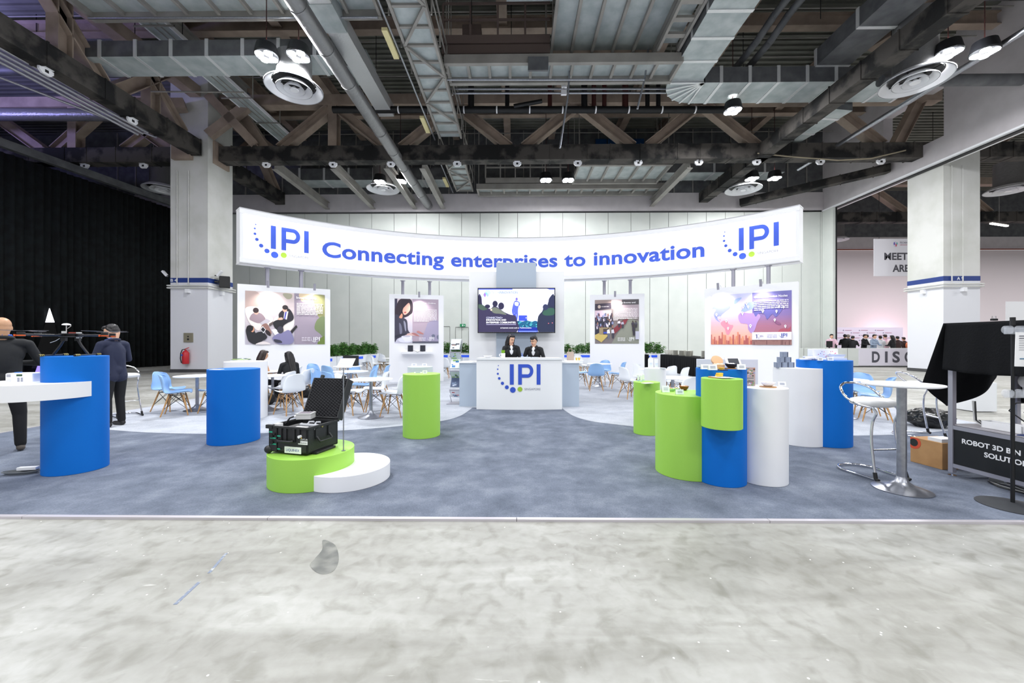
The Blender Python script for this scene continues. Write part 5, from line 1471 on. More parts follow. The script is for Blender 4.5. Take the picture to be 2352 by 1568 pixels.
# ================================================================== buffet table
root = empty('buffet_table', (7.75, 17.4, FL), 0, 'long buffet table under a black floor-length cloth at the right rear', 'table')
mb = MB(); vs = []
n = 120
def per(t):
    L1, W1 = 6.2, .8
    P = 2 * (L1 + W1); d = t * P
    if d < L1: return (-W1 / 2, -L1 / 2 + d, -1, 0)
    if d < L1 + W1: return (-W1 / 2 + d - L1, L1 / 2, 0, 1)
    if d < 2 * L1 + W1: return (W1 / 2, L1 / 2 - (d - L1 - W1), 1, 0)
    return (W1 / 2 - (d - 2 * L1 - W1), -L1 / 2, 0, -1)
n = 240
for i in range(n):
    x, y, nx, ny = per(i / n); wv = .02 * sin(i * 1.7) + .015 * sin(i * .6)
    vs += [(x, y, .8), (x + nx * .01, y + ny * .01, .77), (x + nx * (.03 + wv), y + ny * (.03 + wv), .01)]
fs = []
for i in range(n):
    j = (i + 1) % n
    fs += [(3 * i, 3 * i + 1, 3 * j + 1, 3 * j), (3 * i + 1, 3 * i + 2, 3 * j + 2, 3 * j + 1)]
fs.append([3 * i for i in range(n)])
mb.add(vs, fs, blackcloth); mb.build('table_cloth', root)
china = mat('white_china', (228, 226, 216), 0.3)
def stack(x, y, r, n, label, cup=False, group=None):
    mb = MB()
    if cup:
        for i in range(3):
            mb.lathe([(0, i * .075), (.03, i * .075), (.045, i * .075 + .07), (.04, i * .075 + .07), (.028, i * .075 + .01)], china, n=14)
    else:
        pr = []
        for i in range(n): pr += [(r * .6, i * .014), (r, i * .014 + .009), (r, i * .014 + .012)]
        mb.lathe([(0, 0)] + pr + [(0, n * .014)], china, n=24)
    o = mb.build('plate_stack' if not cup else 'cup_stack', smooth=30, loc=(x, y, .82))
    tag(o, label, 'plates' if not cup else 'cups', group)
for i in range(12): stack(7.50 + .17 * (i % 3), 19.3 + .28 * (i // 3), .06, 3, 'stack of white cups on the far half of the black buffet table', True, 'cup stacks on the buffet')
for i in range(5): stack(7.52 + .25 * (i % 2), 17.6 + .35 * i, .13, 17, 'tall stack of cream plates in the middle of the black buffet table', group='plate stacks mid buffet')
for i in range(4): stack(7.52 + .3 * (i % 2), 15.2 + .42 * i, .15, 20, 'wide stack of cream plates on the near end of the black buffet table', group='plate stacks near end of the buffet')
mb = MB(); mb.box(-.25, .25, -.3, .3, 0, .8, blackcloth); o = mb.build('side_table', loc=(6.35, 20.3, FL)); tag(o, 'small black-clothed side table left of the buffet', 'table')
mb = MB(); mb.lathe([(0, 0), (.07, 0), (.08, .1), (.05, .17), (.03, .2), (0, .2)], china, n=18); o = mb.build('teapot', smooth=40, loc=(6.4, 20.2, .82)); tag(o, 'white pot on the small black side table', 'pot')
mb = MB(); mb.box(-.07, .07, -.07, .07, 0, .24, mat('kraft_paper', (186, 150, 108), .8)); o = mb.build('kraft_box', loc=(6.2, 20.2, .82)); tag(o, 'brown kraft box on the small black side table', 'box')
# bag and cups on the small table by the counter
g = G(1316, 871, FL)
mb = MB(); kr = mat('beige_bag', (206, 186, 172), .8); mb.box(-.13, .13, -.06, .06, 0, .32, kr); mb.tube([(-.07, -.06, .32), (-.06, -.06, .42), (.06, -.06, .42), (.07, -.06, .32)], .006, kr, n=6); mb.tube([(-.07, .06, .32), (-.06, .06, .44), (.06, .06, .44), (.07, .06, .32)], .006, kr, n=6)
o = mb.build('paper_bag', loc=(g[0] - .1, g[1], .752)); tag(o, 'beige paper carrier bag on the table right of the counter', 'bag')
for i in range(2):
    m1 = MB(); m1.lathe([(0, 0), (.03, 0), (.04, .1), (0, .1)], mat('yellow_cup', (236, 206, 92), .5), n=16); m2 = MB(); m2.lathe([(.042, .1), (.04, .115), (0, .12)], white, n=16)
    put('takeaway_cup', [('cup', m1), ('lid', m2)], (g[0] + .13 + .1 * i, g[1] - .05 + .03 * i, .752), ('left' if i == 0 else 'right') + ' yellow takeaway cup beside the beige paper bag', 'cup', smooth=40)

# ================================================================== brochure rack
g = G(1041, 930, FL)
root = empty('brochure_rack', (g[0] + .02, 9.35, FL), radians(-6), 'zigzag steel brochure rack with clear pockets left of the counter', 'brochure rack')
acr = mat('clear_acrylic', (206, 218, 224), 0.15, alpha=0.45)
mb = MB(); mb.box(-.17, .17, -.2, .16, 0, .012, alu); mb.build('base_plate', root)
for s_ in (-1, 1):
    mb = MB(); mb.bar((s_ * .14, .14, .01), (s_ * .13, -.05, .2), .012, .012, alu)
    for k in range(3): mb.bar((s_ * .13, -.08 + 0, .28 + k * .42), (s_ * .13, .10, .66 + k * .42 - .02), .012, .012, alu); mb.bar((s_ * .13, .10, .22 + k * .42), (s_ * .13, -.09, .28 + k * .42), .012, .012, alu)
    mb.build('side_frame', root)
cols = [[(240, 242, 246), (60, 110, 150), (190, 60, 60)], [(70, 86, 120), (190, 200, 220), (120, 140, 170)], [(196, 212, 200), (110, 150, 60), (40, 70, 110)], [(238, 246, 240), (150, 200, 90), (60, 130, 200)], [(206, 214, 220), (150, 190, 110), (80, 120, 190)], [(226, 228, 232), (70, 72, 84), (200, 160, 150)]]
R = random.Random(4)
for k in range(6):
    z0 = .16 + k * .22; fwd = k % 2 == 1
    a = (0, -.09, z0) if fwd else (0, .05, z0 - .02); b = (0, .06, z0 + .25) if fwd else (0, -.09, z0 + .16)
    mb = MB(); mb.bar(a, b, .25, .012, acr); mb.build('pocket', root)
    c = cols[k]; d = Vector(b) - Vector(a); off = Vector((0, -.012, .004 if fwd else 0))
    mb = MB(); mb.bar(Vector(a) + off + d * .04, Vector(b) + off - d * .04, .215, .006, flatcol(c[0]))
    for j in range(5):
        t0 = R.uniform(.1, .75); x = R.uniform(-.07, .05)
        P_ = Vector(a) + off * 1.5 + d * t0; mb.bar(P_ + Vector((x, 0, 0)), P_ + d * R.uniform(.06, .16) + Vector((x, 0, 0)), R.uniform(.03, .09), .006, flatcol(R.choice(c[1:])))
    mb.build('brochure', root)
    if not fwd:
        mb = MB(); mb.box(-.13, .13, -.115, -.09, z0 + .15, z0 + .175, alu); mb.build('ledge', root)
# ================================================================== open equipment case on the podium
def G3(px, py, z): return Vector(G(px, py, z))
Lc = G3(617, 1040, .337); Nc = G3(706, 1048, .337)
ex = (Nc - Lc); CWd = ex.length; rz = atan2(ex.y, ex.x)
root = empty('equipment_case', (Lc.x, Lc.y, .335), rz, 'open black rugged case full of white filter fittings on the green podium', 'case')
CD, CH = .44, .275
cb = mat('case_black', (30, 31, 34), 0.45, bump=(120, 0.15))
mb = MB(); t = .02
mb.box(0, CWd, 0, t, .02, CH, cb); mb.box(0, CWd, CD - t, CD, .02, CH, cb); mb.box(0, t, 0, CD, .02, CH, cb); mb.box(CWd - t, CWd, 0, CD, .02, CH, cb); mb.box(0, CWd, 0, CD, .02, .04, cb)
for x in (.14, .2, .3, .36): mb.box(x, x + .03, -.012, 0, .13, CH - .01, cb)
mb.build('case_shell', root, bevel=.004)
mb = MB()
for a in ((-.012, CWd + .012, -.012, .012), (-.012, CWd + .012, CD - .012, CD + .012), (-.012, .012, 0, CD), (CWd - .012, CWd + .012, 0, CD)): mb.box(a[0], a[1], a[2], a[3], CH - .012, CH + .01, cb)
mb.build('rim', root, bevel=.003)
for y in (.0, ):
    mb = MB(); M_ = Matrix.Translation((-.005, -.005, .045)) @ Matrix.Rotation(pi / 2, 4, 'X'); vs = []
    mb.ell((-.0, .0, .04), .045, .035, .04, cb); mb.build('wheel', root, smooth=60)
mb = MB(); mb.box(.02, .11, -.01, .0, .03, CH - .01, cb); mb.box(-.02, .06, -.02, .02, CH - .02, CH + .018, cb); mb.build('corner_guard', root, bevel=.004)
mb = MB(); mb.tube([(CWd + .005, .12, .17), (CWd + .04, .12, .13), (CWd + .04, .13, .12), (CWd + .04, .29, .12), (CWd + .04, .3, .13), (CWd + .005, .3, .17)], .010, cb, n=8); mb.box(CWd - .002, CWd + .012, .10, .14, .15, .25, cb); mb.box(CWd - .002, CWd + .012, .28, .32, .15, .25, cb); mb.build('carry_handle', root, smooth=50)
mb = MB(); mb.box(CWd - .03, CWd + .04, .08, .36, -.0, .025, cb); mb.build('pull_handle', root, bevel=.006)
mb = MB(); mb.tube([(.13, -.02, .145), (.15, -.035, .14), (.3, -.035, .14), (.32, -.02, .145)], .012, cb, n=8); mb.build('front_handle', root, smooth=50)
tq = mat('teal_tape', (30, 176, 140), .5)
mb = MB()
for x, z_, w_ in ((.02, .215, .04), (.03, .155, .07), (.12, .18, .04), (.03, .095, .075), (.12, .05, .035)): mb.box(x, x + w_, -.0125, -.0105, z_, z_ + .012, tq)
mb.build('label_tape', root)
for x, z_, r_ in ((.055, .185, .02), (.09, .205, .012), (.055, .12, .02)):
    mb = MB(); mb.tube([(x, -.005, z_), (x, -.025, z_)], r_, black, n=14); mb.tube([(x, -.0255, z_), (x, -.026, z_)], r_ * .55, blackm, n=12); mb.build('port', root)
mb = MB(); mb.tube([(.395, -.0, .195), (.395, -.03, .195)], .014, white, n=12); mb.build('cable_gland', root)
pl = Plane((0, -.0015, 0), (1, 0, 0))
mb = MB(); mb.box(.2, .4, -.003, .0, .02, .085, paper); put_text(mb, 'LIQUINEX', flatcol((70, 84, 170)), lambda a, b: pl.at(a, b, .003), .22, .38, .04, .026, 0); mb.build('sticker', root)
mb = MB(); mb.box(.365, .475, -.003, .0, .115, .15, paper); put_text(mb, 'GRAFOID', flatcol((70, 70, 76)), lambda a, b: pl.at(a, b, .003), .39, .468, .125, .014, 0); mb.ell((.378, -.004, .133), .007, .001, .009, black, n=10, k=6); mb.build('sticker', root)
mb = MB(); put_text(mb, 'LIGHTLAB', flatcol((230, 230, 230)), lambda a, b: pl.at(a, b, .003), .39, .478, .158, .018, .01); mb.ell((.405, -.005, .18), .007, .002, .007, flatcol((240, 190, 60)), n=10, k=6); mb.build('sticker', root)
# lid with foam
lid = MB(); tlt = .42
ML = Matrix.Translation((CWd / 2, CD, CH)) @ Matrix.Rotation(-tlt, 4, 'X')
lid.obox(ML @ Matrix.Translation((0, .04, .245)), CWd, .075, .46, cb)
lid.obox(ML @ Matrix.Translation((0, -.0, .47)), CWd - .02, .02, .015, cb); lid.obox(ML @ Matrix.Translation((-CWd / 2 + .01, 0, .245)), .02, .03, .46, cb); lid.obox(ML @ Matrix.Translation((CWd / 2 - .01, 0, .245)), .02, .03, .46, cb); lid.obox(ML @ Matrix.Translation((0, 0, .022)), CWd, .03, .02, cb)
lid = lid.build('lid', root, bevel=.006)
foam = mat('egg_crate_foam', (38, 38, 42), .9)
fm = MB(); nx, nz = 96, 92; vs = []
for j in range(nz + 1):
    for i in range(nx + 1):
        x = -CWd / 2 + .022 + (CWd - .044) * i / nx; zz = .034 + .425 * j / nz
        h = .012 * (sin(x * 2 * pi / .046 + zz * 2 * pi / .092) * sin(zz * 2 * pi / .040 - x * 15))
        p = ML @ Vector((x, -.012 + h, zz)); vs.append(p)
fm.add(vs, [(j * (nx + 1) + i, (j + 1) * (nx + 1) + i, (j + 1) * (nx + 1) + i + 1, j * (nx + 1) + i + 1) for j in range(nz) for i in range(nx)], foam)
fm.build('foam_lining', lid, smooth=180)
for x in (-.14, .15):
    mb = MB(); mb.obox(ML @ Matrix.Translation((x, .01, .49)), .035, .03, .05, black); mb.build('latch', lid, bevel=.003)
MM = Matrix.Translation((Lc.x, Lc.y, .335)) @ Matrix.Rotation(rz, 4, 'Z')
def inside(name, mbs, loc, label, cat, rz2=0, **k):
    q = MM @ Vector(loc); return put(name, mbs, (q.x, q.y, q.z), label, cat, rz + rz2, **k)
gr = mat('grey_housing', (206, 206, 206), .45)
pvc = mat('grey_pvc', (180, 182, 188), .35)
mb = MB(); mb.obox(Matrix.Rotation(.35, 4, 'Z') @ Matrix.Translation((0, 0, .028)), .15, .13, .05, gr); m2 = MB(); m2.obox(Matrix.Rotation(.35, 4, 'Z') @ Matrix.Translation((0, 0, .058)), .158, .138, .012, gr)
m3 = MB(); m3.obox(Matrix.Rotation(.35, 4, 'Z') @ Matrix.Translation((0, 0, .0655)), .12, .10, .003, flatcol((110, 100, 112)))
m4 = MB(); m4.tube([(-.08, -.03, .025), (-.11, -.04, .025)], .013, white, n=10); m4.tube([(-.11, -.04, .025), (-.15, -.06, .01), (-.18, -.09, -.05)], .008, black, n=8)
inside('junction_box', [('box_body', mb), ('box_lid', m2), ('dark_pad', m3), ('cable', m4)], (.2, .28, CH + .035), 'grey plastic junction box perched on the open case', 'box')
mb = MB(); mb.box(-.1, .1, -.12, .12, 0, .2, mat('dark_grey_pack', (58, 56, 58), .6)); inside('filter_block', [('block_body', mb)], (.16, .25, .045), 'dark grey block inside the left of the open case', 'filter block', bevel=.015)
mb = MB(); mb.box(-.065, .065, -.03, .03, 0, .055, white); m2 = MB(); m2.tube([(-.065, 0, .03), (-.1, -.01, .03), (-.13, .02, .03)], .012, pvc, n=10); m2.tube([(.065, 0, .03), (.1, 0, .035), (.14, .03, .035)], .012, pvc, n=10)
inside('white_valve_box', [('box_body', mb), ('pipe', m2)], (.33, .075, CH - .06), 'bright white valve box with grey pipes at the front of the open case', 'valve')
mb = MB(); mb.tube([(-.1, 0, 0), (.12, 0, 0)], .017, pvc, n=12); mb.tube([(-.03, 0, 0), (-.03, .03, .03), (.02, .04, .03)], .011, pvc, n=8); mb.tube([(.06, 0, 0), (.06, .03, .03), (.1, .04, .03)], .011, pvc, n=8); mb.ell((-.1, 0, 0), .022, .022, .022, pvc)
m2 = MB(); m2.tube([(.12, 0, 0), (.16, 0, .0)], .012, mat('brass', (200, 180, 110), .3, .8), n=10)
inside('pipe_fitting', [('pipe_body', mb), ('brass_nozzle', m2)], (.32, .2, CH - .015), 'grey pipe fitting with a brass tip inside the open case', 'pipe fitting', smooth=50)
mb = MB(); mb.box(-.1, .12, -.14, .14, 0, .19, foam); inside('foam_bed', [('foam_body', mb)], (.345, .19, .045), 'dark foam bed inside the right half of the open case', 'foam')
mb = MB(); mb.box(-.03, .03, -.03, .03, 0, .1, white); inside('white_cap_box', [('box_body', mb)], (.06, .06, CH - .08), 'small white box at the left corner inside the case', 'box')
# sign holder standing on the podium
g = G(789, 1035, .335)
root = empty('sign_holder', (g[0], g[1], .335), -.1, 'thin steel sign holder with a tilted white card beside the case', 'sign')
mb = MB(); mb.tube([(0, 0, 0), (0, 0, .87)], .006, steel, n=10); mb.cyl((0, 0, 0), .02, .006, steel); mb.build('rod', root, smooth=50)
M_ = Matrix.Translation((.012, .03, .91)) @ Matrix.Rotation(-.75, 4, 'X')
mb = MB(); mb.obox(M_, .165, .004, .125, white)
mb.build('card_plate', root); mb = MB()
for i in range(6): mb.obox(M_ @ Matrix.Translation((-.0, -.003, .035 - i * .015)), .12, .0006, .003, flatcol((190, 196, 206)))
mb.build('card_print', root)
# black monitor on the far table
g = G(802, 898, FL); g = (g[0], g[1] + .12, 0); zz = .754
mb = MB(); mb.box(-.23, .23, -.015, .015, .02, .30, black); m2 = MB(); m2.obox(Matrix.Translation((.09, -.017, .17)) @ Matrix.Rotation(-.25, 4, 'Y'), .02, .003, .11, red); m3 = MB(); m3.box(-.2, .2, -.1, .1, 0, .02, black)
put('laptop', [('screen', m2 if 0 else mb), ('red_mark', m2), ('keyboard_base', m3)], (g[0], g[1], zz), 'black laptop with a red mark on the farther table left of the counter', 'laptop')

# ================================================================== drone on the far left plinth
cx, cy = PA.location.x, PA.location.y; zt = 1.306
fx, fy, fr, _ = fA[0]
root = empty('drone', (fx - .04, fy - .02, zt), radians(20), 'black quadcopter drone with orange motor rings and landing legs on the tall blue plinth', 'drone')
carbon = mat('carbon_black', (30, 31, 36), .35); orange = mat('motor_orange', (226, 96, 40), .4)
mb = MB(); mb.cyl((0, 0, .215), .1, .012, carbon, n=8); mb.cyl((0, 0, .245), .1, .01, carbon, n=8); mb.box(-.06, .06, -.05, .05, .225, .25, carbon); mb.build('centre_plate', root)
mb = MB(); mb.box(-.05, -.02, -.06, -.03, .25, .28, gr); mb.box(.0, .05, -.04, .02, .25, .27, flatcol((150, 70, 60))); mb.box(.06, .08, -.03, .03, .2, .27, gr); mb.build('electronics', root)
R_ = .43
for k in range(4):
    a = radians(-25) + k * pi / 2; c, s_ = cos(a), sin(a)
    mb = MB(); mb.tube([(.08 * c, .08 * s_, .235), (R_ * c, R_ * s_, .235)], .012, carbon, n=10); ar = mb.build('arm', root, smooth=50)
    mb = MB(); mb.cyl((R_ * c, R_ * s_, .215), .03, .05, black, n=20); mb.build('motor', ar, smooth=40)
    mb = MB(); mb.cyl((R_ * c, R_ * s_, .222), .032, .012, orange, n=20); mb.box(R_ * c - .045, R_ * c - .03, R_ * s_ - .02, R_ * s_ + .02, .218, .24, orange); mb.build('motor_ring', ar)
    pa = a + 1.2 + k * .5
    mb = MB()
    for sg in (1, -1):
        p0 = Vector((R_ * c, R_ * s_, .275)); d = Vector((cos(pa), sin(pa), 0)) * sg; n_ = Vector((-d.y, d.x, 0))
        mb.add([p0 + n_ * .006, p0 + d * .07 + n_ * .018 + Vector((0, 0, .004)), p0 + d * .19 + n_ * .006 + Vector((0, 0, .006)), p0 + d * .19 - n_ * .004 + Vector((0, 0, .005)), p0 + d * .07 - n_ * .012, p0 - n_ * .006], [(0, 1, 2, 3, 4, 5)], mat('propeller_grey', (110, 110, 120), .3))
    o = mb.build('propeller', ar); m_ = o.modifiers.new('t', 'SOLIDIFY'); m_.thickness = .002
for sg in (-1, 1):
    mb = MB(); mb.tube([(sg * .05, 0, .21), (sg * .09, 0, .12), (sg * .15, 0, .02)], .012, carbon, n=10); mb.box(sg * .06 - .02, sg * .06 + .02, -.02, .02, .17, .21, black); mb.build('landing_leg', root, smooth=50)
    mb = MB(); mb.tube([(sg * .15, -.2, .012), (sg * .15, .2, .012)], .008, carbon, n=8); mb.build('skid', root)
    for y in (-.18, .18):
        mb = MB(); mb.tube([(sg * .15, y - .04, .0125), (sg * .15, y + .04, .0125)], .0125, black, n=10)
        for j in range(3): mb.tube([(sg * .15, y - .03 + j * .025, .0125), (sg * .15, y - .02 + j * .025, .0125)], .013, flatcol((190, 170, 60)), n=10)
        mb.build('skid_foam', root)
mb = MB(); mb.tube([(-.04, 0, .25), (-.04, 0, .345)], .004, gr, n=6); mb.lathe([(0, .345), (.038, .35), (.035, .36), (.02, .368), (0, .37)], white, (-.04, 0, 0), n=20); mb.tube([(-.01, 0, .355), (-.0, 0, .34), (-.03, 0, .31)], .003, gr, n=5); mb.build('satellite_mast', root, smooth=50)
mb = MB(); mb.tube([(-.08, -.03, .2), (-.11, -.04, .17), (-.15, -.05, .15)], .003, gr, n=5); mb.build('antenna_wire', root)
# meter on the disc shelf
g = G(42, 880, 1.014)
root = empty('bench_meter', (g[0], g[1] + .02, 1.0135), radians(14), 'white bench instrument with a small green display on the disc shelf', 'instrument')
mb = MB(); mb.box(-.12, .12, -.02, .12, 0, .112, white); mb.build('housing', root, bevel=.012)
mb = MB(); mb.box(-.02, .03, -.022, -.0195, .078, .098, flatcol((40, 76, 44))); mb.build('display', root)
mb = MB()
for i in range(2):
    for j in range(5): mb.box(-.012 + i * .03, .006 + i * .03, -.0225, -.0195, .02 + j * .009, .026 + j * .009, flatcol((150, 154, 170)))
mb.box(-.105, -.07, -.0225, -.0195, .07, .1, flatcol((168, 168, 176))); mb.box(-.105, -.07, -.0225, -.0195, .02, .05, flatcol((222, 222, 228))); mb.build('keypad', root)
mb = MB(); mb.box(-.07, -.03, .02, .06, .112, .12, flatcol((70, 130, 210))); mb.build('blue_cap', root)
g = G(85, 878, 1.014); mb = MB(); mb.box(-.08, .08, -.05, .05, 0, .006, flatcol((214, 220, 236))); mb.box(-.03, .09, -.03, .05, .006, .01, paper)
o = mb.build('leaflet', loc=(g[0], g[1] + .06, 1.013)); tag(o, 'pale leaflets beside the white bench instrument', 'leaflet')
# power strip on the floor
g = G(72, 1085, .014)
root = empty('power_strip', (g[0] - .03, g[1] + .0, .014), .2, 'white power strip with a coiled grey cable at the foot of the tall blue plinth', 'power strip')
mb = MB(); mb.box(-.1, .08, -.02, .03, .03, .065, white); mb.build('strip_body', root, bevel=.006)
mb = MB()
for k in range(5):
    mb.tube([(-.04 + .13 * (1 + .08 * k) * cos(t * pi / 8), -.03 + .05 * (1 + .1 * k) * sin(t * pi / 8), .006 + .006 * k) for t in range(16)], .004, flatcol((120, 124, 128)), n=6, closed=True)
mb.build('coiled_cable', root)
g = G(955, 888, FL); mb = MB(); mb.box(-.2, .02, -.03, .03, 0, .04, white); mb.box(.1, .3, -.02, .02, 0, .03, white); mb.tube([(.02, 0, .02), (.06, .03, .01), (.1, 0, .02)], .006, gr, n=6)
o = mb.build('power_strip', loc=(g[0] - .4, g[1] - .6, FL)); tag(o, 'white power strip on the light carpet behind the slim green plinth', 'power strip')

# ================================================================== small things on the plinths
def card(px, py, z, w_=.09, h=.07, rz=0, label='', tilt=.25, name='name_card', at=None):
    g = at or G(px, py, z)
    mb = MB(); mb.add([(-w_ / 2, 0, 0), (w_ / 2, 0, 0), (w_ / 2, h * sin(tilt), h * cos(tilt)), (-w_ / 2, h * sin(tilt), h * cos(tilt)), (-w_ / 2, 2 * h * sin(tilt), 0), (w_ / 2, 2 * h * sin(tilt), 0)], [(0, 1, 2, 3), (3, 2, 5, 4)], paper)
    root = empty(name, (g[0], g[1], z + .002), rz, label, 'card')
    o = cb_ = mb.build('card_body', root); m_ = o.modifiers.new('t', 'SOLIDIFY'); m_.thickness = .001
    mb = MB()
    for i in range(3):
        zz = h * (.62 - .16 * i); yy = zz / cos(tilt) * sin(tilt) - .0016
        mb.box(-w_ * .3, w_ * .3, yy - .0004, yy, zz, zz + .004, flatcol((172, 180, 200)))
    mb.build('card_print', cb_)
def flat(name, px, py, z, w_, d, h, m, label, cat, rz=0, at=None):
    g = at or G(px, py, z); mb = MB(); mb.box(-w_ / 2, w_ / 2, -d / 2, d / 2, 0, h, m)
    o = mb.build(name, loc=(g[0], g[1], z + .001)); o.rotation_euler = (0, 0, rz); return tag(o, label, cat)
def bowl(name, px, py, z, r, h, m, label, fill=None, fname='food', cat='bowl', base=None):
    g = G(px, py, z); root = empty(name, (g[0], g[1], z + .001), 0, label, cat)
    b0 = 0
    if base:
        mb = MB(); mb.cyl((0, 0, 0), r * 1.15, .008, base, n=32); mb.build('board', root); b0 = .008
    mb = MB(); mb.lathe([(0, b0), (r * .45, b0), (r * .8, b0 + h * .45), (r, b0 + h), (r * .93, b0 + h), (r * .7, b0 + h * .45), (0, b0 + h * .2)], m, n=36); mb.build('bowl_body', root, smooth=50)
    if fill:
        mb = MB(); R = random.Random(3); mb.lathe([(r * .9, b0 + h * .85), (r * .5, b0 + h * 1.0), (0, b0 + h * 1.06)], fill[0], n=24)
        for i in range(14):
            a = R.uniform(0, 6.28); q = R.uniform(0, r * .6); mb.ell((q * cos(a), q * sin(a), b0 + h * 1.02), r * .16, r * .12, r * .1, fill[R.randrange(len(fill))], n=8, k=5)
        mb.build(fname, root, smooth=50)
    return root
foody = mat('fried_yellow', (238, 186, 74), .5); creamf = mat('cream_food', (246, 228, 206), .6); orangef = mat('orange_food', (240, 156, 84), .5); whitef = mat('rice_white', (250, 248, 244), .6)
bam = mat('bamboo', (218, 172, 130), .6); bamd = mat('board_wood', (186, 140, 90), .6)
# low green drum
card(1530, 901, .895, .085, .075, .05, 'white name card at the left edge of the large green plinth')
card(1562, 906, .895, .085, .055, .0, 'white name card in front of the brown bowl')
bowl('brown_bowl', 1571, 896, .895, .055, .05, mat('brown_ceramic', (132, 66, 36), .35), 'brown bowl of pale soup on the large green plinth', (orangef, creamf))
root = bowl('leaf_plate', 1543, 898, .895, .045, .035, mat('pale_green_plate', (196, 226, 190), .4), 'pale green boat bowl with diced food on the large green plinth', (creamf, orangef))
bowl('glass_dish', 1553, 896.5, .895, .035, .03, white, 'small dish of yellow snacks at the back of the large green plinth', (foody,))
# floating green drum
g = G(1658, 868, 1.111)
root = empty('cheese_board', (g[0], g[1] + .03, 1.111), .1, 'yellow cake slices on a white napkin and wooden board on the floating green drum', 'food')
mb = MB(); mb.cyl((0, .02, 0), .1, .008, bamd, n=32); mb.build('board', root)
mb = MB(); mb.add([(-.07, .05, .01), (.05, .07, .01), (.085, -.13, .01), (-.06, -.12, .01)], [(3, 2, 1, 0)], paper); o = mb.build('napkin', root); m_ = o.modifiers.new('t', 'SOLIDIFY'); m_.thickness = .002
mb = MB(); mb.box(-.03, .03, .0, .04, .012, .03, mat('cheese_yellow', (250, 206, 70), .5)); mb.obox(Matrix.Translation((.005, .02, .039)) @ Matrix.Rotation(.2, 4, 'Z'), .055, .04, .016, mat('cheese_yellow', (250, 206, 70), .5)); mb.build('cake_slices', root, bevel=.003)
# tall blue drum
zb = 1.19
card(1622, 848, zb, .1, .05, .1, 'left white name card on the tall food plinth'); card(1638, 850, zb, .085, .055, 0, 'middle white name card on the tall food plinth'); card(1704, 849, zb, .08, .055, -.1, 'right white name card on the tall food plinth')
bowl('blue_dish', 1609, 845, zb, .04, .018, mat('pale_blue_china', (196, 208, 240), .3), 'little pale blue dish stack at the left of the tall food plinth')
g = G(1656, 848, zb); root = empty('bamboo_steamer', (g[0], g[1] + .05, zb + .001), 0, 'open bamboo steamer with dumplings on the tall food plinth', 'steamer')
mb = MB(); mb.lathe([(0, .0), (.055, 0), (.058, .045), (.05, .045), (.048, .012), (0, .012)], bam, n=32); mb.build('steamer_base', root, smooth=40)
mb = MB(); R = random.Random(1)
for i in range(9): mb.ell((R.uniform(-.035, .035), R.uniform(-.035, .035), .045), .016, .014, .012, creamf, n=8, k=6)
mb.build('dumplings', root, smooth=60)
M_ = Matrix.Translation((.01, .06, .075)) @ Matrix.Rotation(.9, 4, 'X'); mb = MB(); mb.lathe([(0, 0), (.056, 0), (.058, .02), (.05, .022), (.02, .026), (0, .026)], bam, n=32); mb.v = [tuple(M_ @ Vector(v)) for v in mb.v]; mb.build('steamer_lid', root, smooth=40)
flat('navy_plate', 1660, 851, zb, .075, .05, .012, flatcol((40, 50, 100)), 'small navy plate in front of the bamboo steamer', 'plate')
bowl('snack_pile', 1657, 849, zb + .013, .03, .02, foody, 'golden fried snacks on the small navy plate', (foody,), cat='food')
bowl('black_bowl', 1680, 847, zb, .062, .045, black, 'black bowl of rice with an orange topping on the tall food plinth', (whitef,), base=bamd)
# tablet on stand behind
g = G(1712, 848, zb)
root = empty('tablet_stand', (g[0] - .03, g[1] + .14, zb), .15, 'dark tablet leaning in a white stand behind the food bowls', 'tablet')
M_ = Matrix.Translation((0, .02, .06)) @ Matrix.Rotation(-.45, 4, 'X')
mb = MB(); mb.obox(M_, .17, .012, .125, white); mb.build('stand_frame', root, bevel=.004)
mb = MB(); mb.obox(M_ @ Matrix.Translation((0, -.0075, -.005)), .115, .004, .095, mat('tablet_dark', (24, 28, 44), .3)); mb.build('tablet_body', root)
# white drum right
zw = .99
bowl('white_bowl', 1764, 889, zw, .068, .045, white, 'white bowl on a round board on the right white food plinth', (creamf,), base=bamd)
card(1797, 887, zw, .08, .05, -.1, 'white name card behind the white bowl at the right')
g = G(1728, 887, zw)
root = empty('menu_stand', (g[0], g[1] + .04, zw), -.05, 'upright food photo menu with a black label on the right white plinth', 'menu')
W_, H_ = .105, .20
mb = MB(); mb.box(-W_ / 2, W_ / 2, 0, .004, 0, H_, paper); mb.build('board', root)
R = random.Random(8); A = Art(Plane((-W_ / 2, 0, 0), (1, 0, 0)), 0, W_, 0, H_, lift=.0004)
A.rect(0, 0, 1, 1, (188, 160, 156))
for i in range(60):
    A.k = (2 + i % 3) * .3; A.disc(R.uniform(.08, .92), R.uniform(.05, .95), R.uniform(.05, .12), R.uniform(.02, .05), R.choice([(214, 150, 110), (236, 226, 220), (140, 170, 120), (196, 90, 110), (230, 190, 110), (110, 92, 90), (150, 160, 210), (120, 150, 120)]))
A.k = 2; A.rect(.14, .54, .9, .8, (206, 196, 190)); A.rect(.18, .565, .86, .6, (50, 44, 50)); A.rect(.18, .745, .86, .78, (50, 44, 50)); A.text('Natural', .2, .84, .71, .06, (50, 44, 50), .02)
A.finish(root, 'menu_print')
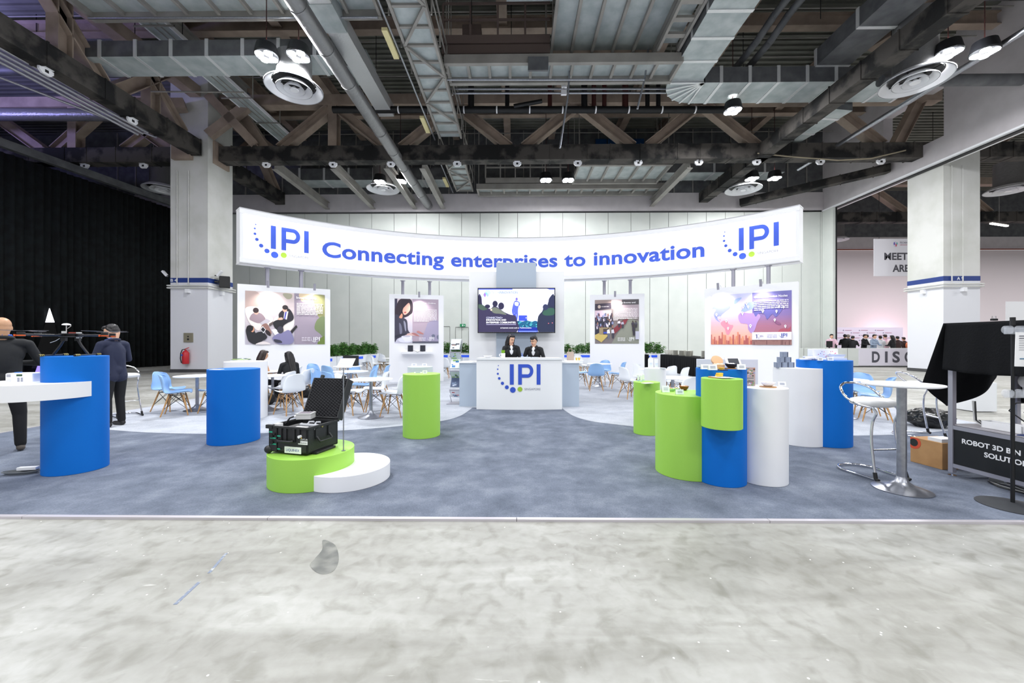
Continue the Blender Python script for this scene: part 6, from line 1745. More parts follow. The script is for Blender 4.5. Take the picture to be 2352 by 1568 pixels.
# low backing board behind the tall food plinth
pl_, pr_ = V3 = (Vector(P2(1601, 5.0) + (0,)), Vector(P2(1741, 4.9) + (0,)))
e = pr_ - pl_
root = empty('backing_board', (pl_.x, pl_.y, FL), atan2(e.y, e.x), 'pale lavender backing board standing behind the tall food plinth', 'board')
mb = MB(); mb.box(0, e.length, 0, .03, .0, 1.235, flatcol((222, 222, 236))); mb.build('panel', root, bevel=.003)
mb = MB(); mb.box(.05, .1, .03, .3, 0, .02, alu); mb.box(e.length - .1, e.length - .05, .03, .3, 0, .02, alu); mb.build('foot', root)

# back right plinths
zq = 1.095; bg = mat('grey_blue_carton', (142, 152, 172), .5)
g0 = G(1806, 844, zq)
for row, (n_, zz) in enumerate(((3, 0), (2, .075), (1, .15))):
    for i in range(n_):
        x = g0[0] + (i - (n_ - 1) / 2) * .088
        root = empty('carton', (x, g0[1] + .05, zq + .001 + zz), -.1 + .05 * i, ('bottom row carton' if row == 0 else 'middle row carton' if row == 1 else 'single top carton') + (' at the left' if i == 0 and n_ > 1 else ' at the right' if i == n_ - 1 and n_ > 1 else ' in the middle' if n_ == 3 else '') + ' of the grey-blue pyramid on the white plinth', 'carton')
        mb = MB(); mb.box(-.04, .04, -.035, .035, 0, .074, bg); mb.build('carton_body', root, bevel=.002)
        mb = MB(); mb.box(.026, .036, -.0356, -.034, .003, .071, flatcol((52, 60, 84))); mb.box(-.03, -.026, -.0356, -.034, .01, .065, flatcol((110, 120, 150))); mb.build('carton_stripe', root)
card(1813, 843, zq, .08, .05, .1, 'white name card in front of the carton pyramid')
flat('leaflet', 1840, 842, zq, .14, .09, .004, paper, 'white leaflets right of the carton pyramid', 'leaflet', .1)
zq = 1.205; DY = fI[1][1]
g = P2(1893, DY + .1)
root = empty('dotted_box', (g[0], g[1], zq), -.1, 'white box with pink and violet dots on the rear blue plinth', 'box')
mb = MB(); mb.box(-.17, .17, -.03, .1, 0, .155, white); mb.build('box_body', root, bevel=.004); mb = MB(); R = random.Random(6)
for i in range(13):
    x, z_ = R.uniform(-.12, .15), R.uniform(.03, .14); mb.ell((x, -.031, z_), .006, .001, .006, flatcol(R.choice([(206, 60, 140), (230, 90, 160), (110, 90, 190)])), n=10, k=6)
mb.build('dots', root)
g = P2(1922, DY); mb = MB(); mb.lathe([(0, 0), (.08, 0), (.105, .05), (.11, .05), (.10, .046), (.075, .006), (0, .006)], white, n=4, a0=pi / 4, a1=2 * pi + pi / 4); mb.v = [(v[0] * 1.2, v[1] * .7, v[2]) for v in mb.v]
o = mb.build('plastic_tray', loc=(g[0], g[1], zq + .029)); tag(o, 'white plastic tray raised on packets on the rear blue plinth', 'tray')
flat('packet_stack', 0, 0, zq, .2, .12, .028, white2, 'flat white packets under the plastic tray', 'packets', at=P2(1922, DY))
R = random.Random(9)
for i, (px, py) in enumerate(((1850, -.1), (1862, -.12), (1874, -.08), (1856, .03), (1884, -.15), (1868, .04))):
    g = P2(px, DY + py); mb = MB(); mb.obox(Matrix.Rotation(R.uniform(-.12, .12), 4, 'Y') @ Matrix.Rotation(R.uniform(-.6, .6), 4, 'Z'), .12, .08, .02, flatcol((238, 238, 246)))
    o = mb.build('sample_packet', loc=(g[0], g[1], zq + .018 + .02 * (i % 2)), bevel=.004); tag(o, 'white sample packet in the loose pile on the rear blue plinth', 'packet', 'white sample packets on the rear blue plinth')
card(1885, 829, zq, .07, .045, .0, 'left white name card on the rear blue plinth', at=P2(1885, DY - .26)); card(1910, 829, zq, .08, .05, -.05, 'right white name card on the rear blue plinth', at=P2(1908, DY - .26))
# slim white plinth bottles, small green plinth tubes
lab = flatcol((190, 214, 236)); lab2 = flatcol((206, 232, 214))
for px, w_, h_, pump, lb in ((1497, .055, .17, True, 'white pump bottle on the slim white plinth'), (1510, .045, .155, False, 'white tapered tube beside the pump bottle')):
    g = G(px, 845, 1.01); root = empty('lotion_bottle', (g[0], g[1] + .06, 1.011), 0, lb, 'bottle')
    mb = MB(); mb.lathe([(0, 0), (w_ * .8, 0), (w_ * .8, h_ * .85), (w_ * .6, h_)] if pump else [(0, 0), (w_ * .5, 0), (w_ * .75, h_)], white, n=24); mb.v = [(v[0], v[1] * .6, v[2]) for v in mb.v]; mb.build('bottle_body', root, smooth=40)
    mb = MB()
    for k, m_ in enumerate((lab, lab, lab2)): mb.box(-w_ * .5, w_ * .5, -w_ * .5, -w_ * .48, h_ * (.45 - .14 * k), h_ * (.5 - .14 * k), m_)
    mb.build('label_print', root)
    if pump: mb = MB(); mb.cyl((0, 0, h_), .015, .025, white, n=14); mb.cyl((0, 0, h_ + .025), .006, .02, white, n=8); mb.box(-.03, .012, -.008, .008, h_ + .043, h_ + .055, white); mb.build('pump', root)
flat('leaflet', 1521, 846, 1.01, .1, .08, .006, flatcol((196, 206, 216)), 'grey leaflets at the right of the slim white plinth', 'leaflet')
for px, py, lb in ((1466, 875, 'leftmost'), (1473, 876, 'middle'), (1478, 874, 'rightmost')):
    g = G(px, py, .83); mb = MB(); mb.tube([(0, 0, 0), (0, 0, .02)], .016, lab, n=12); mb.tube([(0, 0, .02), (-.005, 0, .1)], .016, white, n=12, r2=.02)
    o = mb.build('cream_tube', smooth=50, loc=(g[0], g[1], .831)); tag(o, lb + ' small cream tube standing on the small green plinth', 'tube')
flat('leaflet', 1487, 880, .83, .16, .1, .004, paper, 'white folder overhanging the small green plinth', 'leaflet', .4)
# slim green and pale plinths
card(960, 857, .97, .12, .02, 0, 'low white card at the left on the slim green plinth'); card(976, 858, .97, .07, .05, .3, 'upright white card on the slim green plinth')
card(951, 841, 1.01, .09, .05, .1, 'left white card on the pale plinth below the shelf'); card(975, 841, 1.01, .09, .05, -.1, 'right white card on the pale plinth below the shelf')
g = G(545, 829, 1.09); root = empty('brochure_booklet', (g[0], g[1] + .1, 1.092), .1, 'lime and teal brochures on the white plinth at the left', 'brochures')
mb = MB(); mb.bar((-.16, 0, .02), (-.02, .02, .045), .12, .006, flatcol((40, 110, 110))); mb.bar((-.13, -.02, .03), (.02, 0, .03), .12, .006, flatcol((190, 226, 120))); mb.bar((.02, 0, .02), (.15, .02, .035), .12, .006, flatcol((176, 214, 90))); mb.bar((.06, .02, .045), (.16, .03, .02), .1, .006, flatcol((40, 70, 90))); mb.box(-.17, .17, -.06, .08, 0, .012, paper); mb.build('pages', root)
flat('leaflet', 498, 849, 1.07, .14, .1, .006, paper, 'white leaflets on the blue plinth left of the case', 'leaflet')

# ================================================================== robot stand at the right edge
pA = G3(2187, 1067, .134); pB = G3(2352, 1111, .134)
e = pB - pA; e.z = 0; ang = atan2(e.y, e.x); LW = 1.35; DW = .75
root = empty('robot_workbench', (pA.x, pA.y, .014), ang, 'aluminium-framed bench with a black banner reading ROBOT 3D BIN PICKING SOLUTION', 'workbench')
zt_, zb_ = .56, .12
for x, y in ((0, 0), (LW, 0), (0, DW), (LW, DW)):
    mb = MB(); mb.box(x - .022, x + .022, y - .022, y + .022, .04, 1.62 if x == 0 else zt_, alu); mb.build('leg_profile', root)
    mb = MB(); mb.cyl((x, y, 0), .035, .012, chrome, n=18); mb.cyl((x, y, .01), .008, .04, chrome, n=8); mb.build('levelling_foot', root)
for z_ in (zb_ + .0, zt_ - .03):
    for a, b in (((0, 0), (LW, 0)), ((0, DW), (LW, DW)), ((0, 0), (0, DW)), ((LW, 0), (LW, DW))):
        mb = MB(); mb.bar((a[0], a[1], z_), (b[0], b[1], z_), .04, .04, alu); mb.bar((a[0], a[1] - .0, z_ + .021), (b[0], b[1], z_ + .021), .01, .003, blackm); mb.build('rail', root)
mb = MB(); mb.box(0, LW, 0, DW, zt_ - .01, zt_ + .005, mat('bench_plate', (196, 192, 198), .45, .3)); mb.build('bench_top', root)
for x, y in ((0, 0), (0, DW), (LW, 0), (LW, DW)):
    if x: mb = MB(); mb.box(x - .02, x + .02, y - .02, y + .02, zt_, 1.62, alu); mb.build('upper_post', root)
mb = MB(); mb.bar((0, 0, 1.62), (LW, 0, 1.62), .04, .04, alu); mb.bar((0, DW, 1.62), (LW, DW, 1.62), .04, .04, alu); mb.bar((0, 0, 1.62), (0, DW, 1.62), .04, .04, alu); mb.build('top_frame', root)
mb = MB(); mb.box(.025, LW - .025, -.012, -.004, zb_ + .02, zt_ - .05, mat('banner_black', (18, 20, 24), .5)); bp_ = mb.build('banner_panel', root)
mb = MB(); pl = Plane((0, -.014, 0), (1, 0, 0))
put_text(mb, 'ROBOT 3D BIN PICKING', white, lambda a, b: pl.at(a, b), .10, .86, .38, .05, .03)
put_text(mb, 'SOLUTION', white, lambda a, b: pl.at(a, b), .29, .63, .29, .05, .03)
mb.build('banner_lettering', bp_)
# cloth over the frame
WM = Matrix.Translation((pA.x, pA.y, .014)) @ Matrix.Rotation(ang, 4, 'Z')
cl = MB()
def sheet(f, nu, nv, m=blackcloth):
    vs = [f(i / nu, j / nv) for j in range(nv + 1) for i in range(nu + 1)]
    cl.add(vs, [(j * (nu + 1) + i, j * (nu + 1) + i + 1, (j + 1) * (nu + 1) + i + 1, (j + 1) * (nu + 1) + i) for j in range(nv) for i in range(nu)], m)
TZ = 1.655
sheet(lambda u, v: (-.03 + u * (LW + .06), -.03 + v * (DW + .06), TZ + .006 * sin(u * 9) * sin(v * 7)), 24, 12)
sheet(lambda u, v: (-.03 + u * (LW + .06), -.035 - .03 * v - .02 * v * sin(u * 16) - .012 * v * sin(u * 41 + 1), TZ - v * (.50 + .05 * u + .02 * sin(u * 7))), 60, 18)
sheet(lambda u, v: (-.035 - v * (.13 + .10 * sin(u * 3.1) ** 2) - .035 * v * sin(u * 13 + 1.0), -.06 + u * (DW + .09) - .06 * v * (1 - u), TZ - v * (.58 + .42 * abs(sin(u * pi * .9 + .2)) * (1 - .3 * u))), 40, 20)
sheet(lambda u, v: (-.03 + u * (LW + .06), DW + .035 + .03 * v * sin(u * 15), TZ - v * (.86 + .03 * sin(u * 5))), 50, 14)
cr = empty('black_drape', WM @ Vector((0, 0, 0)), 0, 'black cloth draped over the frame of the robot bench', 'cloth'); cr.rotation_euler = (0, 0, ang); cr.location = (pA.x, pA.y, .014)
o = cl.build('drape_sheet', cr, smooth=180); m_ = o.modifiers.new('t', 'SOLIDIFY'); m_.thickness = .004; 
q = WM @ Vector((.36, .0, TZ)); mb = MB(); mb.box(-.025, .025, -.012, .012, 0, .02, black); mb.tube([(-.02, 0, .02), (-.018, 0, .045), (-.01, 0, .045), (-.005, 0, .02)], .002, chrome, n=5); mb.tube([(.02, 0, .02), (.018, 0, .045), (.01, 0, .045), (.005, 0, .02)], .002, chrome, n=5)
o = mb.build('binder_clip', loc=(q.x, q.y, q.z + .008)); tag(o, 'black binder clip on the top edge of the black cloth', 'clip')
# robot arm on the bench
rw = mat('robot_white', (226, 222, 222), .4)
q = WM @ Vector((.50, .36, zt_ + .005)); root = empty('articulated_robot', q, ang + .3, 'compact white robot arm under the black cloth on the bench', 'robot')
mb = MB(); mb.box(-.12, .12, -.1, .1, 0, .16, rw); mb.box(-.16, .1, -.08, .08, 0, .05, rw); mb.build('base', root, bevel=.02)
mb = MB(); mb.ell((0, 0, .24), .1, .1, .12, rw, n=24, k=14); mb.build('shoulder', root, smooth=60)
mb = MB(); mb.tube([(-.03, -.06, .25), (-.08, -.07, .5)], .075, rw, n=20, r2=.06); mb.ell((-.08, -.07, .5), .08, .08, .08, rw); mb.build('upper_arm', root, smooth=60)
mb = MB(); mb.tube([(-.08, -.07, .5), (.2, -.09, .55)], .055, rw, n=18, r2=.045); mb.ell((.2, -.09, .55), .05, .05, .05, rw); mb.tube([(.2, -.09, .55), (.22, -.09, .42)], .035, rw, n=14); mb.build('forearm', root, smooth=60)
mb = MB(); mb.tube([(-.1, -.11, .1), (-.2, -.13, .2), (-.16, -.11, .28), (-.05, -.1, .3)], .006, black, n=6); mb.tube([(-.02, -.12, .12), (-.1, -.14, .2), (0, -.12, .27)], .006, black, n=6); mb.build('cable', root)
mb = MB(); mb.tube([(.0, -.14, .06), (.1, -.17, .12), (.25, -.18, .1), (.4, -.15, .12)], .006, red, n=6); mb.build('air_hose', root)
q = WM @ Vector((.34, .13, zt_ + .006)); mb = MB(); mb.box(-.14, .18, -.06, .06, 0, .01, white); mb.box(-.14, -.13, -.06, .06, 0, .075, white); mb.box(.17, .18, -.06, .06, 0, .075, white); mb.box(-.14, .18, -.06, -.05, 0, .075, white); mb.box(-.14, .18, .05, .06, 0, .075, white); mb.box(-.12, .16, -.05, .05, .01, .05, flatcol((190, 190, 194)))
o = mb.build('parts_tray', loc=q, bevel=.003); o.rotation_euler = (0, 0, ang); tag(o, 'translucent white parts tray on the robot bench', 'tray')
q = WM @ Vector((.66, .1, zt_ + .006)); mb = MB(); mb.box(-.15, .12, -.07, .07, 0, .006, flatcol((40, 60, 120))); mb.box(-.1, .12, -.05, .07, .006, .01, paper); o = mb.build('clipboard', loc=q); o.rotation_euler = (0, 0, ang + .3); tag(o, 'blue clipboard with white papers on the robot bench', 'clipboard')
q = WM @ Vector((.12, .14, zt_ + .01)); mb = MB()
for k in range(4): mb.tube([(-.12 + .02 * k, .1, .02 + .22 * (k < 2)), (-.06, .04 + .02 * k, .04), (.05, -.02 + .015 * k, .01), (.2, -.02 * k, .01), (.3, .02, .03)], .007, black if k % 2 else gr, n=6)
o = mb.build('cable_bundle', loc=q); o.rotation_euler = (0, 0, ang); tag(o, 'black and grey cables trailing over the left end of the bench top', 'cable')
q = WM @ Vector((.35, .25, 0)); mb = MB()
for k in range(5): mb.tube([(-.15 + .02 * k, -.1, .01), (.0, -.2 + .03 * k, .012 + .008 * k), (.25, -.18 + .02 * k, .015), (.5, -.12 + .03 * k, .02), (.9, -.1, .02)], .006, flatcol((200, 200, 198)) if k % 2 else black, n=6)
mb.box(-.16, -.08, -.08, -.02, 0, .06, flatcol((150, 150, 150)))
o = mb.build('cable_bundle', loc=q); o.rotation_euler = (0, 0, ang); tag(o, 'tangle of pale and black cables on the carpet under the bench', 'cable')
g = G(2158, 1078, .014); kb = mat('cardboard', (190, 146, 98), .8, noise=(6, (176, 132, 86), .35, .65))
root = empty('cardboard_box', (g[0] + .12, g[1] + .14, .014), ang + .05, 'brown cardboard box with an orange disc mark left of the robot bench', 'box')
mb = MB(); mb.box(-.19, .14, -.12, .25, 0, .3, kb); mb.build('carton_body', root, bevel=.004)
mb = MB(); mb.cyl((0, 0, 0), .075, .002, flatcol((216, 84, 50)), n=28); mb.cyl((0, 0, .002), .045, .001, flatcol((40, 44, 40)), n=24); M_ = Matrix.Translation((-.15, -.1205, .24)) @ Matrix.Rotation(pi / 2, 4, 'X'); mb.v = [tuple(M_ @ Vector(v)) for v in mb.v]; mb.v = [(max(v[0], -.189), v[1], min(v[2], .298)) for v in mb.v]; mb.build('printed_mark', root)
mb = MB(); mb.box(-.02, .12, -.1, .1, .3, .34, white2); mb.build('white_lid', root)
# rubbish bag: lumpy
bm = bmesh.new(); bmesh.ops.create_icosphere(bm, subdivisions=5, radius=1.0)
from mathutils import noise as mn
for v in bm.verts:
    n_ = v.co.normalized(); f = 1 + .16 * mn.noise(n_ * 2.2) + .05 * mn.noise(n_ * 7) + .02 * abs(mn.noise(Vector((n_.x * 9, n_.y * 9, n_.z * 22))))
    v.co = Vector((n_.x * .34 * f, n_.y * .26 * f, max(n_.z * .17 * f, -.15)))
me = bpy.data.meshes.new('rubbish_bag'); bm.to_mesh(me); bm.free(); me.materials.append(mat('bin_liner', (16, 17, 19), .25, bump=(14, .6)))
for p in me.polygons: p.use_smooth = True
o = bpy.data.objects.new('rubbish_bag', me); COL.objects.link(o); g = G(2150, 984, .014); o.location = (g[0] + .05, g[1] + .15, .165); tag(o, 'crumpled black rubbish bag lying behind the high table', 'bag')
# sign stand in front of the bench
g = G(2326, 1162, .014)
root = empty('sign_stand', (g[0], g[1], .014), 0, 'black pole stand with round base holding a white notice at the right edge', 'sign stand')
mb = MB(); mb.lathe([(0, 0), (.225, 0), (.225, .006), (.12, .022), (.03, .035), (0, .035)], mat('stand_base_black', (54, 56, 60), .5), n=48); mb.build('base', root, smooth=40)
mb = MB(); mb.tube([(0, 0, .03), (0, 0, 1.0)], .014, blackm, n=14); mb.tube([(0, 0, 1.0), (0, 0, 1.66)], .011, blackm, n=14); mb.tube([(0, 0, .96), (0, 0, 1.02)], .018, black, n=14); mb.tube([(0, 0, 1.6), (0, 0, 1.67)], .018, black, n=14); mb.build('pole', root, smooth=50)
clear = mat('clear_plastic', (232, 236, 244), .1, alpha=.22)
for z_ in (1.56, 1.0):
    mb = MB()
    for s_ in (-1, 1): mb.tube([(s_ * .055, -.03, z_), (s_ * .055, .01, z_)], .035, clear, n=18); mb.box(min(0, s_ * .09), max(0, s_ * .09), -.028, -.01, z_ - .04, z_ + .02, clear)
    mb.build('clamp', root, smooth=40)
mb = MB(); mb.obox(Matrix.Translation((.085, -.035, 1.385)) @ Matrix.Rotation(.03, 4, 'Y'), .215, .003, .30, paper); ns_ = mb.build('notice_sheet', root)
mb = MB()
for i, (a, b, c) in enumerate(((.01, .19, (120, 120, 130)), (.01, .1, (120, 120, 130)), (.01, .17, (200, 200, 204)), (.01, .17, (200, 200, 204)), (.01, .16, (200, 200, 204)), (.01, .17, (206, 206, 210)), (.01, .1, (206, 206, 210)))): mb.box(a, b, -.0385, -.038, 1.50 - i * .02, 1.508 - i * .02, flatcol(c))
mb.box(.015, .1, -.0385, -.038, 1.30, 1.31, flatcol((90, 130, 160))); mb.build('notice_print', ns_)
# white cube seat behind bench
g = G(2262, 945, .014); mb = MB(); mb.box(-.2, .25, 0, .4, 0, .6, white2); o = mb.build('white_cube', loc=(g[0], g[1], .014), bevel=.006); tag(o, 'plain white cube block behind the robot bench', 'block')
# ================================================================== people
skin = mat('skin', (226, 178, 150), .5); skin_t = mat('skin_tan', (196, 150, 116), .45)
hairm = mat('hair_black', (22, 19, 22), .4, bump=(90, .3)); hairb = mat('hair_dark_brown', (48, 36, 34), .4, bump=(90, .3))
suit_k = mat('suit_black', (26, 28, 32), .8, bump=(18, .12)); suit_n = mat('suit_navy', (34, 40, 66), .8, bump=(18, .12)); trous = mat('trouser_black', (20, 20, 24), .85, bump=(14, .15))
shirt = mat('shirt_white', (238, 240, 246), .7); shoe = mat('shoe_dark', (36, 34, 36), .5); shoe_b = mat('shoe_brown', (92, 84, 78), .6)
lipm = mat('lips', (190, 92, 92), .5); eyem = mat('eye_dark', (40, 30, 30), .3); lany = mat('lanyard_blue', (40, 96, 210), .5)
V = Vector
def capsule_mesh(mb, a, b, ra, rb, m, n=14):
    a, b = V(a), V(b); d = b - a; L = d.length
    if L < 1e-5: return mb.ell(a, ra, ra, ra, m)
    d.normalize(); u = d.orthogonal().normalized(); w_ = d.cross(u)
    rings = []
    for t in (-1, -.92, -.7, -.38, 0): rings.append((a + d * (ra * t), ra * sqrt(max(0, 1 - t * t))))
    for t in (0, .38, .7, .92, 1): rings.append((b + d * (rb * t), rb * sqrt(max(0, 1 - t * t))))
    vs = []
    for c, r in rings:
        r = max(r, 1e-4)
        for i in range(n):
            q = 2 * pi * i / n; vs.append(c + (u * cos(q) + w_ * sin(q)) * r)
    K = len(rings)
    fs = [(j * n + i, j * n + (i + 1) % n, (j + 1) * n + (i + 1) % n, (j + 1) * n + i) for j in range(K - 1) for i in range(n)]
    fs += [tuple(range(n))[::-1], tuple(range((K - 1) * n, K * n))]
    return mb.add(vs, fs, m)
def remesh(mb, voxel, smooth=2):
    me = bpy.data.meshes.new('tmp'); me.from_pydata(mb.v, [], mb.f)
    bm = bmesh.new(); bm.from_mesh(me); bmesh.ops.recalc_face_normals(bm, faces=bm.faces); bm.to_mesh(me); bm.free()
    o = bpy.data.objects.new('tmp', me); COL.objects.link(o)
    r = o.modifiers.new('r', 'REMESH'); r.mode = 'VOXEL'; r.voxel_size = voxel
    s_ = o.modifiers.new('s', 'SMOOTH'); s_.iterations = smooth; s_.factor = .5
    dg = bpy.context.evaluated_depsgraph_get(); out = bpy.data.meshes.new_from_object(o.evaluated_get(dg))
    bpy.data.objects.remove(o); bpy.data.meshes.remove(me); return out
class Body:
    def __init__(s): s.e = []; s.mats = []
    def c(s, a, b, ra, rb, m, flat=1.0): s.e.append(('c', V(a), V(b), ra, rb, m)); return s
    def l(s, c, r, m, M=None): s.e.append(('l', V(c), V(r), M or Matrix(), 0, m)); return s
    def build(s, name, root, voxel, smooth=2):
        mb = MB(); dm = skin
        for e in s.e:
            if e[0] == 'c': capsule_mesh(mb, e[1], e[2], e[3], e[4], dm)
            else: mb.ell(e[1], e[2].x, e[2].y, e[2].z, dm, n=24, k=16, M=e[3].to_3x3() if e[3] else None)
        me = remesh(mb, voxel, smooth)
        n = len(me.polygons); C = np.empty(n * 3); me.polygons.foreach_get('center', C); C = C.reshape(n, 3)
        best = np.full(n, 1e9); idx = np.zeros(n, int); mats = []
        for e in s.e:
            if e[0] == 'c':
                a = np.array(e[1]); b = np.array(e[2]); d = b - a; L2 = max(d @ d, 1e-9)
                t = np.clip(((C - a) @ d) / L2, 0, 1); D_ = np.linalg.norm(C - (a + t[:, None] * d), axis=1) - (e[3] + (e[4] - e[3]) * t)
            else:
                q = C - np.array(e[1])
                R3 = np.array(e[3].to_3x3()); q = q @ R3
                r = np.array(e[2]); k = np.linalg.norm(q / r, axis=1); D_ = (k - 1) * r.min()
            if e[5] not in mats: mats.append(e[5])
            i = mats.index(e[5]); w_ = D_ < best; best[w_] = D_[w_]; idx[w_] = i
        for m in mats: me.materials.append(m)
        me.polygons.foreach_set('material_index', idx.astype(np.int32)); me.polygons.foreach_set('use_smooth', [True] * n); me.update()
        me.name = name; o = bpy.data.objects.new(name, me); COL.objects.link(o); o.parent = root; return o
def hand(B, wrist, d, nrm, sk, curl=.5, side=1, k=1.0):
    'palm, four unequal curled fingers and a thumb; d = pointing direction, nrm = back of the hand, side = thumb side'
    wrist, d, nrm = V(wrist), V(d).normalized(), V(nrm).normalized(); w_ = d.cross(nrm).normalized() * side
    pc = wrist + d * .05 * k
    for t in (-.028, -.01, .01, .028): B.c(wrist + w_ * t * .6 * k, wrist + d * .085 * k + w_ * t * k, .014 * k, .012 * k, sk)
    for t, L in ((-.033, .055), (-.011, .068), (.011, .074), (.033, .066)):
        p = wrist + d * .09 * k + w_ * t * k; q = p + (d * cos(curl * .6) - nrm * sin(curl * .6)) * L * .5 * k; r = q + (d * cos(curl * 1.7) - nrm * sin(curl * 1.7)) * L * .5 * k
        B.c(p, q, .009 * k, .0085 * k, sk); B.c(q, r, .0085 * k, .0075 * k, sk)
    p = wrist + d * .02 * k + w_ * .03 * k; q = p + (d * .6 + w_ * .7 - nrm * .15).normalized() * .042 * k; r = q + (d * .9 + w_ * .25 - nrm * .3).normalized() * .03 * k
    B.c(p, q, .013 * k, .010 * k, sk); B.c(q, r, .010 * k, .0085 * k, sk)
def head(B, c, yaw, pitch, sk, k=1.0):
    'skull, jaw, nose, ears; returns matrix of the head frame (y = gaze)'
    M = Matrix.Translation(V(c)) @ Matrix.Rotation(yaw, 4, 'Z') @ Matrix.Rotation(pitch, 4, 'X')
    R3 = M.to_3x3().to_4x4()
    def P(x, y, z): return M @ V((x * k, y * k, z * k))
    B.l(P(0, -.012, .03), (.076 * k, .093 * k, .088 * k), sk, R3)
    B.l(P(0, -.028, -.012), (.068 * k, .072 * k, .085 * k), sk, R3)
    B.l(P(0, .022, -.035), (.060 * k, .066 * k, .078 * k), sk, R3)
    B.l(P(0, .052, -.085), (.028 * k, .024 * k, .022 * k), sk, R3)
    B.c(P(0, .086, .015), P(0, .104, -.022), .010 * k, .013 * k, sk)
    B.c(P(-.03, .072, .028), P(.03, .072, .028), .016 * k, .016 * k, sk)
    B.c(P(-.02, .078, -.055), P(.02, .078, -.055), .012 * k, .012 * k, sk)
    for s_ in (-1, 1): B.l(P(s_ * .076, .0, -.008), (.010 * k, .018 * k, .029 * k), sk, R3)
    return M, P
def face(root, P, M, brows=True):
    R3 = M.to_3x3()
    for s_ in (-1, 1):
        mb = MB(); mb.ell(P(s_ * .03, .083, .012), .013, .007, .006, eyem, n=12, k=8, M=R3); mb.build('eye', root, smooth=180)
        mb = MB(); mb.tube([P(s_ * .014, .089, .032), P(s_ * .03, .09, .036), P(s_ * .046, .082, .031)], .003, hairm, n=6); mb.build('eyebrow', root)
    mb = MB(); mb.ell(P(0, .088, -.052), .021, .008, .007, lipm, n=14, k=8, M=R3); mb.build('mouth', root, smooth=180)
def hair_cap(root, P, M, m, long=0, voxel=.009, k=1.0, name='hair', bun=False):
    H = Body(); R3 = M.to_3x3().to_4x4()
    H.l(P(0, -.03, .048), (.084 * k, .092 * k, .086 * k), m, R3); H.l(P(0, -.052, .005), (.080 * k, .064 * k, .075 * k), m, R3)
    H.l(P(0, .035, .1), (.068 * k, .05 * k, .032 * k), m, R3)
    if bun: H.l(P(0, .066, .072), (.062 * k, .03 * k, .03 * k), m, R3)
    for s_ in (-1, 1): H.c(P(s_ * .07, -.01, .05), P(s_ * .078, -.03, .0), .022 * k, .018 * k, m)
    if long:
        for s_ in (-1, 1):
            H.c(P(s_ * .068, .0, .05), P(s_ * .078, .0, -.1), .03 * k, .026 * k, m); H.c(P(s_ * .074, -.01, -.1), P(s_ * .08, -.015, -.1 - long), .028 * k, .016 * k, m)
        for x in (-.045, 0, .045): H.c(P(x, -.07, .02), P(x * 1.3, -.085, -.12), .045 * k, .042 * k, m); H.c(P(x * 1.3, -.085, -.12), P(x * 1.2, -.085, -.12 - long), .04 * k, .02 * k, m)
    if bun: H.c(P(0, -.1, .02), P(.01, -.14, -.06), .03 * k, .014 * k, m)
    return H.build(name, root, voxel, 3)
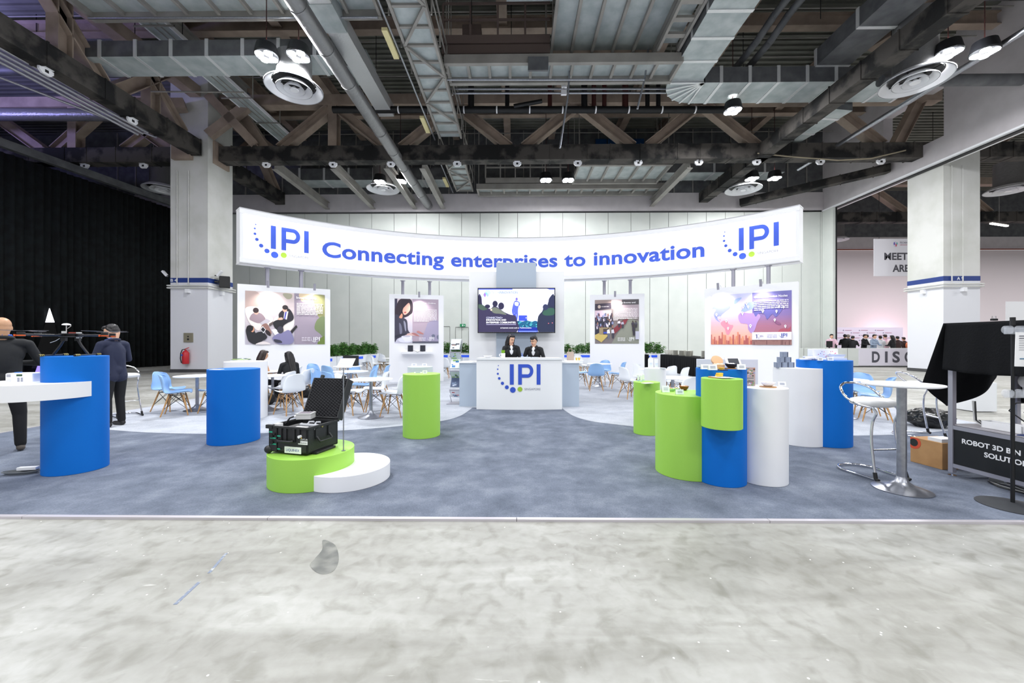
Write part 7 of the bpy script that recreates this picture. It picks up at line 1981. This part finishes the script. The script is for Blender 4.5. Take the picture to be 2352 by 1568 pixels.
def person(loc, rz, label, head_yaw=0, head_pitch=0, arms=None, top=suit_k, bottom=trous, shoes=shoe, sk=skin, hair=None, long=0, seated=False, H=1.72, voxel=.012, wide=1.0, vneck=False, stance=.1, faced=True, bun=False, hk=1.0, sleeve=None, lean=0.0, step=0.0, hands=True, sexf=False):
    root = empty('person', loc, rz, label, 'person'); k = H / 1.72; B = Body(); sl = sleeve or top
    def S(x, y, z): return V((x * k * wide, y * k, z * k))
    hipz = .93 if not seated else .52
    zo = hipz - .93
    def T(x, y, z):  # torso point with forward lean about the hips
        dz = z - .93; return V((x * k * wide, (y + dz * sin(lean)) * k, (hipz + dz * cos(lean)) * k))
    B.l(T(0, 0, .96), (.155 * k * wide, .112 * k, .12 * k), top if not seated else bottom)
    B.l(T(0, .005, 1.1), (.145 * k * wide, .105 * k, .14 * k), top)
    B.l(T(0, 0, 1.28), (.168 * k * wide, .118 * k, .17 * k), top)
    B.c(T(-.145, -.01, 1.415), T(.145, -.01, 1.415), .062 * k, .062 * k, top)
    B.c(T(-.06, -.005, 1.45), T(.06, -.005, 1.45), .05 * k, .05 * k, top)
    B.l(T(0, -.012, 1.22), (.13 * k * wide, .112 * k, .27 * k), top)
    for s_ in (-1, 1):
        B.c(T(s_ * .062, 0, 1.3), T(s_ * .06, .0, 1.05), .104 * k, .1 * k, top)
        if not seated: B.c(T(s_ * .06, 0, 1.05), T(s_ * .065, -.005, .85), .1 * k, .106 * k, top)
    hc = T(0, .015, 1.62); hx = V((hc.x, hc.y, hc.z))
    B.c(T(0, -.008, 1.475), T(0, .005, 1.55), .052 * k, .05 * k, sk)
    if vneck: B.l(T(0, .078, 1.34), (.05 * k, .045 * k, .125 * k), shirt)
    else: B.c(T(-.02, 0, 1.475), T(.02, 0, 1.475), .046 * k, .046 * k, shirt)
    # legs
    for s_ in (-1, 1):
        if seated:
            B.c(S(s_ * .09, .02, hipz - .02), S(s_ * .11, .42, .47), .085 * k, .06 * k, bottom); B.c(S(s_ * .11, .42, .46), S(s_ * .1, .40, .1), .055 * k, .04 * k, bottom if bottom is trous else sk)
            B.c(S(s_ * .1, .40, .05), S(s_ * .11, .55, .035), .04 * k, .032 * k, shoes)
        else:
            st = step * s_
            B.c(S(s_ * .085, 0, .88), S(s_ * (stance - .005), .02 + st * .5, .49), .1 * k, .068 * k, bottom); B.c(S(s_ * (stance - .005), .02 + st * .5, .49), S(s_ * stance, -.01 + st, .1), .066 * k, .054 * k, bottom)
            B.c(S(s_ * stance, -.03 + st, .045), S(s_ * (stance + .015), .15 + st, .036), .042 * k, .034 * k, shoes)
    # arms: list of (elbow, wrist, hand direction, back-of-hand) in body units relative to torso frame
    arms = arms or {}
    for s_ in (-1, 1):
        e, w_, hd, nr = arms.get(s_, (((s_ * .24), -.02, 1.13), ((s_ * .25), .06, .88), (0, .15, -1), (s_, 0, 0)))
        sh = T(s_ * .185, -.005, 1.405); e = T(*e); w_ = T(*w_)
        B.c(sh, e, .056 * k, .046 * k, sl); B.c(e, w_, .045 * k, .032 * k, sl); B.c(w_, w_ + (w_ - e).normalized() * .02, .024 * k, .022 * k, sk)
        if hands: hand(B, w_ + (w_ - e).normalized() * .015, hd, nr, sk, side=-s_, k=k)
    M, P = head(B, hx, head_yaw, head_pitch, sk, k * hk)
    if hk > 1: B.c(P(0, -.04, -.03), T(0, -.018, 1.50), .062 * k, .062 * k, sk)
    B.build('body', root, voxel)
    mb = MB(); cp_ = [T(.035, .108, 1.36), T(.07, .075, 1.43), T(.082, .015, 1.47), T(.058, -.055, 1.49), T(0, -.08, 1.495), T(-.058, -.055, 1.49), T(-.082, .015, 1.47), T(-.07, .075, 1.43), T(-.035, .108, 1.36)]
    mb.tube(smoothpts(cp_, 3, False), .022 * k, top, n=8); mb.build('collar', root, smooth=60)
    if hair: hair_cap(root, P, M, hair, long, max(voxel * .8, .008), k, bun=bun)
    if faced: face(root, P, M)
    return root, P, M, T
# bald man at the left edge, seen from behind
g = G(-24, 1046, .014)
r1, P, M, T = person((g[0], g[1] + .12, .014), radians(56), 'bald man in a black suit with his back to the camera at the left edge', head_yaw=.1, head_pitch=-.1, top=suit_k, sk=skin_t, H=1.74, hk=1.1, wide=1.18, shoes=shoe_b, stance=.13,
    arms={1: ((.28, .03, 1.15), (.12, .28, 1.15), (-1, .2, 0), (0, 0, 1)), -1: ((-.28, .03, 1.15), (-.10, .28, 1.12), (1, .2, 0), (0, 0, 1))}, voxel=.010)
mb = MB(); mb.tube([T(-.08, .05, 1.49), T(-.064, -.04, 1.52), T(0, -.075, 1.525), T(.064, -.04, 1.52), T(.08, .05, 1.49), T(.06, .12, 1.36)], .010, lany, n=8); mb.build('lanyard', r1, smooth=60)
# man in navy jacket
g = G(256, 980, .014)
r2, P, M, T = person((g[0], g[1] + .05, .014), radians(84), 'black-haired man in a navy jacket looking down behind the tall blue plinth', head_yaw=.45, head_pitch=-.5, hk=1.04, top=suit_n, H=1.72, wide=1.05, hair=hairm, voxel=.010, lean=.06,
    arms={1: ((.245, .02, 1.14), (.16, .26, 1.1), (-.3, 1, 0), (0, 0, 1)), -1: ((-.245, .06, 1.14), (-.12, .28, 1.12), (.2, 1, 0), (0, 0, 1))})
mb = MB(); mb.tube([T(-.075, .05, 1.48), T(-.06, -.035, 1.51), T(0, -.068, 1.518), T(.06, -.035, 1.51), T(.075, .05, 1.48)], .009, lany, n=8); mb.build('lanyard', r2, smooth=60)
q = T(.22, .36, 1.07); mb = MB(); mb.obox(Matrix.Translation(q) @ Matrix.Rotation(.5, 4, 'Y'), .2, .28, .003, paper); mb.build('held_paper', r2)
# receptionists
yb = 9.2
xa_ = P2(1176, yb)[0]; xb_ = P2(1224, yb)[0]
r3, P, M, T = person((xa_ - .03, yb, FL), radians(188), 'long-haired receptionist in a black blazer, the left one behind the counter', head_yaw=.45, head_pitch=-.35, top=suit_k, H=1.60, hair=hairm, long=.26, voxel=.009, vneck=True, lean=.14, wide=.88,
    arms={1: ((.25, .06, 1.16), (.1, .28, 1.12), (-.5, .8, 0), (0, 0, 1)), -1: ((-.25, .06, 1.16), (-.1, .27, 1.12), (.5, .8, 0), (0, 0, 1))})
r4, P, M, T = person((xb_ + .04, yb + .05, FL), radians(165), 'receptionist with glasses and tied hair in an open black blazer behind the counter', head_yaw=-.35, head_pitch=-.25, top=suit_k, H=1.56, hair=hairm, voxel=.009, vneck=True, lean=.12, wide=.98, bun=True,
    arms={1: ((.27, .06, 1.16), (.12, .28, 1.12), (-.5, .8, 0), (0, 0, 1)), -1: ((-.27, .06, 1.16), (-.12, .27, 1.12), (.5, .8, 0), (0, 0, 1))})
mb = MB()
for s_ in (-1, 1): mb.tube([P(s_ * .03 + .018 * cos(t * pi / 6), .097, .01 + .014 * sin(t * pi / 6)) for t in range(12)], .0018, blackm, n=5, closed=True); mb.tube([P(s_ * .048, .096, .012), P(s_ * .078, .0, .012)], .0018, blackm, n=5)
mb.tube([P(-.012, .098, .012), P(.012, .098, .012)], .0018, blackm, n=5); mb.build('glasses', r4)
# two seated women at the left
g = G(598, 922, FL)
r5, P, M, T = person((g[0], g[1], FL), radians(-38), 'seated woman with brown hair and bare arms behind the white plinth at the left', head_yaw=0, head_pitch=-.3, top=shirt, bottom=trous, sk=skin_t, H=1.60, hair=hairb, long=.2, seated=True, voxel=.011, wide=.85, sleeve=skin_t, lean=.1,
    arms={1: ((.24, .1, 1.16), (.12, .34, 1.16), (-.3, 1, .1), (0, 0, 1)), -1: ((-.24, .1, 1.16), (-.1, .34, 1.16), (.3, 1, 0), (0, 0, 1))})
g = G(668, 926, FL)
r6, P, M, T = person((g[0], g[1], FL), radians(48), 'seated woman with long black hair and black top in front of the left poster wall', head_yaw=.2, head_pitch=-.35, top=suit_k, bottom=mat('patterned_skirt', (226, 224, 226), .7, noise=(22, (24, 24, 28), .45, .5)), H=1.58, hair=hairm, long=.34, seated=True, voxel=.011, wide=.92, lean=.22,
    arms={1: ((.25, .12, 1.14), (.12, .34, 1.14), (-.3, 1, .1), (0, 0, 1)), -1: ((-.25, .12, 1.14), (-.08, .34, 1.13), (.3, 1, 0), (0, 0, 1))})
g = G(704, 912, FL); mb = MB(); mb.ell((0, 0, .14), .22, .14, .15, mat('handbag_black', (24, 22, 24), .5)); mb.tube([(-.12, 0, .22), (-.06, 0, .38), (.06, 0, .38), (.12, 0, .22)], .012, mat('strap_brown', (96, 70, 58), .6), n=6)
o = mb.build('handbag', smooth=60, loc=(g[0], g[1], FL)); tag(o, 'black handbag with brown strap on the carpet by the left poster wall', 'bag')
g = G(640, 925, FL); mb = MB(); mb.ell((0, 0, .13), .17, .12, .14, mat('handbag_black', (24, 22, 24), .5)); mb.tube([(-.1, -.02, .2), (-.14, -.04, .1), (-.12, -.06, .02)], .01, mat('strap_tan', (170, 140, 110), .6), n=6)
o = mb.build('handbag', smooth=60, loc=(g[0] - .1, g[1] - .25, FL)); tag(o, 'black handbag on the carpet under the table of the two women', 'bag')

# ================================================================== neighbouring hall seen through the opening
dc = 23.2
x0 = D(1930, 843, dc)[0]; xm = D(1972, 843, dc)[0]
root = empty('service_counter', (x0 - 3, dc, 0), 0, 'long low white counter with a lilac lettered banner in the next hall', 'counter')
mb = MB(); mb.box(0, 14, 0, .6, 0, 1.08, wallp); mb.box(0, 14, -.03, 0, 0, .06, skirt); mb.build('counter_body', root)
for k in range(9): mb = MB(); mb.box(.9 + 1.25 * k, .92 + 1.25 * k, -.006, 0, .06, 1.08, seam); mb.build('joint', root)
bx = xm - (x0 - 3)
mb = MB(); mb.box(bx, bx + 6.5, -.04, -.005, .08, 1.06, flatcol((222, 218, 230))); mb.build('banner', root)
mb = MB(); px2 = lambda px: D(px, 820, dc - .05)[0] - (x0 - 3)
pl = Plane((0, -.046, 0), (1, 0, 0))
for ch, a, b in (('D', 2003, 2021), ('I', 2033, 2039), ('S', 2050, 2067), ('C', 2078, 2096)): put_text(mb, ch, darkgrey, lambda u, v: pl.at(u, v), px2(a), px2(b), .29, .62, .035)
mb.build('banner_lettering', root)
root = empty('press_backdrop', (D(1893, 800, 30)[0], 30, 0), 0, 'lilac step-and-repeat backdrop with rows of tiny marks behind the crowd', 'backdrop')
xe = D(2074, 800, 30)[0] - root.location.x
mb = MB(); mb.box(0, xe, 0, .06, 0, 2.52, flatcol((214, 206, 224))); mb.build('panel', root)
mb = MB()
for j in range(6):
    for i in range(6):
        x = .35 + i * 1.18 + (.58 if j % 2 else 0)
        if x < xe - .9: mb.box(x, x + .5, -.012, 0, 2.3 - j * .19, 2.32 - j * .19, flatcol((170, 90, 120))); mb.box(x - .14, x - .08, -.012, 0, 2.28 - j * .19, 2.33 - j * .19, flatcol((90, 84, 120)))
mb.build('panel_marks', root)
yd = 24.0
pa = D(2008, 634, yd); pb = D(2112, 548, yd)
root = empty('hanging_sign', (pa[0], yd, pa[2]), 0, 'white hanging sign reading MEETING AREA partly hidden by the A9 column', 'sign')
W_ = pb[0] - pa[0]; H_ = pb[2] - pa[2]
mb = MB(); mb.box(0, W_ + 1.2, 0, .05, 0, H_, flatcol((234, 232, 240))); mb.build('board', root)
A = Art(Plane((0, 0, 0), (1, 0, 0)), 0, W_ + 1.2, 0, H_, lift=.004); wt = W_ + 1.2
def U(px): return (D(px, 600, yd)[0] - pa[0]) / wt
A.text('MEETING', U(2031), U(2031) + (U(2083) - U(2031)) * 7 / 3.9, .56, .19, (70, 68, 78), .03); A.text('AREA', U(2050), U(2050) + (U(2083) - U(2050)) * 4 / 2.5, .88, .19, (70, 68, 78), .03)
A.disc(U(2056), .15, .028, .08, (216, 214, 228)); A.disc(U(2054), .13, .012, .04, (110, 90, 190)); A.disc(U(2058), .17, .012, .04, (214, 80, 110)); A.disc(U(2060), .13, .01, .035, (90, 180, 180))
A.text('TECHINNOVATION', U(2066), U(2112), .13, .055, (130, 124, 140), 0); A.text('SINGAPORE', U(2067), U(2095), .18, .03, (190, 90, 120), 0)
A.finish(root, 'sign_print')
for x in (.3, W_ + .8): mb = MB(); mb.tube([(x, .02, H_), (x, .02, 15.12 - pa[2])], .012, blackm, n=5); mb.build('suspension_wire', root)
# screen and partition at the right
a = D(2312, 735, 22.0); b_ = D(2400, 692, 22.0)
root = empty('white_screen', (a[0], 22.0, 0), 0, 'plain white standing screen in the next hall at the right edge', 'screen')
mb = MB(); mb.box(0, b_[0] - a[0], 0, .05, .9, b_[2], white2); mb.box(0, .05, 0, .05, 0, .9, alu); mb.box(b_[0] - a[0] - .05, b_[0] - a[0], 0, .05, 0, .9, alu); mb.build('screen_panel', root)
root = empty('tube_light', D(2295, 516, 27), 0, 'glowing tube light under the roof right of the A9 column', 'lamp')
mb = MB(); mb.bar((-.9, -.3, 0), (.9, .3, .0), .12, .08, mat('tube_glow', (255, 244, 236), .4, emit=8)); mb.build('tube', root); mb = MB(); mb.bar((-.9, -.3, .07), (.9, .3, .07), .16, .05, greyst); mb.tube([(0, 0, .1), (0, 0, 15.15 - root.location.z)], .015, greyst, n=5); mb.build('batten', root)
# monitor on the counter end
a = D(1905, 797, 24.4); root = empty('monitor', (a[0], 24.4, 0), 0, 'small black monitor on a stand at the left end of the service counter', 'monitor')
mb = MB(); mb.box(-.18, .18, -.02, .02, 1.12, 1.5, black); mb.build('screen', root); mb = MB(); mb.box(-.03, .03, 0, .03, 0, 1.15, blackm); mb.box(-.3, .3, -.2, .2, 0, .02, blackm); mb.build('stand', root)
pinks = mat('shirt_pink', (226, 190, 206), .7); browns = mat('jacket_brown', (62, 44, 44), .8); bp = mat('backpack_orange', (226, 130, 90), .6); grs = mat('shirt_grey_blue', (150, 166, 190), .7)
crowd = [(1909, 767, pinks, hairm, 160, 'person in a pale pink shirt at the far left of the crowd'), (1941, 767, suit_k, hairm, 320, 'person in a dark suit standing leftmost in the dark-suited trio'),
         (1949, 768, suit_n, mat('hair_grey', (150, 140, 132), .5), 330, 'grey-haired person in a navy suit in the crowd'), (1958, 772, suit_k, hairm, 300, 'person in a black suit with arm raised in the crowd'),
         (1984, 768, suit_k, hairm, 200, 'person in black leaning over the table in the crowd'), (1993, 767, shirt, hairm, 10, 'person in a bright white shirt seen from behind in the crowd'),
         (2006, 769, grs, hairm, 190, 'person in a grey-blue shirt behind the white-shirted one'), (2023, 772, shirt, hairm, 340, 'second white-shirted person right of the middle of the crowd'),
         (2035, 769, pinks, hairb, 0, 'person in a pink shirt with a pale backpack'), (2052, 771, suit_k, hairm, 20, 'person with long black hair and dark clothes in the crowd'),
         (2063, 773, browns, hairm, 350, 'person in a brown jacket beside the long-haired one'), (2078, 775, browns, hairb, 10, 'person with an orange bag next to the A9 column')]
for i, (px, py, tp, hr, dg, lb) in enumerate(crowd):
    Y = 24.7 + .55 * (i % 3); q = D(px, py, Y); Hh = min(q[2] / .995 * 1.0, 1.9)
    r, P, M, T = person((q[0], Y, 0), radians(dg), lb, top=tp, hair=hr, H=Hh, voxel=.03, hands=False, faced=False, head_pitch=-.2, long=.25 if 'long black' in lb else 0, lean=.08,
        arms={1: ((.26, .08, 1.16), (.16, .3, 1.15), (0, 1, 0), (0, 0, 1)), -1: ((-.26, .08, 1.16), (-.14, .3, 1.15), (0, 1, 0), (0, 0, 1))})
    if i in (8, 11):
        mb = MB(); mb.ell(T(0, -.2, 1.2), .16, .1, .22, flatcol((226, 206, 206)) if i == 8 else bp); mb.build('backpack', r, smooth=60)
mb = MB(); mb.box(-.9, .9, -.3, .3, .98, 1.02, black); mb.cyl((0, 0, 0), .04, .98, blackm); mb.cyl((0, 0, 0), .3, .02, blackm)
a = D(1972, 795, 24.6); o = mb.build('cocktail_table', loc=(a[0], 24.6, 0)); tag(o, 'black standing table among the crowd in the next hall', 'table')
# sheets before the closed curtain: gap darkness and stage glow put into their colours
root = empty('curtain_gap_panel', (-21.75, 16.6, 0), 0, 'black sheet painted as a dark gap in the curtain, with glowing violet stage edge and bright tip', 'opening')
def C(px, py): return V(DX(px, py, -21.72)) - V((-21.75, 16.6, 0))
glow = mat('screen_glow', (246, 244, 255), .5, emit=3.0); viol = mat('violet_stage_glow', (150, 130, 235), .5, emit=1.0)
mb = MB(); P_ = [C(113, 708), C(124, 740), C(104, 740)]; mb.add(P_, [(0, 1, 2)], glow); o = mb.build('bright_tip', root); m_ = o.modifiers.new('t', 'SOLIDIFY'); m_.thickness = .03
mb = MB(); P_ = [C(104, 741), C(124, 741), C(150, 846), C(72, 846)]; mb.add(P_, [(0, 1, 2, 3)], mat('void_black', (4, 4, 6), .9)); o = mb.build('dark_gap_sheet', root); m_ = o.modifiers.new('t', 'SOLIDIFY'); m_.thickness = .02
mb = MB(); P_ = [C(82, 834), C(105, 834), C(105, 866), C(80, 868), C(74, 856)]; mb.add([p + V((.12, 0, 0)) for p in P_], [(0, 1, 2, 3, 4)], viol); o = mb.build('violet_stage_edge', root); m_ = o.modifiers.new('t', 'SOLIDIFY'); m_.thickness = .03
